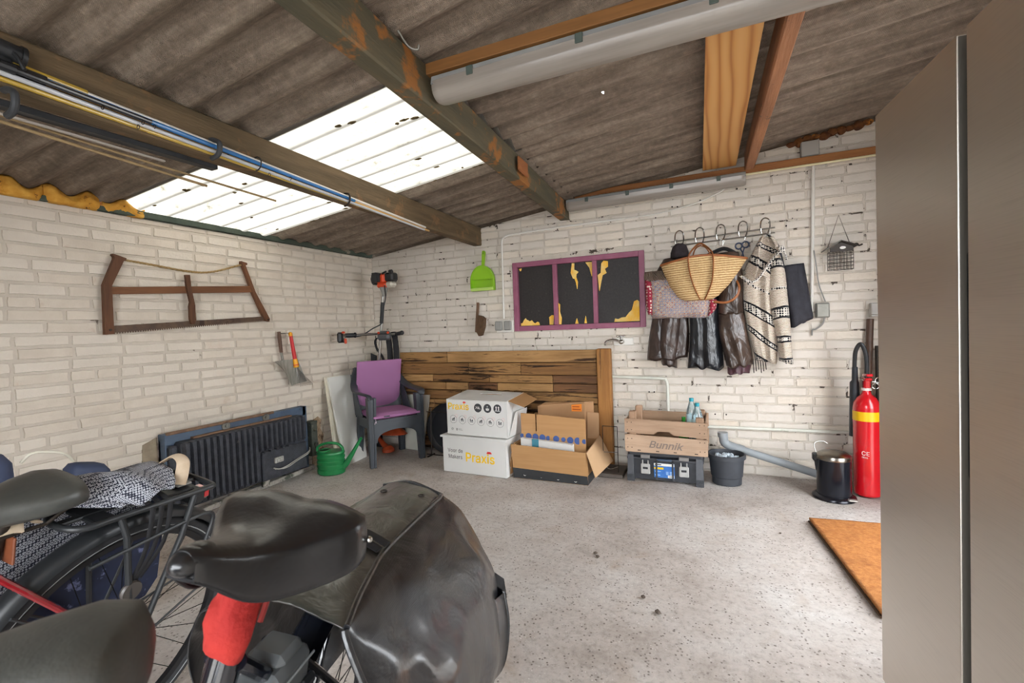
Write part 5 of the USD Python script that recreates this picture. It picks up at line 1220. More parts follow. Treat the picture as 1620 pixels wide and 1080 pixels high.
part(t, 'lining', drape([((.045, .845), (.21, .86), .05), ((.045, .785), (.195, .80), .055)], 3.862, [(3, .008, .3, .2)], seed=9, n=18, k=5, hem=.01), M('wine_lining', '#3b2229', '#52303a', scale=14, rough=.45))


def cardigan_material(name, tilt, x0):
    n = {'g': ('geometry', {}), 'sx': ('separate_xyz', {}), 'w': ('wave_texture', {'bands_direction': 'z', 'scale': 38, 'distortion': 2.5, 'detail': 2, 'detail_scale': 3}),
         'r': ('rgb_ramp', {'ramp': [(.12, hx('#8f7c69')), (.36, hx('#ccbdac')), (.8, hx('#e0d6c9'))]}),
         'nz': ('noise_texture', {'scale': 3, 'detail': 1}), 'dz': ('math', {'math_type': 'multiply_add', 'value2': .10, 'value3': -.05}), 'za': ('math', {'math_type': 'add'}),
         'tx': ('math', {'math_type': 'multiply_add', 'value2': tilt, 'value3': -tilt * x0}), 'zt': ('math', {'math_type': 'add'}),
         'mr': ('map_range', {'from_min': .85, 'from_max': 1.85, 'to_min': 0, 'to_max': 1}),
         'band': ('rgb_ramp', {'interpolate': False, 'ramp': [(0, (1, 1, 1)), (.045, (.5, .5, .5)), (.06, (0, 0, 0)), (.18, (.5, .5, .5)), (.192, (1, 1, 1)), (.215, (.5, .5, .5)), (.227, (0, 0, 0)), (.33, (.5, .5, .5)), (.342, (1, 1, 1)), (.40, (.5, .5, .5)), (.412, (0, 0, 0)), (.545, (1, 1, 1)), (.562, (0, 0, 0)), (.70, (.5, .5, .5)), (.715, (1, 1, 1)), (.755, (.5, .5, .5)), (.77, (0, 0, 0)), (.86, (.5, .5, .5)), (.872, (1, 1, 1)), (.895, (.5, .5, .5)), (.905, (0, 0, 0))]}),
         'v': ('voronoi_texture', {'scale': 62, 'randomness': .12}), 'rv': ('rgb_ramp', {'ramp': [(.40, hx('#1b1c20')), (.47, hx('#d4cdc4'))]}),
         'm1': ('mix_color', {'b': hx('#1d1e22')}), 'g1': ('math', {'math_type': 'greater_than'}), 'c1': ('math', {'math_type': 'compare', 'value2': .5, 'value3': .2}), 'c2': ('math', {'math_type': 'compare', 'value2': 1.0, 'value3': .2}),
         'm2': ('mix_color', {}), 'b': ('bump', {'strength': .5, 'distance': .004}), 'p': ('principled_bsdf', {'roughness': .95, 'specular_ior_level': .15, 'sheen_weight': .2})}
    n.pop('g1')
    l = [('g.position', 'sx.vector'), ('g.position', 'w.vector'), ('g.position', 'nz.vector'), ('nz.fac', 'dz.value1'), ('sx.z', 'za.value1'), ('dz.value', 'za.value2'), ('sx.x', 'tx.value1'), ('tx.value', 'zt.value1'), ('za.value', 'zt.value2'), ('zt.value', 'mr.value'), ('mr.result', 'band.fac'), ('w.fac', 'r.fac'), ('g.position', 'v.vector'), ('v.distance', 'rv.fac'),
         ('band.color', 'c1.value1'), ('band.color', 'c2.value1'), ('r.color', 'm1.a'), ('c1.value', 'm1.fac'), ('m1.result', 'm2.a'), ('rv.color', 'm2.b'), ('c2.value', 'm2.fac'), ('m2.result', 'p.base_color'), ('w.fac', 'b.height'), ('b.normal', 'p.normal')]
    return usdkit.material(stage, f'{LOOKS}/{name}', n, l, surface='p.BSDF')


knit, knit_sl = cardigan_material('striped_knit', .75, .28), cardigan_material('striped_knit_sleeve', -.06, .4)
dots = usdkit.material(stage, f'{LOOKS}/dotted_knit', {'g': ('geometry', {}), 'v': ('voronoi_texture', {'scale': 70, 'randomness': .2}), 'r': ('rgb_ramp', {'ramp': [(.36, hx('#1c1d22')), (.44, hx('#d9d4cd'))]}), 'p': ('principled_bsdf', {'roughness': .95})},
                       [('g.position', 'v.vector'), ('v.distance', 'r.fac'), ('r.color', 'p.base_color')], surface='p.BSDF')
t = thing('cardigan', 'long cream cardigan with black patterned bands and a tied belt', 'cardigan', (.3, 3.84, .86))
part(t, 'body', drape([((.285, 1.795), (.360, 1.775), .05), ((.235, 1.70), (.405, 1.70), .07), ((.172, 1.545), (.425, 1.60), .09), ((.158, 1.36), (.40, 1.36), .09), ((.190, 1.12), (.392, 1.11), .085), ((.240, .90), (.375, .868), .075)], 3.87, [(1.6, .018, .4, .3), (3.4, .008, .9, .6)], seed=11, hem=.012), knit, smooth=True)
part(t, 'sleeve', drape([((.340, 1.66), (.405, 1.65), .11), ((.322, 1.50), (.438, 1.52), .125), ((.312, 1.34), (.450, 1.345), .125), ((.345, 1.16), (.462, 1.175), .12), ((.375, 1.02), (.466, 1.04), .115), ((.390, .885), (.474, .862), .105)], 3.86, [(1.2, .008, .3, .3)], n=22, seed=12), knit_sl, smooth=True)
part(t, 'collar', tube(spline([(.297, 3.80, 1.79), (.268, 3.775, 1.70), (.258, 3.765, 1.58), (.235, 3.765, 1.49)], 6), .017, 8, flat=(1, .5)), knit, smooth=True)
part(t, 'collar', tube(spline([(.352, 3.80, 1.778), (.378, 3.775, 1.70), (.34, 3.765, 1.60), (.29, 3.76, 1.50)], 6), .017, 8, flat=(1, .5)), knit, smooth=True)
part(t, 'belt', tube(spline([(.152, 3.80, 1.512), (.185, 3.755, 1.478), (.225, 3.742, 1.462), (.270, 3.742, 1.500), (.325, 3.735, 1.585), (.385, 3.73, 1.655), (.418, 3.735, 1.682)], 7), .019, 10, flat=(1, .45)), dots, smooth=True)
part(t, 'belt_knot', cat(sph((.405, 3.735, 1.675), .024, (1, .8, 1.1)), tube(spline([(.405, 3.735, 1.675), (.425, 3.73, 1.64), (.43, 3.73, 1.60)], 4), .014, 8, flat=(1, .5))), dots, smooth=True)
part(t, 'fringe', cat(*[tube([(.215 + .016 * k, 3.80, .905 - .004 * k), (.220 + .016 * k, 3.80, .80 + .012 * (k % 3))], .0028, 5) for k in range(6)]), M('fringe_dark', '#2b2623', rough=.95), kind='stuff')
tote_m = M('black_canvas', '#23232b', '#2b2b34', scale=30, rough=.75, bump=.2, bscale=200)
t = thing('tote_bag', 'plain dark canvas tote bag hanging right of the cardigan', 'bag', (.5, 3.87, 1.12))
part(t, 'bag_body', drape([((.412, 1.572), (.560, 1.582), .03), ((.425, 1.45), (.578, 1.45), .05), ((.445, 1.28), (.598, 1.30), .06), ((.462, 1.17), (.610, 1.20), .055), ((.470, 1.118), (.606, 1.185), .04)], 3.90, [(1.0, .014, 1.2, .3)], seed=15, n=22), tote_m, smooth=True)
part(t, 'handle', tube(spline([(.330, 3.84, 1.80), (.360, 3.80, 1.765), (.395, 3.80, 1.69), (.428, 3.855, 1.56)], 6), .013, 8, flat=(1, .3)), tote_m, smooth=True)
t = thing('patterned_bag', 'fringed oriental-patterned textile bag hanging under the straw basket', 'bag', (-.3, 3.83, 1.22))
kil = usdkit.material(stage, f'{LOOKS}/oriental_textile', {'g': ('geometry', {}), 'mp': ('mapping', {'location': (.27, 0, -1.36)}), 'm': ('magic_texture', {'scale': 34, 'distortion': 1.6, 'depth': 3}), 'bw': ('rgb_to_bw', {}),
    'r': ('rgb_ramp', {'ramp': [(.22, hx('#7d8598')), (.36, hx('#a89280')), (.55, hx('#c4b4a3')), (.72, hx('#b29c88')), (.85, hx('#8d5a5a'))]}), 'v': ('voronoi_texture', {'scale': 26, 'randomness': .35}), 'rv': ('rgb_ramp', {'ramp': [(.12, (1, 1, 1)), (.2, (0, 0, 0)), (.36, (0, 0, 0)), (.40, (.7, .7, .7)), (.46, (0, 0, 0))]}), 'mx': ('mix_color', {'b': hx('#6c7790')}),
    'n': ('noise_texture', {'scale': 160, 'detail': 2}), 'b': ('bump', {'strength': .4, 'distance': .003}), 'p': ('principled_bsdf', {'roughness': .95})},
    [('g.position', 'mp.vector'), ('mp.vector', 'm.vector'), ('m.color', 'bw.color'), ('bw.val', 'r.fac'), ('mp.vector', 'v.vector'), ('v.distance', 'rv.fac'), ('r.color', 'mx.a'), ('rv.color', 'mx.fac'), ('mx.result', 'p.base_color'), ('g.position', 'n.vector'), ('n.fac', 'b.height'), ('b.normal', 'p.normal')], surface='p.BSDF')
redt = usdkit.material(stage, f'{LOOKS}/red_textile_border', {'g': ('geometry', {}), 'v': ('voronoi_texture', {'scale': 42, 'randomness': .4}), 'r': ('rgb_ramp', {'ramp': [(.30, hx('#cfc0b2')), (.38, hx('#8f2238'))]}), 'p': ('principled_bsdf', {'roughness': .95})}, [('g.position', 'v.vector'), ('v.distance', 'r.fac'), ('r.color', 'p.base_color')], surface='p.BSDF')
part(t, 'bag_body', drape([((-.512, 1.545), (-.10, 1.50), .07), ((-.508, 1.44), (-.06, 1.42), .10), ((-.512, 1.33), (-.04, 1.33), .11), ((-.505, 1.262), (-.045, 1.26), .10), ((-.488, 1.232), (-.075, 1.222), .07)], 3.84, [(1.2, .010, .5, .2)], seed=17, sides=.35), kil, smooth=True)
part(t, 'border', drape([((-.545, 1.535), (-.478, 1.53), .06), ((-.540, 1.42), (-.468, 1.42), .085), ((-.540, 1.34), (-.470, 1.33), .088), ((-.525, 1.262), (-.478, 1.262), .075)], 3.84, [], n=12, k=10, seed=18), redt, 'red patterned edge', smooth=True)
part(t, 'border', drape([((-.088, 1.37), (-.015, 1.35), .07), ((-.080, 1.29), (-.022, 1.29), .085), ((-.085, 1.232), (-.055, 1.240), .07)], 3.835, [], n=12, k=8, seed=19), redt, 'red patterned edge', smooth=True)
part(t, 'fringe_edge', drape([((-.545, 1.602), (-.40, 1.60), .05), ((-.550, 1.56), (-.36, 1.565), .085), ((-.545, 1.525), (-.30, 1.53), .092)], 3.84, [(14, .006, 0, .1)], n=60, k=8, seed=20), M('fringe_brown', '#6d5c50', '#8a786a', scale=60, rough=.95, stretch=(4, 1, .4), bump=.8, bscale=60))


def straw_material():
    n = {'g': ('geometry', {}), 'mp': ('mapping', {'rotation': (0, .03, 0)}), 'w': ('wave_texture', {'bands_direction': 'z', 'scale': 19, 'distortion': 1.2, 'detail': 2, 'detail_scale': 2}), 'm3': ('mapping', {'scale': (60, 60, 8)}), 'n': ('noise_texture', {'scale': 3, 'detail': 4}),
         'r': ('rgb_ramp', {'ramp': [(.2, hx('#9a7648')), (.5, hx('#c9a673')), (.8, hx('#ddc294'))]}), 'mx': ('mix_float', {'fac': .45}), 'b': ('bump', {'strength': .9, 'distance': .006}), 'p': ('principled_bsdf', {'roughness': .75})}
    l = [('g.position', 'mp.vector'), ('mp.vector', 'w.vector'), ('g.position', 'm3.vector'), ('m3.vector', 'n.vector'), ('w.fac', 'mx.a'), ('n.fac', 'mx.b'), ('mx.result', 'r.fac'), ('r.color', 'p.base_color'), ('mx.result', 'b.height'), ('b.normal', 'p.normal')]
    return usdkit.material(stage, f'{LOOKS}/woven_straw', n, l, surface='p.BSDF')


straw, tan = straw_material(), M('tan_leather', '#8a4f25', '#965a2d', scale=14, rough=.5)
t = thing('straw_basket', 'woven straw basket with tan leather handles hanging on the second hook', 'basket', (-.12, 3.74, 1.35))
rg = []
for f, cx, rx, ry, z in ((0, -.148, .060, .035, 1.350), (.06, -.148, .095, .055, 1.352), (.2, -.145, .142, .072, 1.385), (.45, -.135, .205, .088, 1.470), (.75, -.120, .262, .098, 1.578), (1, -.110, .298, .098, 1.660)):
    s = sell(rx, ry, 2.2, 40); sag = .018 * (np.abs(s[:, 0]) / rx) ** 2 * f
    rg.append(np.stack([s[:, 0] + cx, 3.755 + s[:, 1], z - sag * .9 + .012 * f * np.cos(s[:, 0] / rx * PI)], 1))
inner = [np.stack([(r[:, 0] + .11) * .975 - .11, (r[:, 1] - 3.755) * .93 + 3.755, r[:, 2] + .004], 1) for r in rg[::-1]]
part(t, 'basket_body', loft(rg + inner[:1] + [inner[2] + A(0, 0, .01)]), straw, smooth=40)
part(t, 'rim', tube(rg[-1] + A(0, 0, .002), .0085, 8, closed=True), tan)
for dy, xs_ in ((-.100, (-.205, -.033)), (.09, (-.19, -.045))):
    top_y = 3.755 + dy * .55 + .02
    part(t, 'handle', tube(spline([(xs_[0], 3.755 + dy, 1.635), (xs_[0] + .01, 3.755 + dy * .9, 1.69), (-.160, top_y, 1.745), (-.122, top_y, 1.768), (-.082, top_y, 1.745), (xs_[1] - .008, 3.755 + dy * .9, 1.69), (xs_[1], 3.755 + dy, 1.635)], 7), .0125, 8, flat=(1, .4)), tan)
part(t, 'strap', tube(spline([(-.205, 3.652, 1.66), (-.198, 3.652, 1.58), (-.178, 3.664, 1.48), (-.145, 3.686, 1.39), (-.128, 3.705, 1.355)], 7), .0135, 8, flat=(1, .35)), tan)
part(t, 'strap', tube(spline([(-.033, 3.652, 1.66), (-.035, 3.652, 1.58), (-.046, 3.662, 1.48), (-.075, 3.684, 1.40), (-.098, 3.705, 1.355)], 7), .0135, 8, flat=(1, .35)), tan)
part(t, 'loose_strap', tube(spline([(.115, 3.80, 1.50), (.135, 3.765, 1.43), (.115, 3.75, 1.365), (.05, 3.745, 1.325), (-.04, 3.75, 1.335)], 7), .009, 8, flat=(1, .4)), tan)
cap_r = [[(-.272 + rx * math.cos(a), 3.81 + ry * math.sin(a), z - .02 * math.cos(a) * 0) for a in np.linspace(0, 2 * PI, 24, endpoint=False)] for rx, ry, z in ((.068, .05, 1.69), (.066, .048, 1.73), (.052, .038, 1.775), (.028, .02, 1.797), (.004, .004, 1.80))]
m = loft(cap_r); m.vertices += .004 * np.sin(m.vertices[:, :1] * 220) * A(0, -1, .3)
solo('cap', 'dark pleated cap on the leftmost hook above the basket', 'cap', m, M('dark_cap', '#2a2428', '#352e33', scale=30, rough=.85), smooth=True)
t = thing('coat_hanger', 'black coat hanger on the middle hook behind the basket', 'hanger', (.03, 3.87, 1.69))
part(t, 'shoulder', tube(spline([(-.085, 3.865, 1.69), (-.03, 3.86, 1.715), (.04, 3.86, 1.735), (.10, 3.86, 1.705), (.125, 3.865, 1.68)], 6), .020, 8, flat=(1, .7)), black_plastic)
part(t, 'wire_hook', tube(spline([(.035, 3.86, 1.74), (.033, 3.86, 1.77), (.045, 3.86, 1.795), (.03, 3.86, 1.81), (.018, 3.86, 1.80)], 5), .0025, 6), chrome)
t = thing('scissors', 'dark blue-handled scissors hanging on the fourth hook', 'scissors', (.165, 3.86, 1.70))
blu = M('scissor_blue', '#22304a', rough=.4)
part(t, 'finger_loop', ring((.140, 3.855, 1.742), .022, .0055, (0, 1, 0), 20, 8), blu)
part(t, 'finger_loop', ring((.186, 3.855, 1.748), .022, .0055, (0, 1, 0), 20, 8), blu)
part(t, 'shank', tube([(.150, 3.855, 1.722), (.166, 3.855, 1.69), (.172, 3.855, 1.66)], .005, 6), blu)
part(t, 'shank', tube([(.178, 3.855, 1.728), (.166, 3.853, 1.69), (.158, 3.853, 1.655)], .005, 6), blu)
# ------------------------------------------------------------------ lights and things under the roof
lamp_body = M('lamp_grey_body', '#8d9091', '#9b9d9c', scale=6, rough=.45)
lamp_cover = M('lamp_milky_cover', '#8d867f', '#9d968e', scale=3, rough=.22, stretch=(.5, 9, 9), c3='#8e857d', s3=3, lo3=.6, hi3=.75)
clip_m = M('lamp_clip', '#4e5a55', rough=.5)


def tube_light(label, x0, x1, y0, y1, z0, z1, s=1.0):
    """closed fluorescent fitting hanging under a batten, along x"""
    t = thing('fluorescent_light', label, 'light', ((x0 + x1) / 2, (y0 + y1) / 2, (z0 + z1) / 2 + .05), group='fluorescent lights under the roof')
    at = lambda x: (y0 + (y1 - y0) * (x - x0) / (x1 - x0), z0 + (z1 - z0) * (x - x0) / (x1 - x0))

    def sweep(pr, xs, sc=None):
        return loft([[(x, at(x)[0] + y * s * (1 if sc is None else sc[i]), at(x)[1] + z * s * (1 if sc is None else (sc[i] if z < .015 else 1))) for y, z in pr] for i, x in enumerate(xs)])
    part(t, 'housing', sweep([(-.058, .012), (.058, .012), (.050, .045), (.035, .055), (-.035, .055), (-.050, .045)], [x0, x1]), lamp_body, smooth=20)
    a = np.linspace(0, PI, 13)
    cov = [(.060 * math.cos(q) * (1.0 if abs(math.cos(q)) > .5 else 1.0), .014 - .062 * math.sin(q) ** .8) for q in a]
    part(t, 'cover', sweep([(.062, .022)] + cov + [(-.062, .022)], [x0 - .002, x0 + .010, x0 + .03, x1 - .03, x1 - .010, x1 + .002], [.82, .95, 1, 1, .95, .82]), lamp_cover, smooth=40)
    for x in np.linspace(x0 + .18, x1 - .18, 4):
        for sy in (-1, 1):
            y, z = at(x)
            part(t, 'clip', rbox((.028, .007, .034), (x, y + sy * .062 * s, z + .022 * s), .002), clip_m)
    return t


tube_light('big fluorescent light with a dusty milky cover hanging across the room near the camera', -1.045, .62, 1.665, 1.70, 2.182, 2.19, 1.0)
tube_light('fluorescent light with a clear cover on the top batten of the back wall', -1.17, .195, YB - .10, YB - .10, 2.218, 2.225, .92)

rod_c = [M(f'rod_{n}', c, rough=.25, coat_weight=.5) for n, c in (('silver', '#b9bcc0'), ('blue', '#2d6da8'), ('white', '#d8d6d0'), ('yellow', '#b99a3c'), ('black', '#26272a'), ('gold', '#c99a55'))]
BXR = lambda y: -2.03 - .085 * y / YB + .043                    # right face of the rod beam


def rod(label, y0, z0, y1, z1, dx, r, m, grip=None, rings=()):
    t = thing('fishing_rod', label, 'fishing rod', (BXR(y0) + dx, y0, z0), group='fishing rods on the roof beam')
    p0, p1 = A(BXR(y0) + dx, y0, z0), A(BXR(y1) + dx, y1, z1)
    part(t, 'blank', tube([p0, p1], [r, r * .8], 10), m)
    if grip:
        part(t, 'grip', tube([p0 + (p1 - p0) * grip[0], p0 + (p1 - p0) * grip[1]], r * 1.5, 10), grip[2])
    for f in rings:
        c = p0 + (p1 - p0) * f
        part(t, 'line_guide', cat(ring(c + A(.006, 0, -.016), .008, .0014, p1 - p0, 12, 5), tube([c, c + A(.004, 0, -.009)], .0015, 5)), dark_metal)
    return t


rod('silver-white fishing rod, uppermost of the bundle on the roof beam', .55, 2.080, 2.98, 1.990, .012, .0095, rod_c[2], (.02, .14, rod_c[3]), (.35, .62))
rod('blue fishing rod in the middle of the bundle on the roof beam', .62, 2.062, 2.20, 2.006, .024, .0105, rod_c[1], (.0, .10, rod_c[4]), (.30, .7))
rod('yellow-tan fishing rod behind the blue one on the roof beam', .50, 2.068, 3.03, 1.972, .011, .009, rod_c[5], (.0, .10, rod_c[4]), (.5,))
rod('grey silver fishing rod under the blue one on the roof beam', .50, 2.040, 2.95, 1.965, .022, .0085, rod_c[0], None, (.22, .45))
rod('thin pale yellow fishing rod, lowest of the bundle on the roof beam', .56, 2.024, 2.4, 1.985, .008, .008, rod_c[3], None, ())
rod('black two-piece fishing rod with guides at the left edge of the roof beam', .45, 2.058, 1.08, 2.040, .036, .010, rod_c[4], (0, .4, black_plastic), (.75, .95))
t = thing('fishing_reel', 'black fishing reel on the rods at the left edge of the photo', 'fishing reel', (-1.99, .70, 2.08))
part(t, 'spool', cat(cyl((-1.985, .64, 2.112), (-1.985, .72, 2.106), .030), cyl((-1.985, .72, 2.106), (-1.985, .732, 2.105), .034)), black_plastic)
part(t, 'reel_foot', cat(rbox((.022, .05, .045), (-1.982, .68, 2.075), .008), tube([(-1.96, .70, 2.10), (-1.945, .705, 2.08), (-1.94, .715, 2.05)], .006, 8)), black_plastic)
rubber = M('grey_rubber_hook', '#35373a', rough=.65)
for y, z, lab in ((.69, 1.96, 'grey rubber-coated hook on the beam at the left edge of the photo'), (1.335, 2.035, 'grey rubber-coated hook carrying the fishing rods beside the skylight')):
    x = BXR(y)
    solo('beam_hook', lab, 'hook', tube(spline([(x - .01, y, z + .035), (x + .02, y, z + .03), (x + .055, y, z + .012), (x + .058, y, z - .018), (x + .04, y, z - .040), (x + .002, y, z - .046)][::1], 6), .0105, 10), rubber)
for y, z, lab in ((2.14, 1.998, 'thin dark metal hook around the fishing rods far along the beam'),):
    x = BXR(y)
    solo('beam_hook', lab, 'hook', tube(spline([(x - .005, y, z + .040), (x + .035, y, z + .032), (x + .042, y, z - .005), (x + .02, y, z - .030), (x - .002, y, z - .034)], 6), .0055, 8), dark_metal)
solo('rubber_band', 'black rubber band wound round the fishing rods', 'band', ring((BXR(1.55) + .016, 1.545, 2.028), .032, .003, (0, 1, -.03), 20, 6), black_plastic)
XB_ = lambda y: -2.03 - .085 * y / YB - .043
t = solo('edge_strip', 'flat black plastic strip under the left side of the roof beam', 'strip', bar((XB_(.4) - .03, .45, 1.985), (XB_(1.4) - .02, 1.42, 1.992), .045, .022), black_plastic)
solo('edge_strip', 'thin pale metal strip below the black one under the roof beam', 'strip', bar((XB_(.4) - .06, .45, 1.968), (XB_(1.2) - .05, 1.22, 1.965), .016, .008), M('pale_strip', '#b6afa6', rough=.4, metal=.4))
bamboo = M('bamboo_cane', '#8a7350', '#a08861', scale=10, rough=.6)
solo('cane', 'longer thin brown cane hanging below the beam in front of the skylight', 'cane', tube([(-2.17, .42, 1.985), (-2.19, 1.2, 1.955), (-2.20, 1.80, 1.940)], .0052, 8), bamboo)
solo('cane', 'shorter thin brown cane below the beam at the skylight edge', 'cane', tube([(-2.19, .42, 1.975), (-2.20, 1.0, 1.945), (-2.205, 1.43, 1.925)], .006, 8), bamboo)
t = thing('wire_loop', 'grey wire hook loop hanging below the roof beside the big light', 'hook', (-1.02, 1.44, 2.24))
part(t, 'wire', tube(spline([(-1.04, 1.40, 2.29), (-1.02, 1.43, 2.245), (-.995, 1.45, 2.235), (-.985, 1.45, 2.25)], 5), .004, 6), galv)

# ------------------------------------------------------------------ fridge
t = thing('fridge', 'tall brushed stainless steel double-door fridge at the right edge', 'fridge', (.430, 1.708, 0), 5.45)


def brushed(name, c):
    n = {'g': ('geometry', {}), 'mp': ('mapping', {'scale': (3, 3, 260)}), 'n': ('noise_texture', {'scale': 2.2, 'detail': 3}), 'r': ('map_range', {'from_min': .2, 'from_max': .8, 'to_min': .34, 'to_max': .40}),
         'p': ('principled_bsdf', {'base_color': col(c), 'metallic': 1.0, 'roughness': .36})}
    return usdkit.material(stage, f'{LOOKS}/{name}', n, [('g.position', 'mp.vector'), ('mp.vector', 'n.vector'), ('n.fac', 'r.value'), ('r.result', 'p.roughness')], surface='p.BSDF')


inox = brushed('brushed_steel', '#cfc8bf')
inox_edge = brushed('brushed_steel_edge', '#aaa49b')
FH = 1.78


def door(y0, y1):
    pr = [(.075, y0), (.075, y1), (.003, y1), (.0009, y1 - .0009), (0, y1 - .003), (0, y0 + .003), (.0009, y0 + .0009), (.003, y0)]
    return loft([[(x, y, z) for x, y in pr] for z in (.085, FH)])


part(t, 'door', door(-.408, 0), inox, local=True, smooth=40)
part(t, 'door', door(-.915, -.441), inox, local=True, smooth=40)
part(t, 'handle_channel', rbox((.03, .036, FH - .09), (.060, -.4245, (FH + .085) / 2 - .002), .002), M('channel_dark', '#2c2825', rough=.45), local=True)
part(t, 'door_side', box2((.003, -.4095, .087), (.075, -.4075, FH - .002), .0005), M('door_side_dark', '#4a4640', rough=.4), local=True)
part(t, 'handle_pocket', ext(Point(0, 0).buffer(.020, 12).union(Point(0, .47).buffer(.020, 12)).union(sbox(-.020, 0, .020, .47)), .0012, (.034, -.4094, .845), (1, 0, 0), (0, 0, 1)), M('pocket_black', '#0c0c0d', rough=.6), local=True)
part(t, 'cabinet', box2((.082, -.912, .06), (.70, -.003, FH - .01), .006), M('fridge_cabinet', '#3d3c3a', rough=.5), local=True)
part(t, 'plinth', box2((.03, -.90, .0), (.68, -.01, .08)), black_plastic, local=True)

# ------------------------------------------------------------------ coir mat
mang = math.degrees(math.atan2(-.918, .106)) + 90
t = thing('doormat', 'orange-brown coir doormat with a dark edge on the concrete floor', 'doormat', (.443, 3.121, 0), mang)
coir = M('coir', '#a0602a', '#b87a3c', scale=60, rough=.95, bump=.9, bscale=300, bdist=.006, c3='#8f5420', s3=12, lo3=.55, hi3=.75)
MW, ML = .60, .925
g = []
for y in np.linspace(-.004, -ML + .004, 60):
    g.append([(x, y, .016) for x in np.linspace(.006, MW - .006, 40)])
g = np.array(g); g[..., 2] += (meshkit.fbm(g * 60, 2, 4) - .5) * .004
part(t, 'mat_surface', surf(g[:, ::-1], .012), coir, local=True, smooth=True)
part(t, 'backing', rbox((MW, ML, .008), (MW / 2, -ML / 2, .0045), .003), M('mat_backing', '#4a3524', '#5c432c', scale=40, rough=.9), local=True)
N = 16000
px_, py_ = rng.uniform(.004, MW - .004, N), -rng.uniform(.003, ML - .003, N)
ang, ln = rng.uniform(0, 2 * PI, N), rng.uniform(.005, .011, N)
b0 = np.stack([px_, py_, np.full(N, .0145)], 1); w_ = np.stack([np.cos(ang), np.sin(ang), 0 * ang], 1) * .0011
tip = b0 + np.stack([rng.normal(0, .004, N), rng.normal(0, .004, N), ln], 1)
part(t, 'coir_pile', trimesh.Trimesh(np.concatenate([b0 - w_, b0 + w_, tip]), np.stack([np.arange(N), np.arange(N) + N, np.arange(N) + 2 * N], 1), process=False), coir, local=True, smooth=False, kind='stuff')

# small crumbs on the concrete
for k, (x, y, s) in enumerate(((-.62, 2.33, .013), (-.60, 2.30, .012), (-.33, 2.02, .013), (-.26, 1.93, .016), (-.03, 1.52, .016), (.28, 2.9, .007))):
    m = trimesh.creation.icosahedron(); m.vertices *= rng.uniform(.6, 1.2, (12, 3)); m.apply_scale(s); m.vertices[:, 2] *= .5
    solo('pebble', ('farther of the two small dark stones lying together on the floor', 'nearer of the two small dark stones lying together on the floor', 'small dark flat stone next to the brown round one on the floor', 'brown round stone in the middle of the concrete floor', 'dark stone on the floor nearest to the camera', 'small grey stone on the floor near the doormat')[k], 'stone', mv(m, (x, y, s * .35)), M(f'stone_{k}', '#4a4038', '#5a4e44', scale=80, rough=.8), group='loose stones on the floor', smooth=False)
# ------------------------------------------------------------------ bicycles
frame_grey = M('bike_matt_black', '#232527', '#2b2d2f', scale=9, rough=.42)
fender_m = M('fender_matt_black', '#26282a', rough=.38)
tyre_m = M('tyre_rubber', '#202022', '#29292b', scale=40, rough=.8)
rim_m = M('rim_black', '#2a2a2c', rough=.35, metal=.5)
spoke_m = M('spoke_black', '#1c1b1a', rough=.35, metal=.8)
stripe_m = M('tyre_stripe', '#8b8d8e', rough=.3)
bike_red = M('bike_red_lacquer', '#7d0f18', rough=.16, coat_weight=1.0)
gloss_black = M('bike_gloss_black', '#0e1118', '#12161f', scale=4, rough=.14, coat_weight=1.0)
sad_olive = M('saddle_matt', '#343532', '#3b3c38', scale=60, specular_ior_level=1.0, rough=.45, bump=.15, bscale=300, bdist=.002)
sad_shiny = M('saddle_black_leather', '#101114', '#16171a', scale=30, rough=.32, bump=.25, bscale=110, bdist=.002, specular_ior_level=.55, coat_weight=.45, coat_roughness=.18, coat_ior=1.5)
stitch_m = M('stitch_grey', '#3d4045', rough=.7)


class Bike:
    """a bicycle's frame of reference: a forward, b to its right, c up its leaning plane, from the rear wheel's contact point"""

    def __init__(s, C, f, lean):
        s.C = A(*C, 0); s.f = A(*f, 0); s.f /= np.linalg.norm(s.f); r = np.cross(s.f, [0, 0, 1]); q = math.radians(lean)
        s.u = math.cos(q) * A(0, 0, 1) - math.sin(q) * r; s.s = np.cross(s.f, s.u)

    def P(s, a, b, c):
        return s.C + s.f * a + s.s * b + s.u * c

    def X(s, m, at=(0, 0, 0)):
        """a mesh built in (a, b, c)"""
        v = np.array(m.vertices) + A(*at)
        return trimesh.Trimesh(s.C + v[:, :1] * s.f + v[:, 1:2] * s.s + v[:, 2:] * s.u, m.faces[:, ::-1], process=False)


def T2(path, r, n=10, **k):
    return tube(path, r, n, **k)


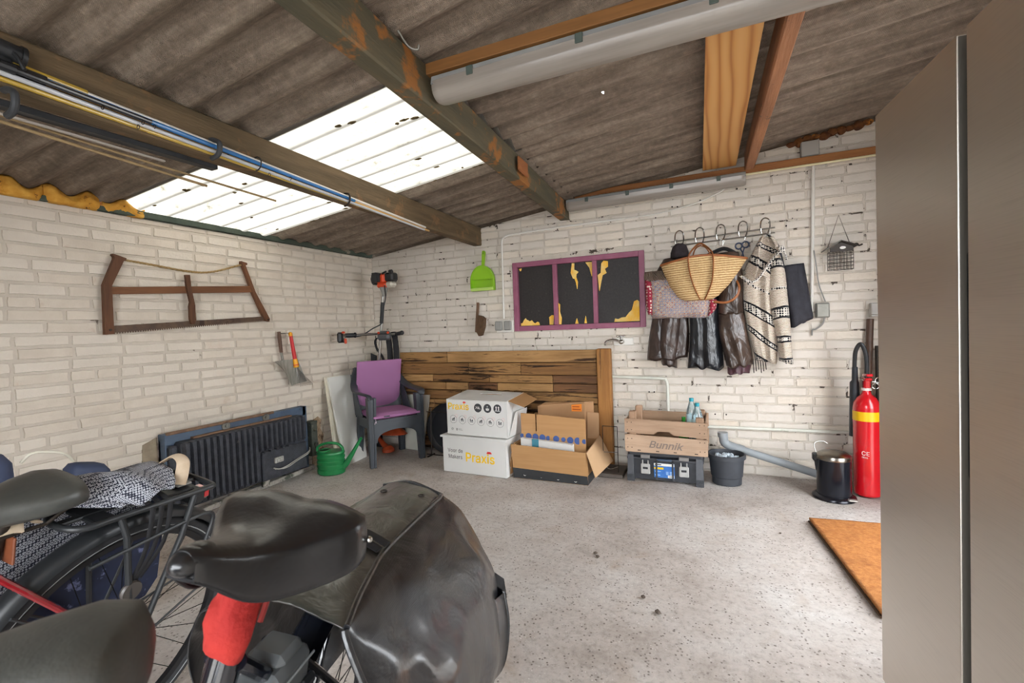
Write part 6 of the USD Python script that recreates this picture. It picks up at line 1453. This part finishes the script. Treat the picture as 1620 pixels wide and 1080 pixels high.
def wheel(t, K, a, fm, steer=0, R=.332, zc=.352, spokes=28):
    """tyre > rim, hub, spokes"""
    cs, sn = math.cos(steer), math.sin(steer)
    st = lambda m: K.X(trimesh.Trimesh(np.stack([m.vertices[:, 0] * cs - m.vertices[:, 1] * sn, m.vertices[:, 0] * sn + m.vertices[:, 1] * cs, m.vertices[:, 2]], 1), m.faces, process=False), (a, 0, zc))
    tyre = part(t, 'tyre', st(ring((0, 0, 0), R, .0205, (0, 1, 0), 72, 10)), tyre_m, smooth=60)
    part(tyre, 'rim', st(lathe_y([(R - .018, -.011), (R - .036, -.008), (R - .036, .008), (R - .018, .011), (R - .018, -.011)], 72)), rim_m, smooth=30)
    for sy in (-1, 1):
        part(tyre, 'reflective_stripe', st(ring((0, sy * .0175, 0), R - .006, .0022, (0, 1, 0), 72, 5)), stripe_m)
    part(tyre, 'hub', st(cat(cyl((0, -.045, 0), (0, .045, 0), .022, n=16), cyl((0, -.032, 0), (0, -.028, 0), .038, n=20), cyl((0, .028, 0), (0, .032, 0), .038, n=20), cyl((0, -.075, 0), (0, .075, 0), .006, n=8))), steel)
    for k in range(spokes):
        q = 2 * PI * k / spokes; sy = 1 if k % 2 else -1; q2 = q + (1 if (k // 2) % 2 else -1) * .9
        part(tyre, 'spoke', st(tube([(.036 * math.cos(q2), sy * .03, .036 * math.sin(q2)), ((R - .034) * math.cos(q), 0, (R - .034) * math.sin(q))], .0012, 5)), spoke_m)
    return tyre




def lathe_y(prof, n):
    m = lathe([(r, z) for r, z in prof], n)
    v = m.vertices.copy(); m.vertices = np.stack([v[:, 0], v[:, 2], v[:, 1]], 1); m.faces = m.faces[:, ::-1]
    return m


def fender(K, a, q0, q1, R=.372, w=.031, steer=0):
    rg = []
    for q in np.linspace(math.radians(q0), math.radians(q1), 34):
        sec = [(-w, -.018), (-w * .92, -.004), (-w * .6, .006), (0, .010), (w * .6, .006), (w * .92, -.004), (w, -.018), (w * .88, -.018), (w * .55, .001), (0, .006), (-w * .55, .001), (-w * .88, -.018)]
        rg.append([(math.cos(q) * (R + h), b, .352 + math.sin(q) * (R + h)) for b, h in sec])
    m = loft(rg); m.vertices[:, 0] += a
    return K.X(m)


def gel_saddle(K, a0, c0, L=.27, W=.165, T=.062):
    """comfort saddle: blunt rear at a0, nose at a0+L, top at c0"""
    rg = []
    for f, w, th, dz in ((0, .30, .30, -.020), (.012, .62, .72, -.008), (.05, .88, .95, 0), (.16, 1, 1, .002), (.32, .93, 1, -.003), (.5, .66, .95, -.007), (.68, .42, .88, -.007), (.88, .33, .78, -.004), (.97, .27, .6, -.008), (1, .12, .3, -.018)):
        hw, ht = W / 2 * w, T * th
        o = []
        for q in np.linspace(0, 2 * PI, 28, endpoint=False):
            x, z = math.cos(q), math.sin(q)
            e = 2.6
            bx = math.copysign(abs(x) ** (2 / e), x) * hw * (1 if z > -.2 else 1 - .32 * (-z - .2)); bz = math.copysign(abs(z) ** (2 / e), z) * ht / 2
            o.append((a0 + f * L, bx, c0 + dz - T / 2 + bz))
        rg.append(o)
    return K.X(loft(rg))


def bike_frame(t, K, m, sc, seat_a=.36, wb=1.08, cb=.45, head_c=.86, steer=0):
    """tubes: seat tube, down tube, top tube, stays, fork, stem and handlebar; cranks"""
    bb = (cb, 0, .29); st_top = (cb - (sc - .29) * .31, 0, sc); ht = (wb - .24, 0, head_c); hb = (wb - .20, 0, head_c - .14)
    W = lambda p: K.P(*p)
    tb = lambda a, b, r: tube([W(a), W(b)], r, 14)
    part(t, 'seat_tube', tb(bb, (st_top[0] + .09 * .31, 0, sc - .09 - .0), .0175), m)
    part(t, 'down_tube', tb(bb, hb, .021), m)
    part(t, 'top_tube', tb((cb - .14, 0, .66), (wb - .225, 0, head_c - .06), .018), m)
    part(t, 'head_tube', tb(hb, ht, .022), m)
    for s in (-1, 1):
        part(t, 'chain_stay', tube([W((cb, s * .03, .29)), W((.12, s * .055, .345)), W((0, s * .068, .352))], .010, 10), m)
        part(t, 'seat_stay', tube([W((cb - .16, s * .018, .72)), W((.14, s * .055, .53)), W((0, s * .068, .352))], .008, 10), m)
    fa = wb
    part(t, 'fork', cat(*[tube([W((wb - .195, s * .03, head_c - .16)), W((wb - .13, s * .05, .62)), W((fa, s * .058, .352))], [.014, .013, .009], 10) for s in (-1, 1)], tube([W((wb - .195, -.045, head_c - .155)), W((wb - .195, .045, head_c - .155))], .017, 10)), m)
    part(t, 'stem', cat(tube([W(ht), W((wb - .27, 0, head_c + .14))], .014, 10), tube([W((wb - .27, 0, head_c + .14)), W((wb - .20, 0, head_c + .155))], .014, 10)), gloss_black)
    cs, sn = math.cos(steer), math.sin(steer); ax = wb - .25
    hbp = [(wb - .31, -.28), (wb - .26, -.275), (wb - .22, -.20), (wb - .20, -.05), (wb - .20, .05), (wb - .22, .20), (wb - .26, .275), (wb - .31, .28)]
    hw = lambda a, b: W((ax + (a - ax) * cs - b * sn, (a - ax) * sn + b * cs, head_c + .155))
    part(t, 'handlebar', tube(spline([hw(a, b) for a, b in hbp], 5), .0125, 10), chrome)
    for s in (-1, 1):
        part(t, 'grip', tube([hw(wb - .33, s * .28), hw(wb - .24, s * .265)], .018, 10), black_plastic)
        part(t, 'crank', cat(tube([W((cb, s * .06, .29)), W((cb + s * .12, s * .075, .29 - s * .12))], .010, 8), K.X(rbox((.09, .08, .024), (0, 0, 0), .006), (cb + s * .12, s * .125, .29 - s * .12))), black_plastic)
    part(t, 'chain_guard', K.X(mv(lathe_y([(0, .045), (.095, .045), (.095, .055), (0, .055)], 32), (cb, 0, .29))), black_plastic)


# --- bike A: grey-black city bike with carrier, standing by the heater
KA = Bike((-1.688, .695), (.137, -.991), 12.5)
t = thing('bicycle', 'dark bicycle with matt black mudguard, pipe carrier and visible spoked rear wheel', 'bicycle', KA.C, group='parked bicycles')
wheel(t, KA, 0, frame_grey)
wheel(t, KA, 1.08, frame_grey)
part(t, 'mudguard', fender(KA, 0, -8, 196), fender_m, smooth=40)
part(t, 'mudguard', fender(KA, 1.08, 20, 190), fender_m, smooth=40)
bike_frame(t, KA, bike_red, .86)
W = KA.P
s_ = part(t, 'saddle', gel_saddle(KA, .138, .908, .28, .185, .078), sad_olive, smooth=50)
part(s_, 'saddle_rails', cat(*[tube([W(.16, b * .03, .83), W(.2, b * .022, .80), W(.32, b * .022, .80), W(.36, b * .02, .83)], .0045, 6) for b in (-1, 1)]), dark_metal)
part(t, 'seat_post', tube([W(.265, 0, .83), W(.30, 0, .66)], .0135, 12), dark_metal)
cr, cw, ar, af = .774, .066, -.195, .165
loop = spline([W(af, -cw * .5, cr), W(af, cw * .5, cr), W(af - .03, cw * .95, cr), W(af - .08, cw, cr), W(-.05, cw * 1.15, cr), W(ar + .03, cw * 1.25, cr), W(ar, cw * 1.05, cr), W(ar, -cw * 1.05, cr), W(ar + .03, -cw * 1.25, cr), W(-.05, -cw * 1.15, cr), W(af - .08, -cw, cr), W(af - .03, -cw * .95, cr)], 6, closed=True)
rk = part(t, 'carrier', tube(loop, .0085, 10, closed=True), frame_grey)
part(rk, 'carrier_plate', KA.X(rbox((.09, .10, .008), (0, 0, 0), .003), (ar + .085, 0, cr - .004)), frame_grey)
part(rk, 'carrier_plate', KA.X(rbox((.05, .12, .012), (0, 0, 0), .003), (.09, 0, cr - .006)), frame_grey)
part(rk, 'carrier_spine', cat(tube([W(ar, 0, cr - .004), W(af, 0, cr - .004)], .006, 8), tube([W(ar + .02, .03, cr - .012), W(af, .03, cr - .012)], .004, 6)), frame_grey)
part(rk, 'spring_clip_plate', KA.X(rbox((.045, .07, .006), (0, 0, 0), .002), (ar + .06, 0, cr + .008)), grey_plastic)
for b in (-1, 1):
    part(rk, 'carrier_leg', tube([W(af - .10, b * cw, cr), W(af - .115, b * .075, cr - .06), W(.02, b * .085, .40)], .0085, 10), frame_grey)
    part(rk, 'carrier_leg', tube([W(ar + .06, b * cw * 1.2, cr), W(-.10, b * .085, cr - .12), W(.0, b * .085, .38)], .0085, 10), frame_grey)
    part(rk, 'lower_rail', tube(spline([W(af - .03, b * .078, cr - .105), W(0, b * .082, cr - .092), W(ar + .05, b * .086, cr - .082), W(ar - .005, b * .086, cr - .10), W(ar + .01, b * .084, cr - .18)], 5), .006, 8), frame_grey)
    part(t, 'mudguard_stay', tube(spline([W(0, b * .07, .36), W(-.18, b * .05, .40), W(-.36, b * .034, .44)], 4), .0035, 6), frame_grey)
    part(t, 'mudguard_stay', tube([W(0, b * .07, .36), W(.26, b * .036, .60)], .0035, 6), frame_grey)
lt = part(t, 'rear_light', KA.X(rbox((.030, .052, .035), (0, 0, 0), .008), (ar - .028, 0, cr - .055)), M('rear_lamp_red', '#c01622', rough=.15, coat_weight=1.0))
part(lt, 'lamp_housing', KA.X(rbox((.045, .085, .05), (0, 0, 0), .01), (ar + .01, 0, cr - .05)), black_plastic)
for k, a in enumerate((-.055, -.030, -.006)):
    sp = spline([W(a, .07, cr + .005), W(a, 0, cr + .016), W(a, -.068, cr + .006), W(a - .002, -.082, cr - .02), W(a + .006, -.080, cr - .12), W(a * .4 + .03, -.078, cr - .20)], 5)
    part(t, 'elastic_strap', tube(sp, .0085, 8, flat=(1, .35)), webbing)
part(t, 'strap_buckle', KA.X(mv(lathe_y([(0, -.006), (.025, -.006), (.028, 0), (.025, .008), (0, .008)], 24), (0, 0, 0)), (.03, -.082, cr - .225)), M('buckle', '#4b4642', rough=.4))
part(t, 'gear_block', cat(KA.X(rbox((.06, .03, .07), (0, 0, 0), .012), (.02, .085, .30)), KA.X(mv(lathe_y([(.02, -.004), (.045, -.004), (.045, .004), (.02, .004), (.02, -.004)], 24), (0, 0, 0)), (0, .06, .352))), black_plastic)
part(t, 'kickstand', tube([W(.10, -.03, .33), W(.02, -.17, .045)], .009, 8), black_plastic)


def pattern_material(name, ground, mark, scale, lo, hi, rnd):
    n = {'g': ('geometry', {}), 'v': ('voronoi_texture', {'scale': scale, 'randomness': rnd}), 'r': ('rgb_ramp', {'ramp': [(lo * .45, col(ground)), (lo * .62, col(mark)), (lo, col(mark)), (hi, col(ground))]}), 'p': ('principled_bsdf', {'roughness': .8})}
    return usdkit.material(stage, f'{LOOKS}/{name}', n, [('g.position', 'v.vector'), ('v.distance', 'r.fac'), ('r.color', 'p.base_color')], surface='p.BSDF')


weave = pattern_material('navy_white_print', '#1d2233', '#b9bcc4', 150, .48, .56, .12)
floral = M('navy_floral', '#141c33', '#1b2440', scale=20, rough=.7, c3='#6a6f92', s3=26, lo3=.62, hi3=.68)
beige = M('beige_webbing', '#bfa98e', '#cbb79e', scale=30, rough=.85)
t = thing('pannier_bag', 'navy and white patterned pannier bag strapped on the dark bicycle carrier', 'bag', KA.P(.02, .1, .55))
rows = []
for f, (b, c, a0, a1) in enumerate(((.165, .60, -.17, .30), (.172, .70, -.17, .31), (.155, .775, -.15, .31), (.10, .815, -.13, .29), (.05, .826, -.12, .24), (.00, .826, -.11, .18), (-.045, .812, -.09, .12), (-.062, .796, -.08, .06))):
    rows.append([W(a0 + (a1 - a0) * q, b + .006 * math.sin(9 * q + f), c + .014 * math.sin(7 * q + .8 * f) * math.sin(PI * q) + .02 * math.sin(PI * q) * (1 if 2 < f < 7 else 0)) for q in np.linspace(0, 1, 16)])
m = surf(np.array(rows), .008); m.fix_normals()
part(t, 'flap', m, weave, smooth=True)
rg = []
for c, a0, a1, b0, b1 in ((.37, -.14, .30, .085, .15), (.42, -.17, .33, .08, .185), (.58, -.17, .33, .078, .18), (.74, -.15, .31, .075, .15)):
    rg.append([W(a, b, c) for a, b in [(a0, b0), (a1, b0), (a1 + .012, (b0 + b1) / 2), (a1, b1), ((a0 + a1) / 2, b1 + .02), (a0, b1), (a0 - .012, (b0 + b1) / 2)]])
m = loft(rg); m.fix_normals()
part(t, 'bag_body', m, floral, smooth=50)
m = surf(np.array([[W(a, b - .006, c) for a in np.linspace(-.12, .325, 12)] for b, c in ((.079, .60), (.078, .68), (.076, .775))]), .004); m.fix_normals()
part(t, 'print_panel', m, weave, smooth=True)
st1 = part(t, 'strap', tube(spline([W(.30, .16, .70), W(.285, .13, .79), (W(.25, .09, .825)), W(.215, .045, .815), W(.205, .00, .80)], 6), .019, 8, flat=(1, .22)), beige)
part(st1, 'leather_tab', KA.X(rbox((.006, .05, .065), (0, 0, 0), .002), (.262, -.012, .765)), M('leather_tab', '#63341d', '#713c22', scale=20, rough=.5))
part(st1, 'strap_end', tube(spline([W(.262, -.02, .80), W(.25, .01, .815), W(.235, .06, .828)], 5), .021, 8, flat=(1, .22)), beige)
part(t, 'strap', tube(spline([W(-.13, .06, .83), W(-.145, .03, .855), W(-.14, -.01, .85), W(-.125, -.03, .82), W(-.115, -.035, .79)], 6), .018, 8, flat=(1, .25)), beige)

t = thing('bicycle_bag', 'blue-grey fabric bag standing between the dark bicycle and the left wall', 'bag', (-2.35, .82, 0))
bb_m = M('blue_grey_fabric', '#323a52', '#3d4762', scale=7, rough=.75, bump=.3, bscale=20)
rg = []
for f, z in enumerate(np.linspace(.0, .715, 9)):
    k = f / 8
    o = sell(.13 - .03 * k, .28 - .04 * k, 3, 28)
    rg.append(np.stack([-2.36 + o[:, 0] + .012 * np.sin(o[:, 1] * 21 + f), .80 + o[:, 1], z + (k ** 3) * (-.16 * (o[:, 1] + .1) + .012 * np.sin(o[:, 1] * 30))], 1))
part(t, 'bag_body', loft(rg), bb_m, smooth=50)
part(t, 'corner_pocket', loft([np.stack([-2.31 + o[:, 0], .955 + o[:, 1], np.full(24, z) - .25 * o[:, 1]], 1) for z, o in ((.50, sell(.07, .075, 3)), (.70, sell(.06, .065, 3)), (.722, sell(.045, .05, 3)), (.728, sell(.02, .03, 3)))]), M('blue_flap', '#2f3850', rough=.7), smooth=50)
part(t, 'bag_lid', loft([np.stack([-2.34 + o[:, 0], .60 + o[:, 1], np.full(24, z) + .03 * o[:, 1]], 1) for z, o in ((.55, sell(.09, .16, 3)), (.78, sell(.075, .15, 3)), (.815, sell(.06, .13, 3)), (.825, sell(.03, .08, 3)))]), bb_m, smooth=50)
part(t, 'wire_handle', tube(spline([(-2.33, .775, .775), (-2.31, .80, .805), (-2.30, .85, .798), (-2.30, .89, .778), (-2.32, .92, .742)], 6), .005, 8), M('ivory_wire', '#cfc9b8', rough=.4))

# --- bike B: black city bike in the middle foreground with the big black double pannier
KB = Bike((-.86, .74), (.28, -.96), 10)
W = KB.P
t = thing('bicycle', 'black bicycle with wide glossy leather saddle and big double pannier in the foreground', 'bicycle', KB.C, group='parked bicycles')
wheel(t, KB, 0, gloss_black)
wheel(t, KB, 1.08, gloss_black, steer=-.15)
part(t, 'mudguard', fender(KB, 0, -8, 196), gloss_black, smooth=40)
bike_frame(t, KB, gloss_black, .80, steer=-.15)
part(t, 'seat_post', tube([W(.375, 0, .905), W(.445, 0, .66)], .0145, 14), chrome)
part(t, 'seat_tube_sleeve', tube([W(.402, 0, .80), W(.475, 0, .53)], .0225, 16), gloss_black)
for b in (-1, 1):
    part(t, 'carrier_rail', tube([W(.20, b * .055, .735), W(-.33, b * .065, .735)], .006, 8), gloss_black)
    part(t, 'carrier_strut', tube([W(-.12, b * .065, .735), W(0, b * .075, .37)], .006, 8), gloss_black)
    part(t, 'seat_stay', tube([W(.405, b * .02, .78), W(.21, b * .062, .56), W(.02, b * .072, .36)], .011, 10), gloss_black)
part(t, 'tail_light_box', KB.X(rbox((.03, .06, .05), (0, 0, 0), .01), (-.36, 0, .66)), M('lamp_red_b', '#a01018', rough=.2))
bat = part(t, 'battery', cat(KB.X(rbox((.095, .075, .085), (0, 0, 0), .012), (.325, -.02, .690)), KB.X(rbox((.06, .06, .022), (0, 0, 0), .009), (.322, -.02, .738))), M('battery_grey', '#54585a', '#5e6264', scale=5, rough=.4))
part(bat, 'battery_grip', KB.X(rbox((.035, .014, .020), (0, 0, 0), .006), (.295, -.062, .675)), black_plastic)
part(bat, 'battery_rim', KB.X(rbox((.098, .003, .004), (0, 0, 0), .001), (.325, -.0585, .712)), M('rim_pale', '#9aa0a2', rough=.4))
# saddle: stiff moulded leather with side skirts, rear wings and a narrow nose
rows = []
N_ = 30
for a, w, c, sk in ((.234, .060, .926, .012), (.237, .088, .935, .030), (.250, .110, .946, .045), (.272, .120, .952, .056), (.298, .117, .950, .059), (.325, .102, .945, .058), (.352, .080, .941, .057), (.380, .060, .941, .056), (.408, .047, .946, .053), (.436, .038, .955, .046), (.462, .030, .965, .033), (.482, .022, .972, .020), (.494, .015, .973, .012)):
    o = []
    for q in np.linspace(-1, 1, N_):
        s1 = abs(q); sg = 1 if q > 0 else -1
        if s1 < .58:
            k = s1 / .58; fade = max(0, min(1, (.40 - a) / .12)) * min(1, (a - .225) / .03)
            b = sg * w * k * .93; z = c - .014 * k ** 2.6 - .007 * fade * math.exp(-(k / .25) ** 2)
        else:
            r_ = (s1 - .58) / .42
            b = sg * w * (.93 + .10 * math.sin(r_ * PI / 2) - .04 * r_); z = c - .014 - (sk + .004) * r_ ** 1.15
        o.append(W(a, b, z))
    rows.append(o)
m = surf(np.array(rows), .004); m.fix_normals()
sd = part(t, 'saddle', m, sad_shiny, smooth=True)
rows = np.array(rows)
edge = np.vstack([rows[:, 0], rows[::-1, -1]])
part(sd, 'saddle_piping', tube(spline(edge, 3, closed=True), .0028, 7, closed=True), webbing)
base = np.concatenate([rows[:, 0:1] * (1 - q) + rows[:, -1:] * q + (KB.u * .004)[None, None] for q in np.linspace(.02, .98, 6)], 1)
m = surf(base, .003); m.fix_normals()
part(sd, 'saddle_base', m, black_plastic)
part(sd, 'nose_cap', KB.X(sph((0, 0, 0), 1, (.030, .0205, .0170), 3), (.4790, 0, .9590)), sad_shiny, smooth=True)
st = []
for q in np.linspace(0, len(rows) - 1.01, 52):
    i = int(q); f = q - i
    p = rows[i, 1] * (1 - f) + rows[i + 1, 1] * f; p2 = p + (rows[min(i + 1, len(rows) - 1), 1] - rows[i, 1]) * .18
    out = -KB.s * .0022
    st.append(tube([p + out, p2 + out], .0009, 4))
part(sd, 'stitching', st, stitch_m, kind='stuff')
for b in (-1, 1):
    part(sd, 'rivet', sph(W(.270, b * .1255, .908), .0055), chrome)
part(sd, 'side_eyelet', KB.X(rot(mv(lathe_y([(.004, -.001), (.0075, -.001), (.0075, .0015), (.004, .0015)], 16), (0, 0, 0)), 0), (.405, -.0475, .898)), M('eyelet_brass', '#8f7a63', rough=.4, metal=.6))
part(sd, 'coil_spring', tube([W(.27 + .0 * k, -.05 + .017 * math.cos(k * .9), .862 + .0016 * k + .017 * 0) + KB.f * .017 * math.sin(k * .9) for k in range(34)], .0028, 6), steel)
part(sd, 'coil_spring', tube([W(.27, .05 + .017 * math.cos(k * .9), .862 + .0016 * k) + KB.f * .017 * math.sin(k * .9) for k in range(34)], .0028, 6), steel)
part(sd, 'saddle_bolt', tube([W(.255, -.065, .885), W(.255, -.068, .848)], .0075, 12), steel)
part(sd, 'saddle_clamp', cat(tube([W(.36, -.03, .868), W(.36, .03, .868)], .013, 10), KB.X(rbox((.06, .036, .018), (0, 0, 0), .005), (.365, 0, .885))), steel)
# red cloth round the seat post
rg = []
for f, (a, c, r1, sk) in enumerate(((.374, .902, .020, 0), (.378, .890, .026, .002), (.384, .872, .029, .004), (.391, .850, .029, .006), (.393, .846, .032, .006), (.400, .825, .031, .008), (.407, .803, .026, .010))):
    o = []
    for q in np.linspace(0, 2 * PI, 28, endpoint=False):
        rr = r1 * (1 + .10 * math.sin(3 * q + f) + .05 * math.sin(5 * q - 2 * f))
        o.append(W(a + rr * math.cos(q) + sk * .2, rr * .92 * math.sin(q), c + .020 * math.sin(q + .6) * (f / 6) - .010 * math.cos(q) * (f / 6)))
    rg.append(o)
m = loft(rg); m.fix_normals()
t2 = thing('red_cloth', 'red cloth wrapped round the seat post under the glossy saddle', 'cloth', W(.40, 0, .73))
part(t2, 'wrap', m, M('red_cotton', '#9c1d19', '#aa2820', scale=18, rough=.85, bump=.3, bscale=90), smooth=50)
hm_ = [W(.376 + .03 * math.cos(q), .031 * math.sin(q), .885 - .085 * (q / 2.2)) for q in np.linspace(.0, 2.2, 12)]
part(t2, 'hem', tube([W(.366, -.024, .890), W(.366, -.027, .872), W(.376, -.031, .85), W(.388, -.032, .828)], .004, 6), M('hem_dark', '#7a2420', rough=.9))

# double pannier
vin = usdkit.material(stage, f'{LOOKS}/black_coated_canvas', {'g': ('geometry', {}), 'n': ('noise_texture', {'scale': 7, 'detail': 4, 'distortion': .8}), 'w1': ('wave_texture', {'scale': 130, 'bands_direction': 'z'}), 'w2': ('wave_texture', {'scale': 130, 'bands_direction': 'y'}), 'wm': ('math', {'math_type': 'multiply'}),
    'b1': ('bump', {'strength': .22, 'distance': .0012}), 'b2': ('bump', {'strength': .35, 'distance': .03}), 'p': ('principled_bsdf', {'base_color': hx('#16181d'), 'roughness': .34, 'specular_ior_level': .6, 'coat_weight': .7, 'coat_roughness': .13, 'coat_ior': 1.55})},
    [('g.position', 'n.vector'), ('g.position', 'w1.vector'), ('g.position', 'w2.vector'), ('w1.fac', 'wm.value1'), ('w2.fac', 'wm.value2'), ('wm.value', 'b1.height'), ('n.fac', 'b2.height'), ('b2.normal', 'b1.normal'), ('b1.normal', 'p.normal')], surface='p.BSDF')
vin_top = usdkit.material(stage, f'{LOOKS}/faded_coated_canvas', {'g': ('geometry', {}), 'n': ('noise_texture', {'scale': 11, 'detail': 4, 'distortion': 1.0}), 'r': ('rgb_ramp', {'ramp': [(.35, hx('#2e2f2b')), (.65, hx('#4a4a42'))]}),
    'b2': ('bump', {'strength': .5, 'distance': .03}), 'p': ('principled_bsdf', {'roughness': .34, 'specular_ior_level': .9, 'coat_weight': .8, 'coat_roughness': .22, 'coat_ior': 1.7})},
    [('g.position', 'n.vector'), ('n.fac', 'r.fac'), ('r.color', 'p.base_color'), ('n.fac', 'b2.height'), ('b2.normal', 'p.normal')], surface='p.BSDF')
t = thing('double_pannier', 'big glossy black double pannier bag over the rear wheel of the middle bicycle', 'bag', (-.80, .80, .25))


def crease(P, amp, s, seed):
    return P + (meshkit.fbm(P * s, 3, seed)[..., None] - .5) * amp


seam = [(-.548, .535, .735), (-.577, .590, .742), (-.612, .665, .745), (-.648, .745, .742), (-.688, .90, .735), (-.725, 1.06, .728), (-.742, 1.105, .724)]
innr = [(-.80, .49, .745), (-.81, .55, .752), (-.82, .64, .754), (-.835, .73, .752), (-.87, .86, .745), (-.92, 1.04, .736), (-.945, 1.10, .733)]
SM, IN = spline(seam, 5), spline(innr, 5)
rows = []
for q in np.linspace(0, 1, 13):
    r_ = IN * (1 - q) + SM * q; r_[:, 2] += .022 * math.sin(PI * q) ** .7
    rows.append(r_)
P_ = crease(np.array(rows), .012, 9, 2); P_[0], P_[-1] = IN, SM
m = surf(P_, .004); m.fix_normals()
part(t, 'top_flap', m, vin_top, smooth=True)


def side(front, rear, sgn, seed):
    """pannier side bag lofted between its front and rear outlines (each from the seam out and down)"""
    F_, R_ = spline(front, 6), spline(rear, 6)
    rows = []
    for q in np.linspace(0, 1, 26):
        p = F_ * (1 - q) + R_ * q
        k = np.linspace(0, 1, len(p))
        p[:, 0] += sgn * .035 * math.sin(PI * q) * np.sin(PI * k) ** .8
        p[:, 2] += 0
        rows.append(p)
    P = np.array(rows)
    w = np.sin(PI * np.linspace(0, 1, P.shape[1])) ** .5
    P = P + (meshkit.fbm(P * A(5, 6, 5), 3, seed) - .5)[..., None] * .055 * w[None, :, None] * A(sgn, .2, .2)
    # a diagonal pull fold from the rear top corner
    return P


front = [(-.548, .535, .735), (-.520, .530, .70), (-.490, .535, .64), (-.470, .56, .56), (-.462, .60, .46), (-.470, .64, .36), (-.50, .66, .27)]
rear = [(-.742, 1.105, .724), (-.690, 1.115, .68), (-.640, 1.115, .615), (-.590, 1.105, .54), (-.560, 1.085, .46), (-.553, 1.06, .37), (-.60, 1.02, .27)]
P_ = side(front, rear, 1, 5); P_[:, 0] = np.array([SM[int(round(q * (len(SM) - 1)))] for q in np.linspace(0, 1, len(P_))])
m = surf(P_, .004); m.fix_normals()
if m.face_normals[len(m.faces) // 4][0] < 0 and False:
    m.invert()
part(t, 'side_panel', m, vin, 'glossy creased near side panel', smooth=True)
end = lambda Pr, dx: surf(np.array([Pr, Pr * A(0, 1, 1) + A(0, 0, 0) + np.stack([Pr[:, 0] * .35 + .65 * np.minimum(Pr[:, 0], dx), 0 * Pr[:, 0], 0 * Pr[:, 0]], 1), Pr * A(0, 1, 1) + np.stack([np.full(len(Pr), dx), 0 * Pr[:, 0], 0 * Pr[:, 0]], 1)]), .003)
part(t, 'rear_gusset', end(P_[-1], -.745), vin, smooth=True)
back_in = np.array([[(-.600 - .14 * q, .60 + .47 * q, z) for z in np.linspace(.735, .27, 8)] for q in np.linspace(0, 1, 8)])
part(t, 'inner_panel', surf(back_in, .003), vin)
part(t, 'bag_bottom', loft([[(-.48, .65, .265), (-.62, .62, .265), (-.72, 1.02, .265), (-.60, 1.03, .265)], [(-.48, .65, .275), (-.62, .62, .275), (-.72, 1.02, .275), (-.60, 1.03, .275)]]), vin)
front2 = [(-.80, .49, .745), (-.85, .49, .71), (-.90, .50, .60), (-.92, .54, .45), (-.92, .58, .28)]
rear2 = [(-.945, 1.10, .733), (-1.0, 1.10, .68), (-1.04, 1.08, .56), (-1.05, 1.05, .42), (-1.03, 1.02, .28)]
P2 = side(front2, rear2, -1, 8); P2[:, 0] = np.array([IN[int(round(q * (len(IN) - 1)))] for q in np.linspace(0, 1, len(P2))])
m = surf(P2, .004); m.fix_normals()
part(t, 'side_panel', m, vin, smooth=True)
part(t, 'seam_piping', tube(SM + A(.002, 0, .003), .0055, 8), vin)
part(t, 'rear_piping', tube(spline([(-.945, 1.102, .735), (-.85, 1.107, .752), (-.742, 1.106, .727)], 6), .005, 8), vin)
part(t, 'front_piping', tube(P_[0] + A(0, -.003, 0), .006, 8), vin)
ctr = np.array([IN[15] * (1 - q) + SM[15] * q + A(0, 0, .012 + .022 * math.sin(PI * q)) for q in np.linspace(0, 1, 9)])
for dy in (-.013, .013):
    part(t, 'cross_strap', tube(ctr + A(0, dy, 0), .0115, 8, flat=(1, .3)), webbing)
pk = spline([(-.565, 1.09, .50), (-.548, 1.075, .42), (-.555, 1.05, .33), (-.60, 1.03, .27)], 5)
part(t, 'rear_pocket', surf(np.array([pk + A(-.02, -.14, 0), pk + A(.016, -.07, 0), pk + A(.022, -.005, -.005), pk + A(-.02, .012, 0), pk + A(-.09, .0, 0)]), .004), vin, smooth=True)
part(t, 'pocket_edge', tube(pk + A(.022, -.005, -.003), .005, 8), vin)
part(t, 'closure_tab', loft([[(-.585, 1.11, .53), (-.555, 1.09, .475), (-.562, 1.086, .472), (-.592, 1.106, .53)], [(-.565, 1.135, .50), (-.548, 1.115, .46), (-.555, 1.111, .46), (-.572, 1.13, .50)]]), webbing)
part(t, 'reflective_strip', tube([(-.562, 1.02, .492), (-.545, 1.065, .488)], .005, 6, flat=(1, .3)), M('reflective', '#b9bcc0', rough=.25))
part(t, 'eyelet', cat(ring(tuple(IN[24] * .8 + SM[24] * .2 + A(0, 0, .018)), .008, .0022, (0, 0, 1), 14, 6)), dark_metal)
part(t, 'eyelet', cat(ring(tuple(IN[24] * .2 + SM[24] * .8 + A(0, 0, .018)), .008, .0022, (0, 0, 1), 14, 6)), dark_metal)

# --- bike C: only its saddle reaches into the photo; its front half lies outside
KC = Bike((-.432, .405), (-.707, -.707), 6)
W = KC.P
t = thing('bicycle', 'dark bicycle nearest the camera, only its matt saddle shows at the bottom left', 'bicycle', KC.C, group='parked bicycles')
wheel(t, KC, .04, frame_grey, R=.232, zc=.252)
part(t, 'seat_tube', tube([W(.42, 0, .30), W(.30, 0, .85)], .0175, 14), frame_grey)
for b in (-1, 1):
    part(t, 'chain_stay', tube([W(.42, b * .03, .30), W(.04, b * .068, .252)], .010, 10), frame_grey)
    part(t, 'seat_stay', tube([W(.34, b * .018, .66), W(.04, b * .068, .252)], .008, 10), frame_grey)
s_ = part(t, 'saddle', gel_saddle(KC, .155, .965, .28, .125, .072), sad_olive, smooth=50)
part(t, 'seat_post', tube([W(.265, 0, .91), W(.31, 0, .80)], .0135, 12), dark_metal)
part(t, 'kickstand', tube([W(.14, -.03, .27), W(.06, -.13, .03)], .009, 8), black_plastic)
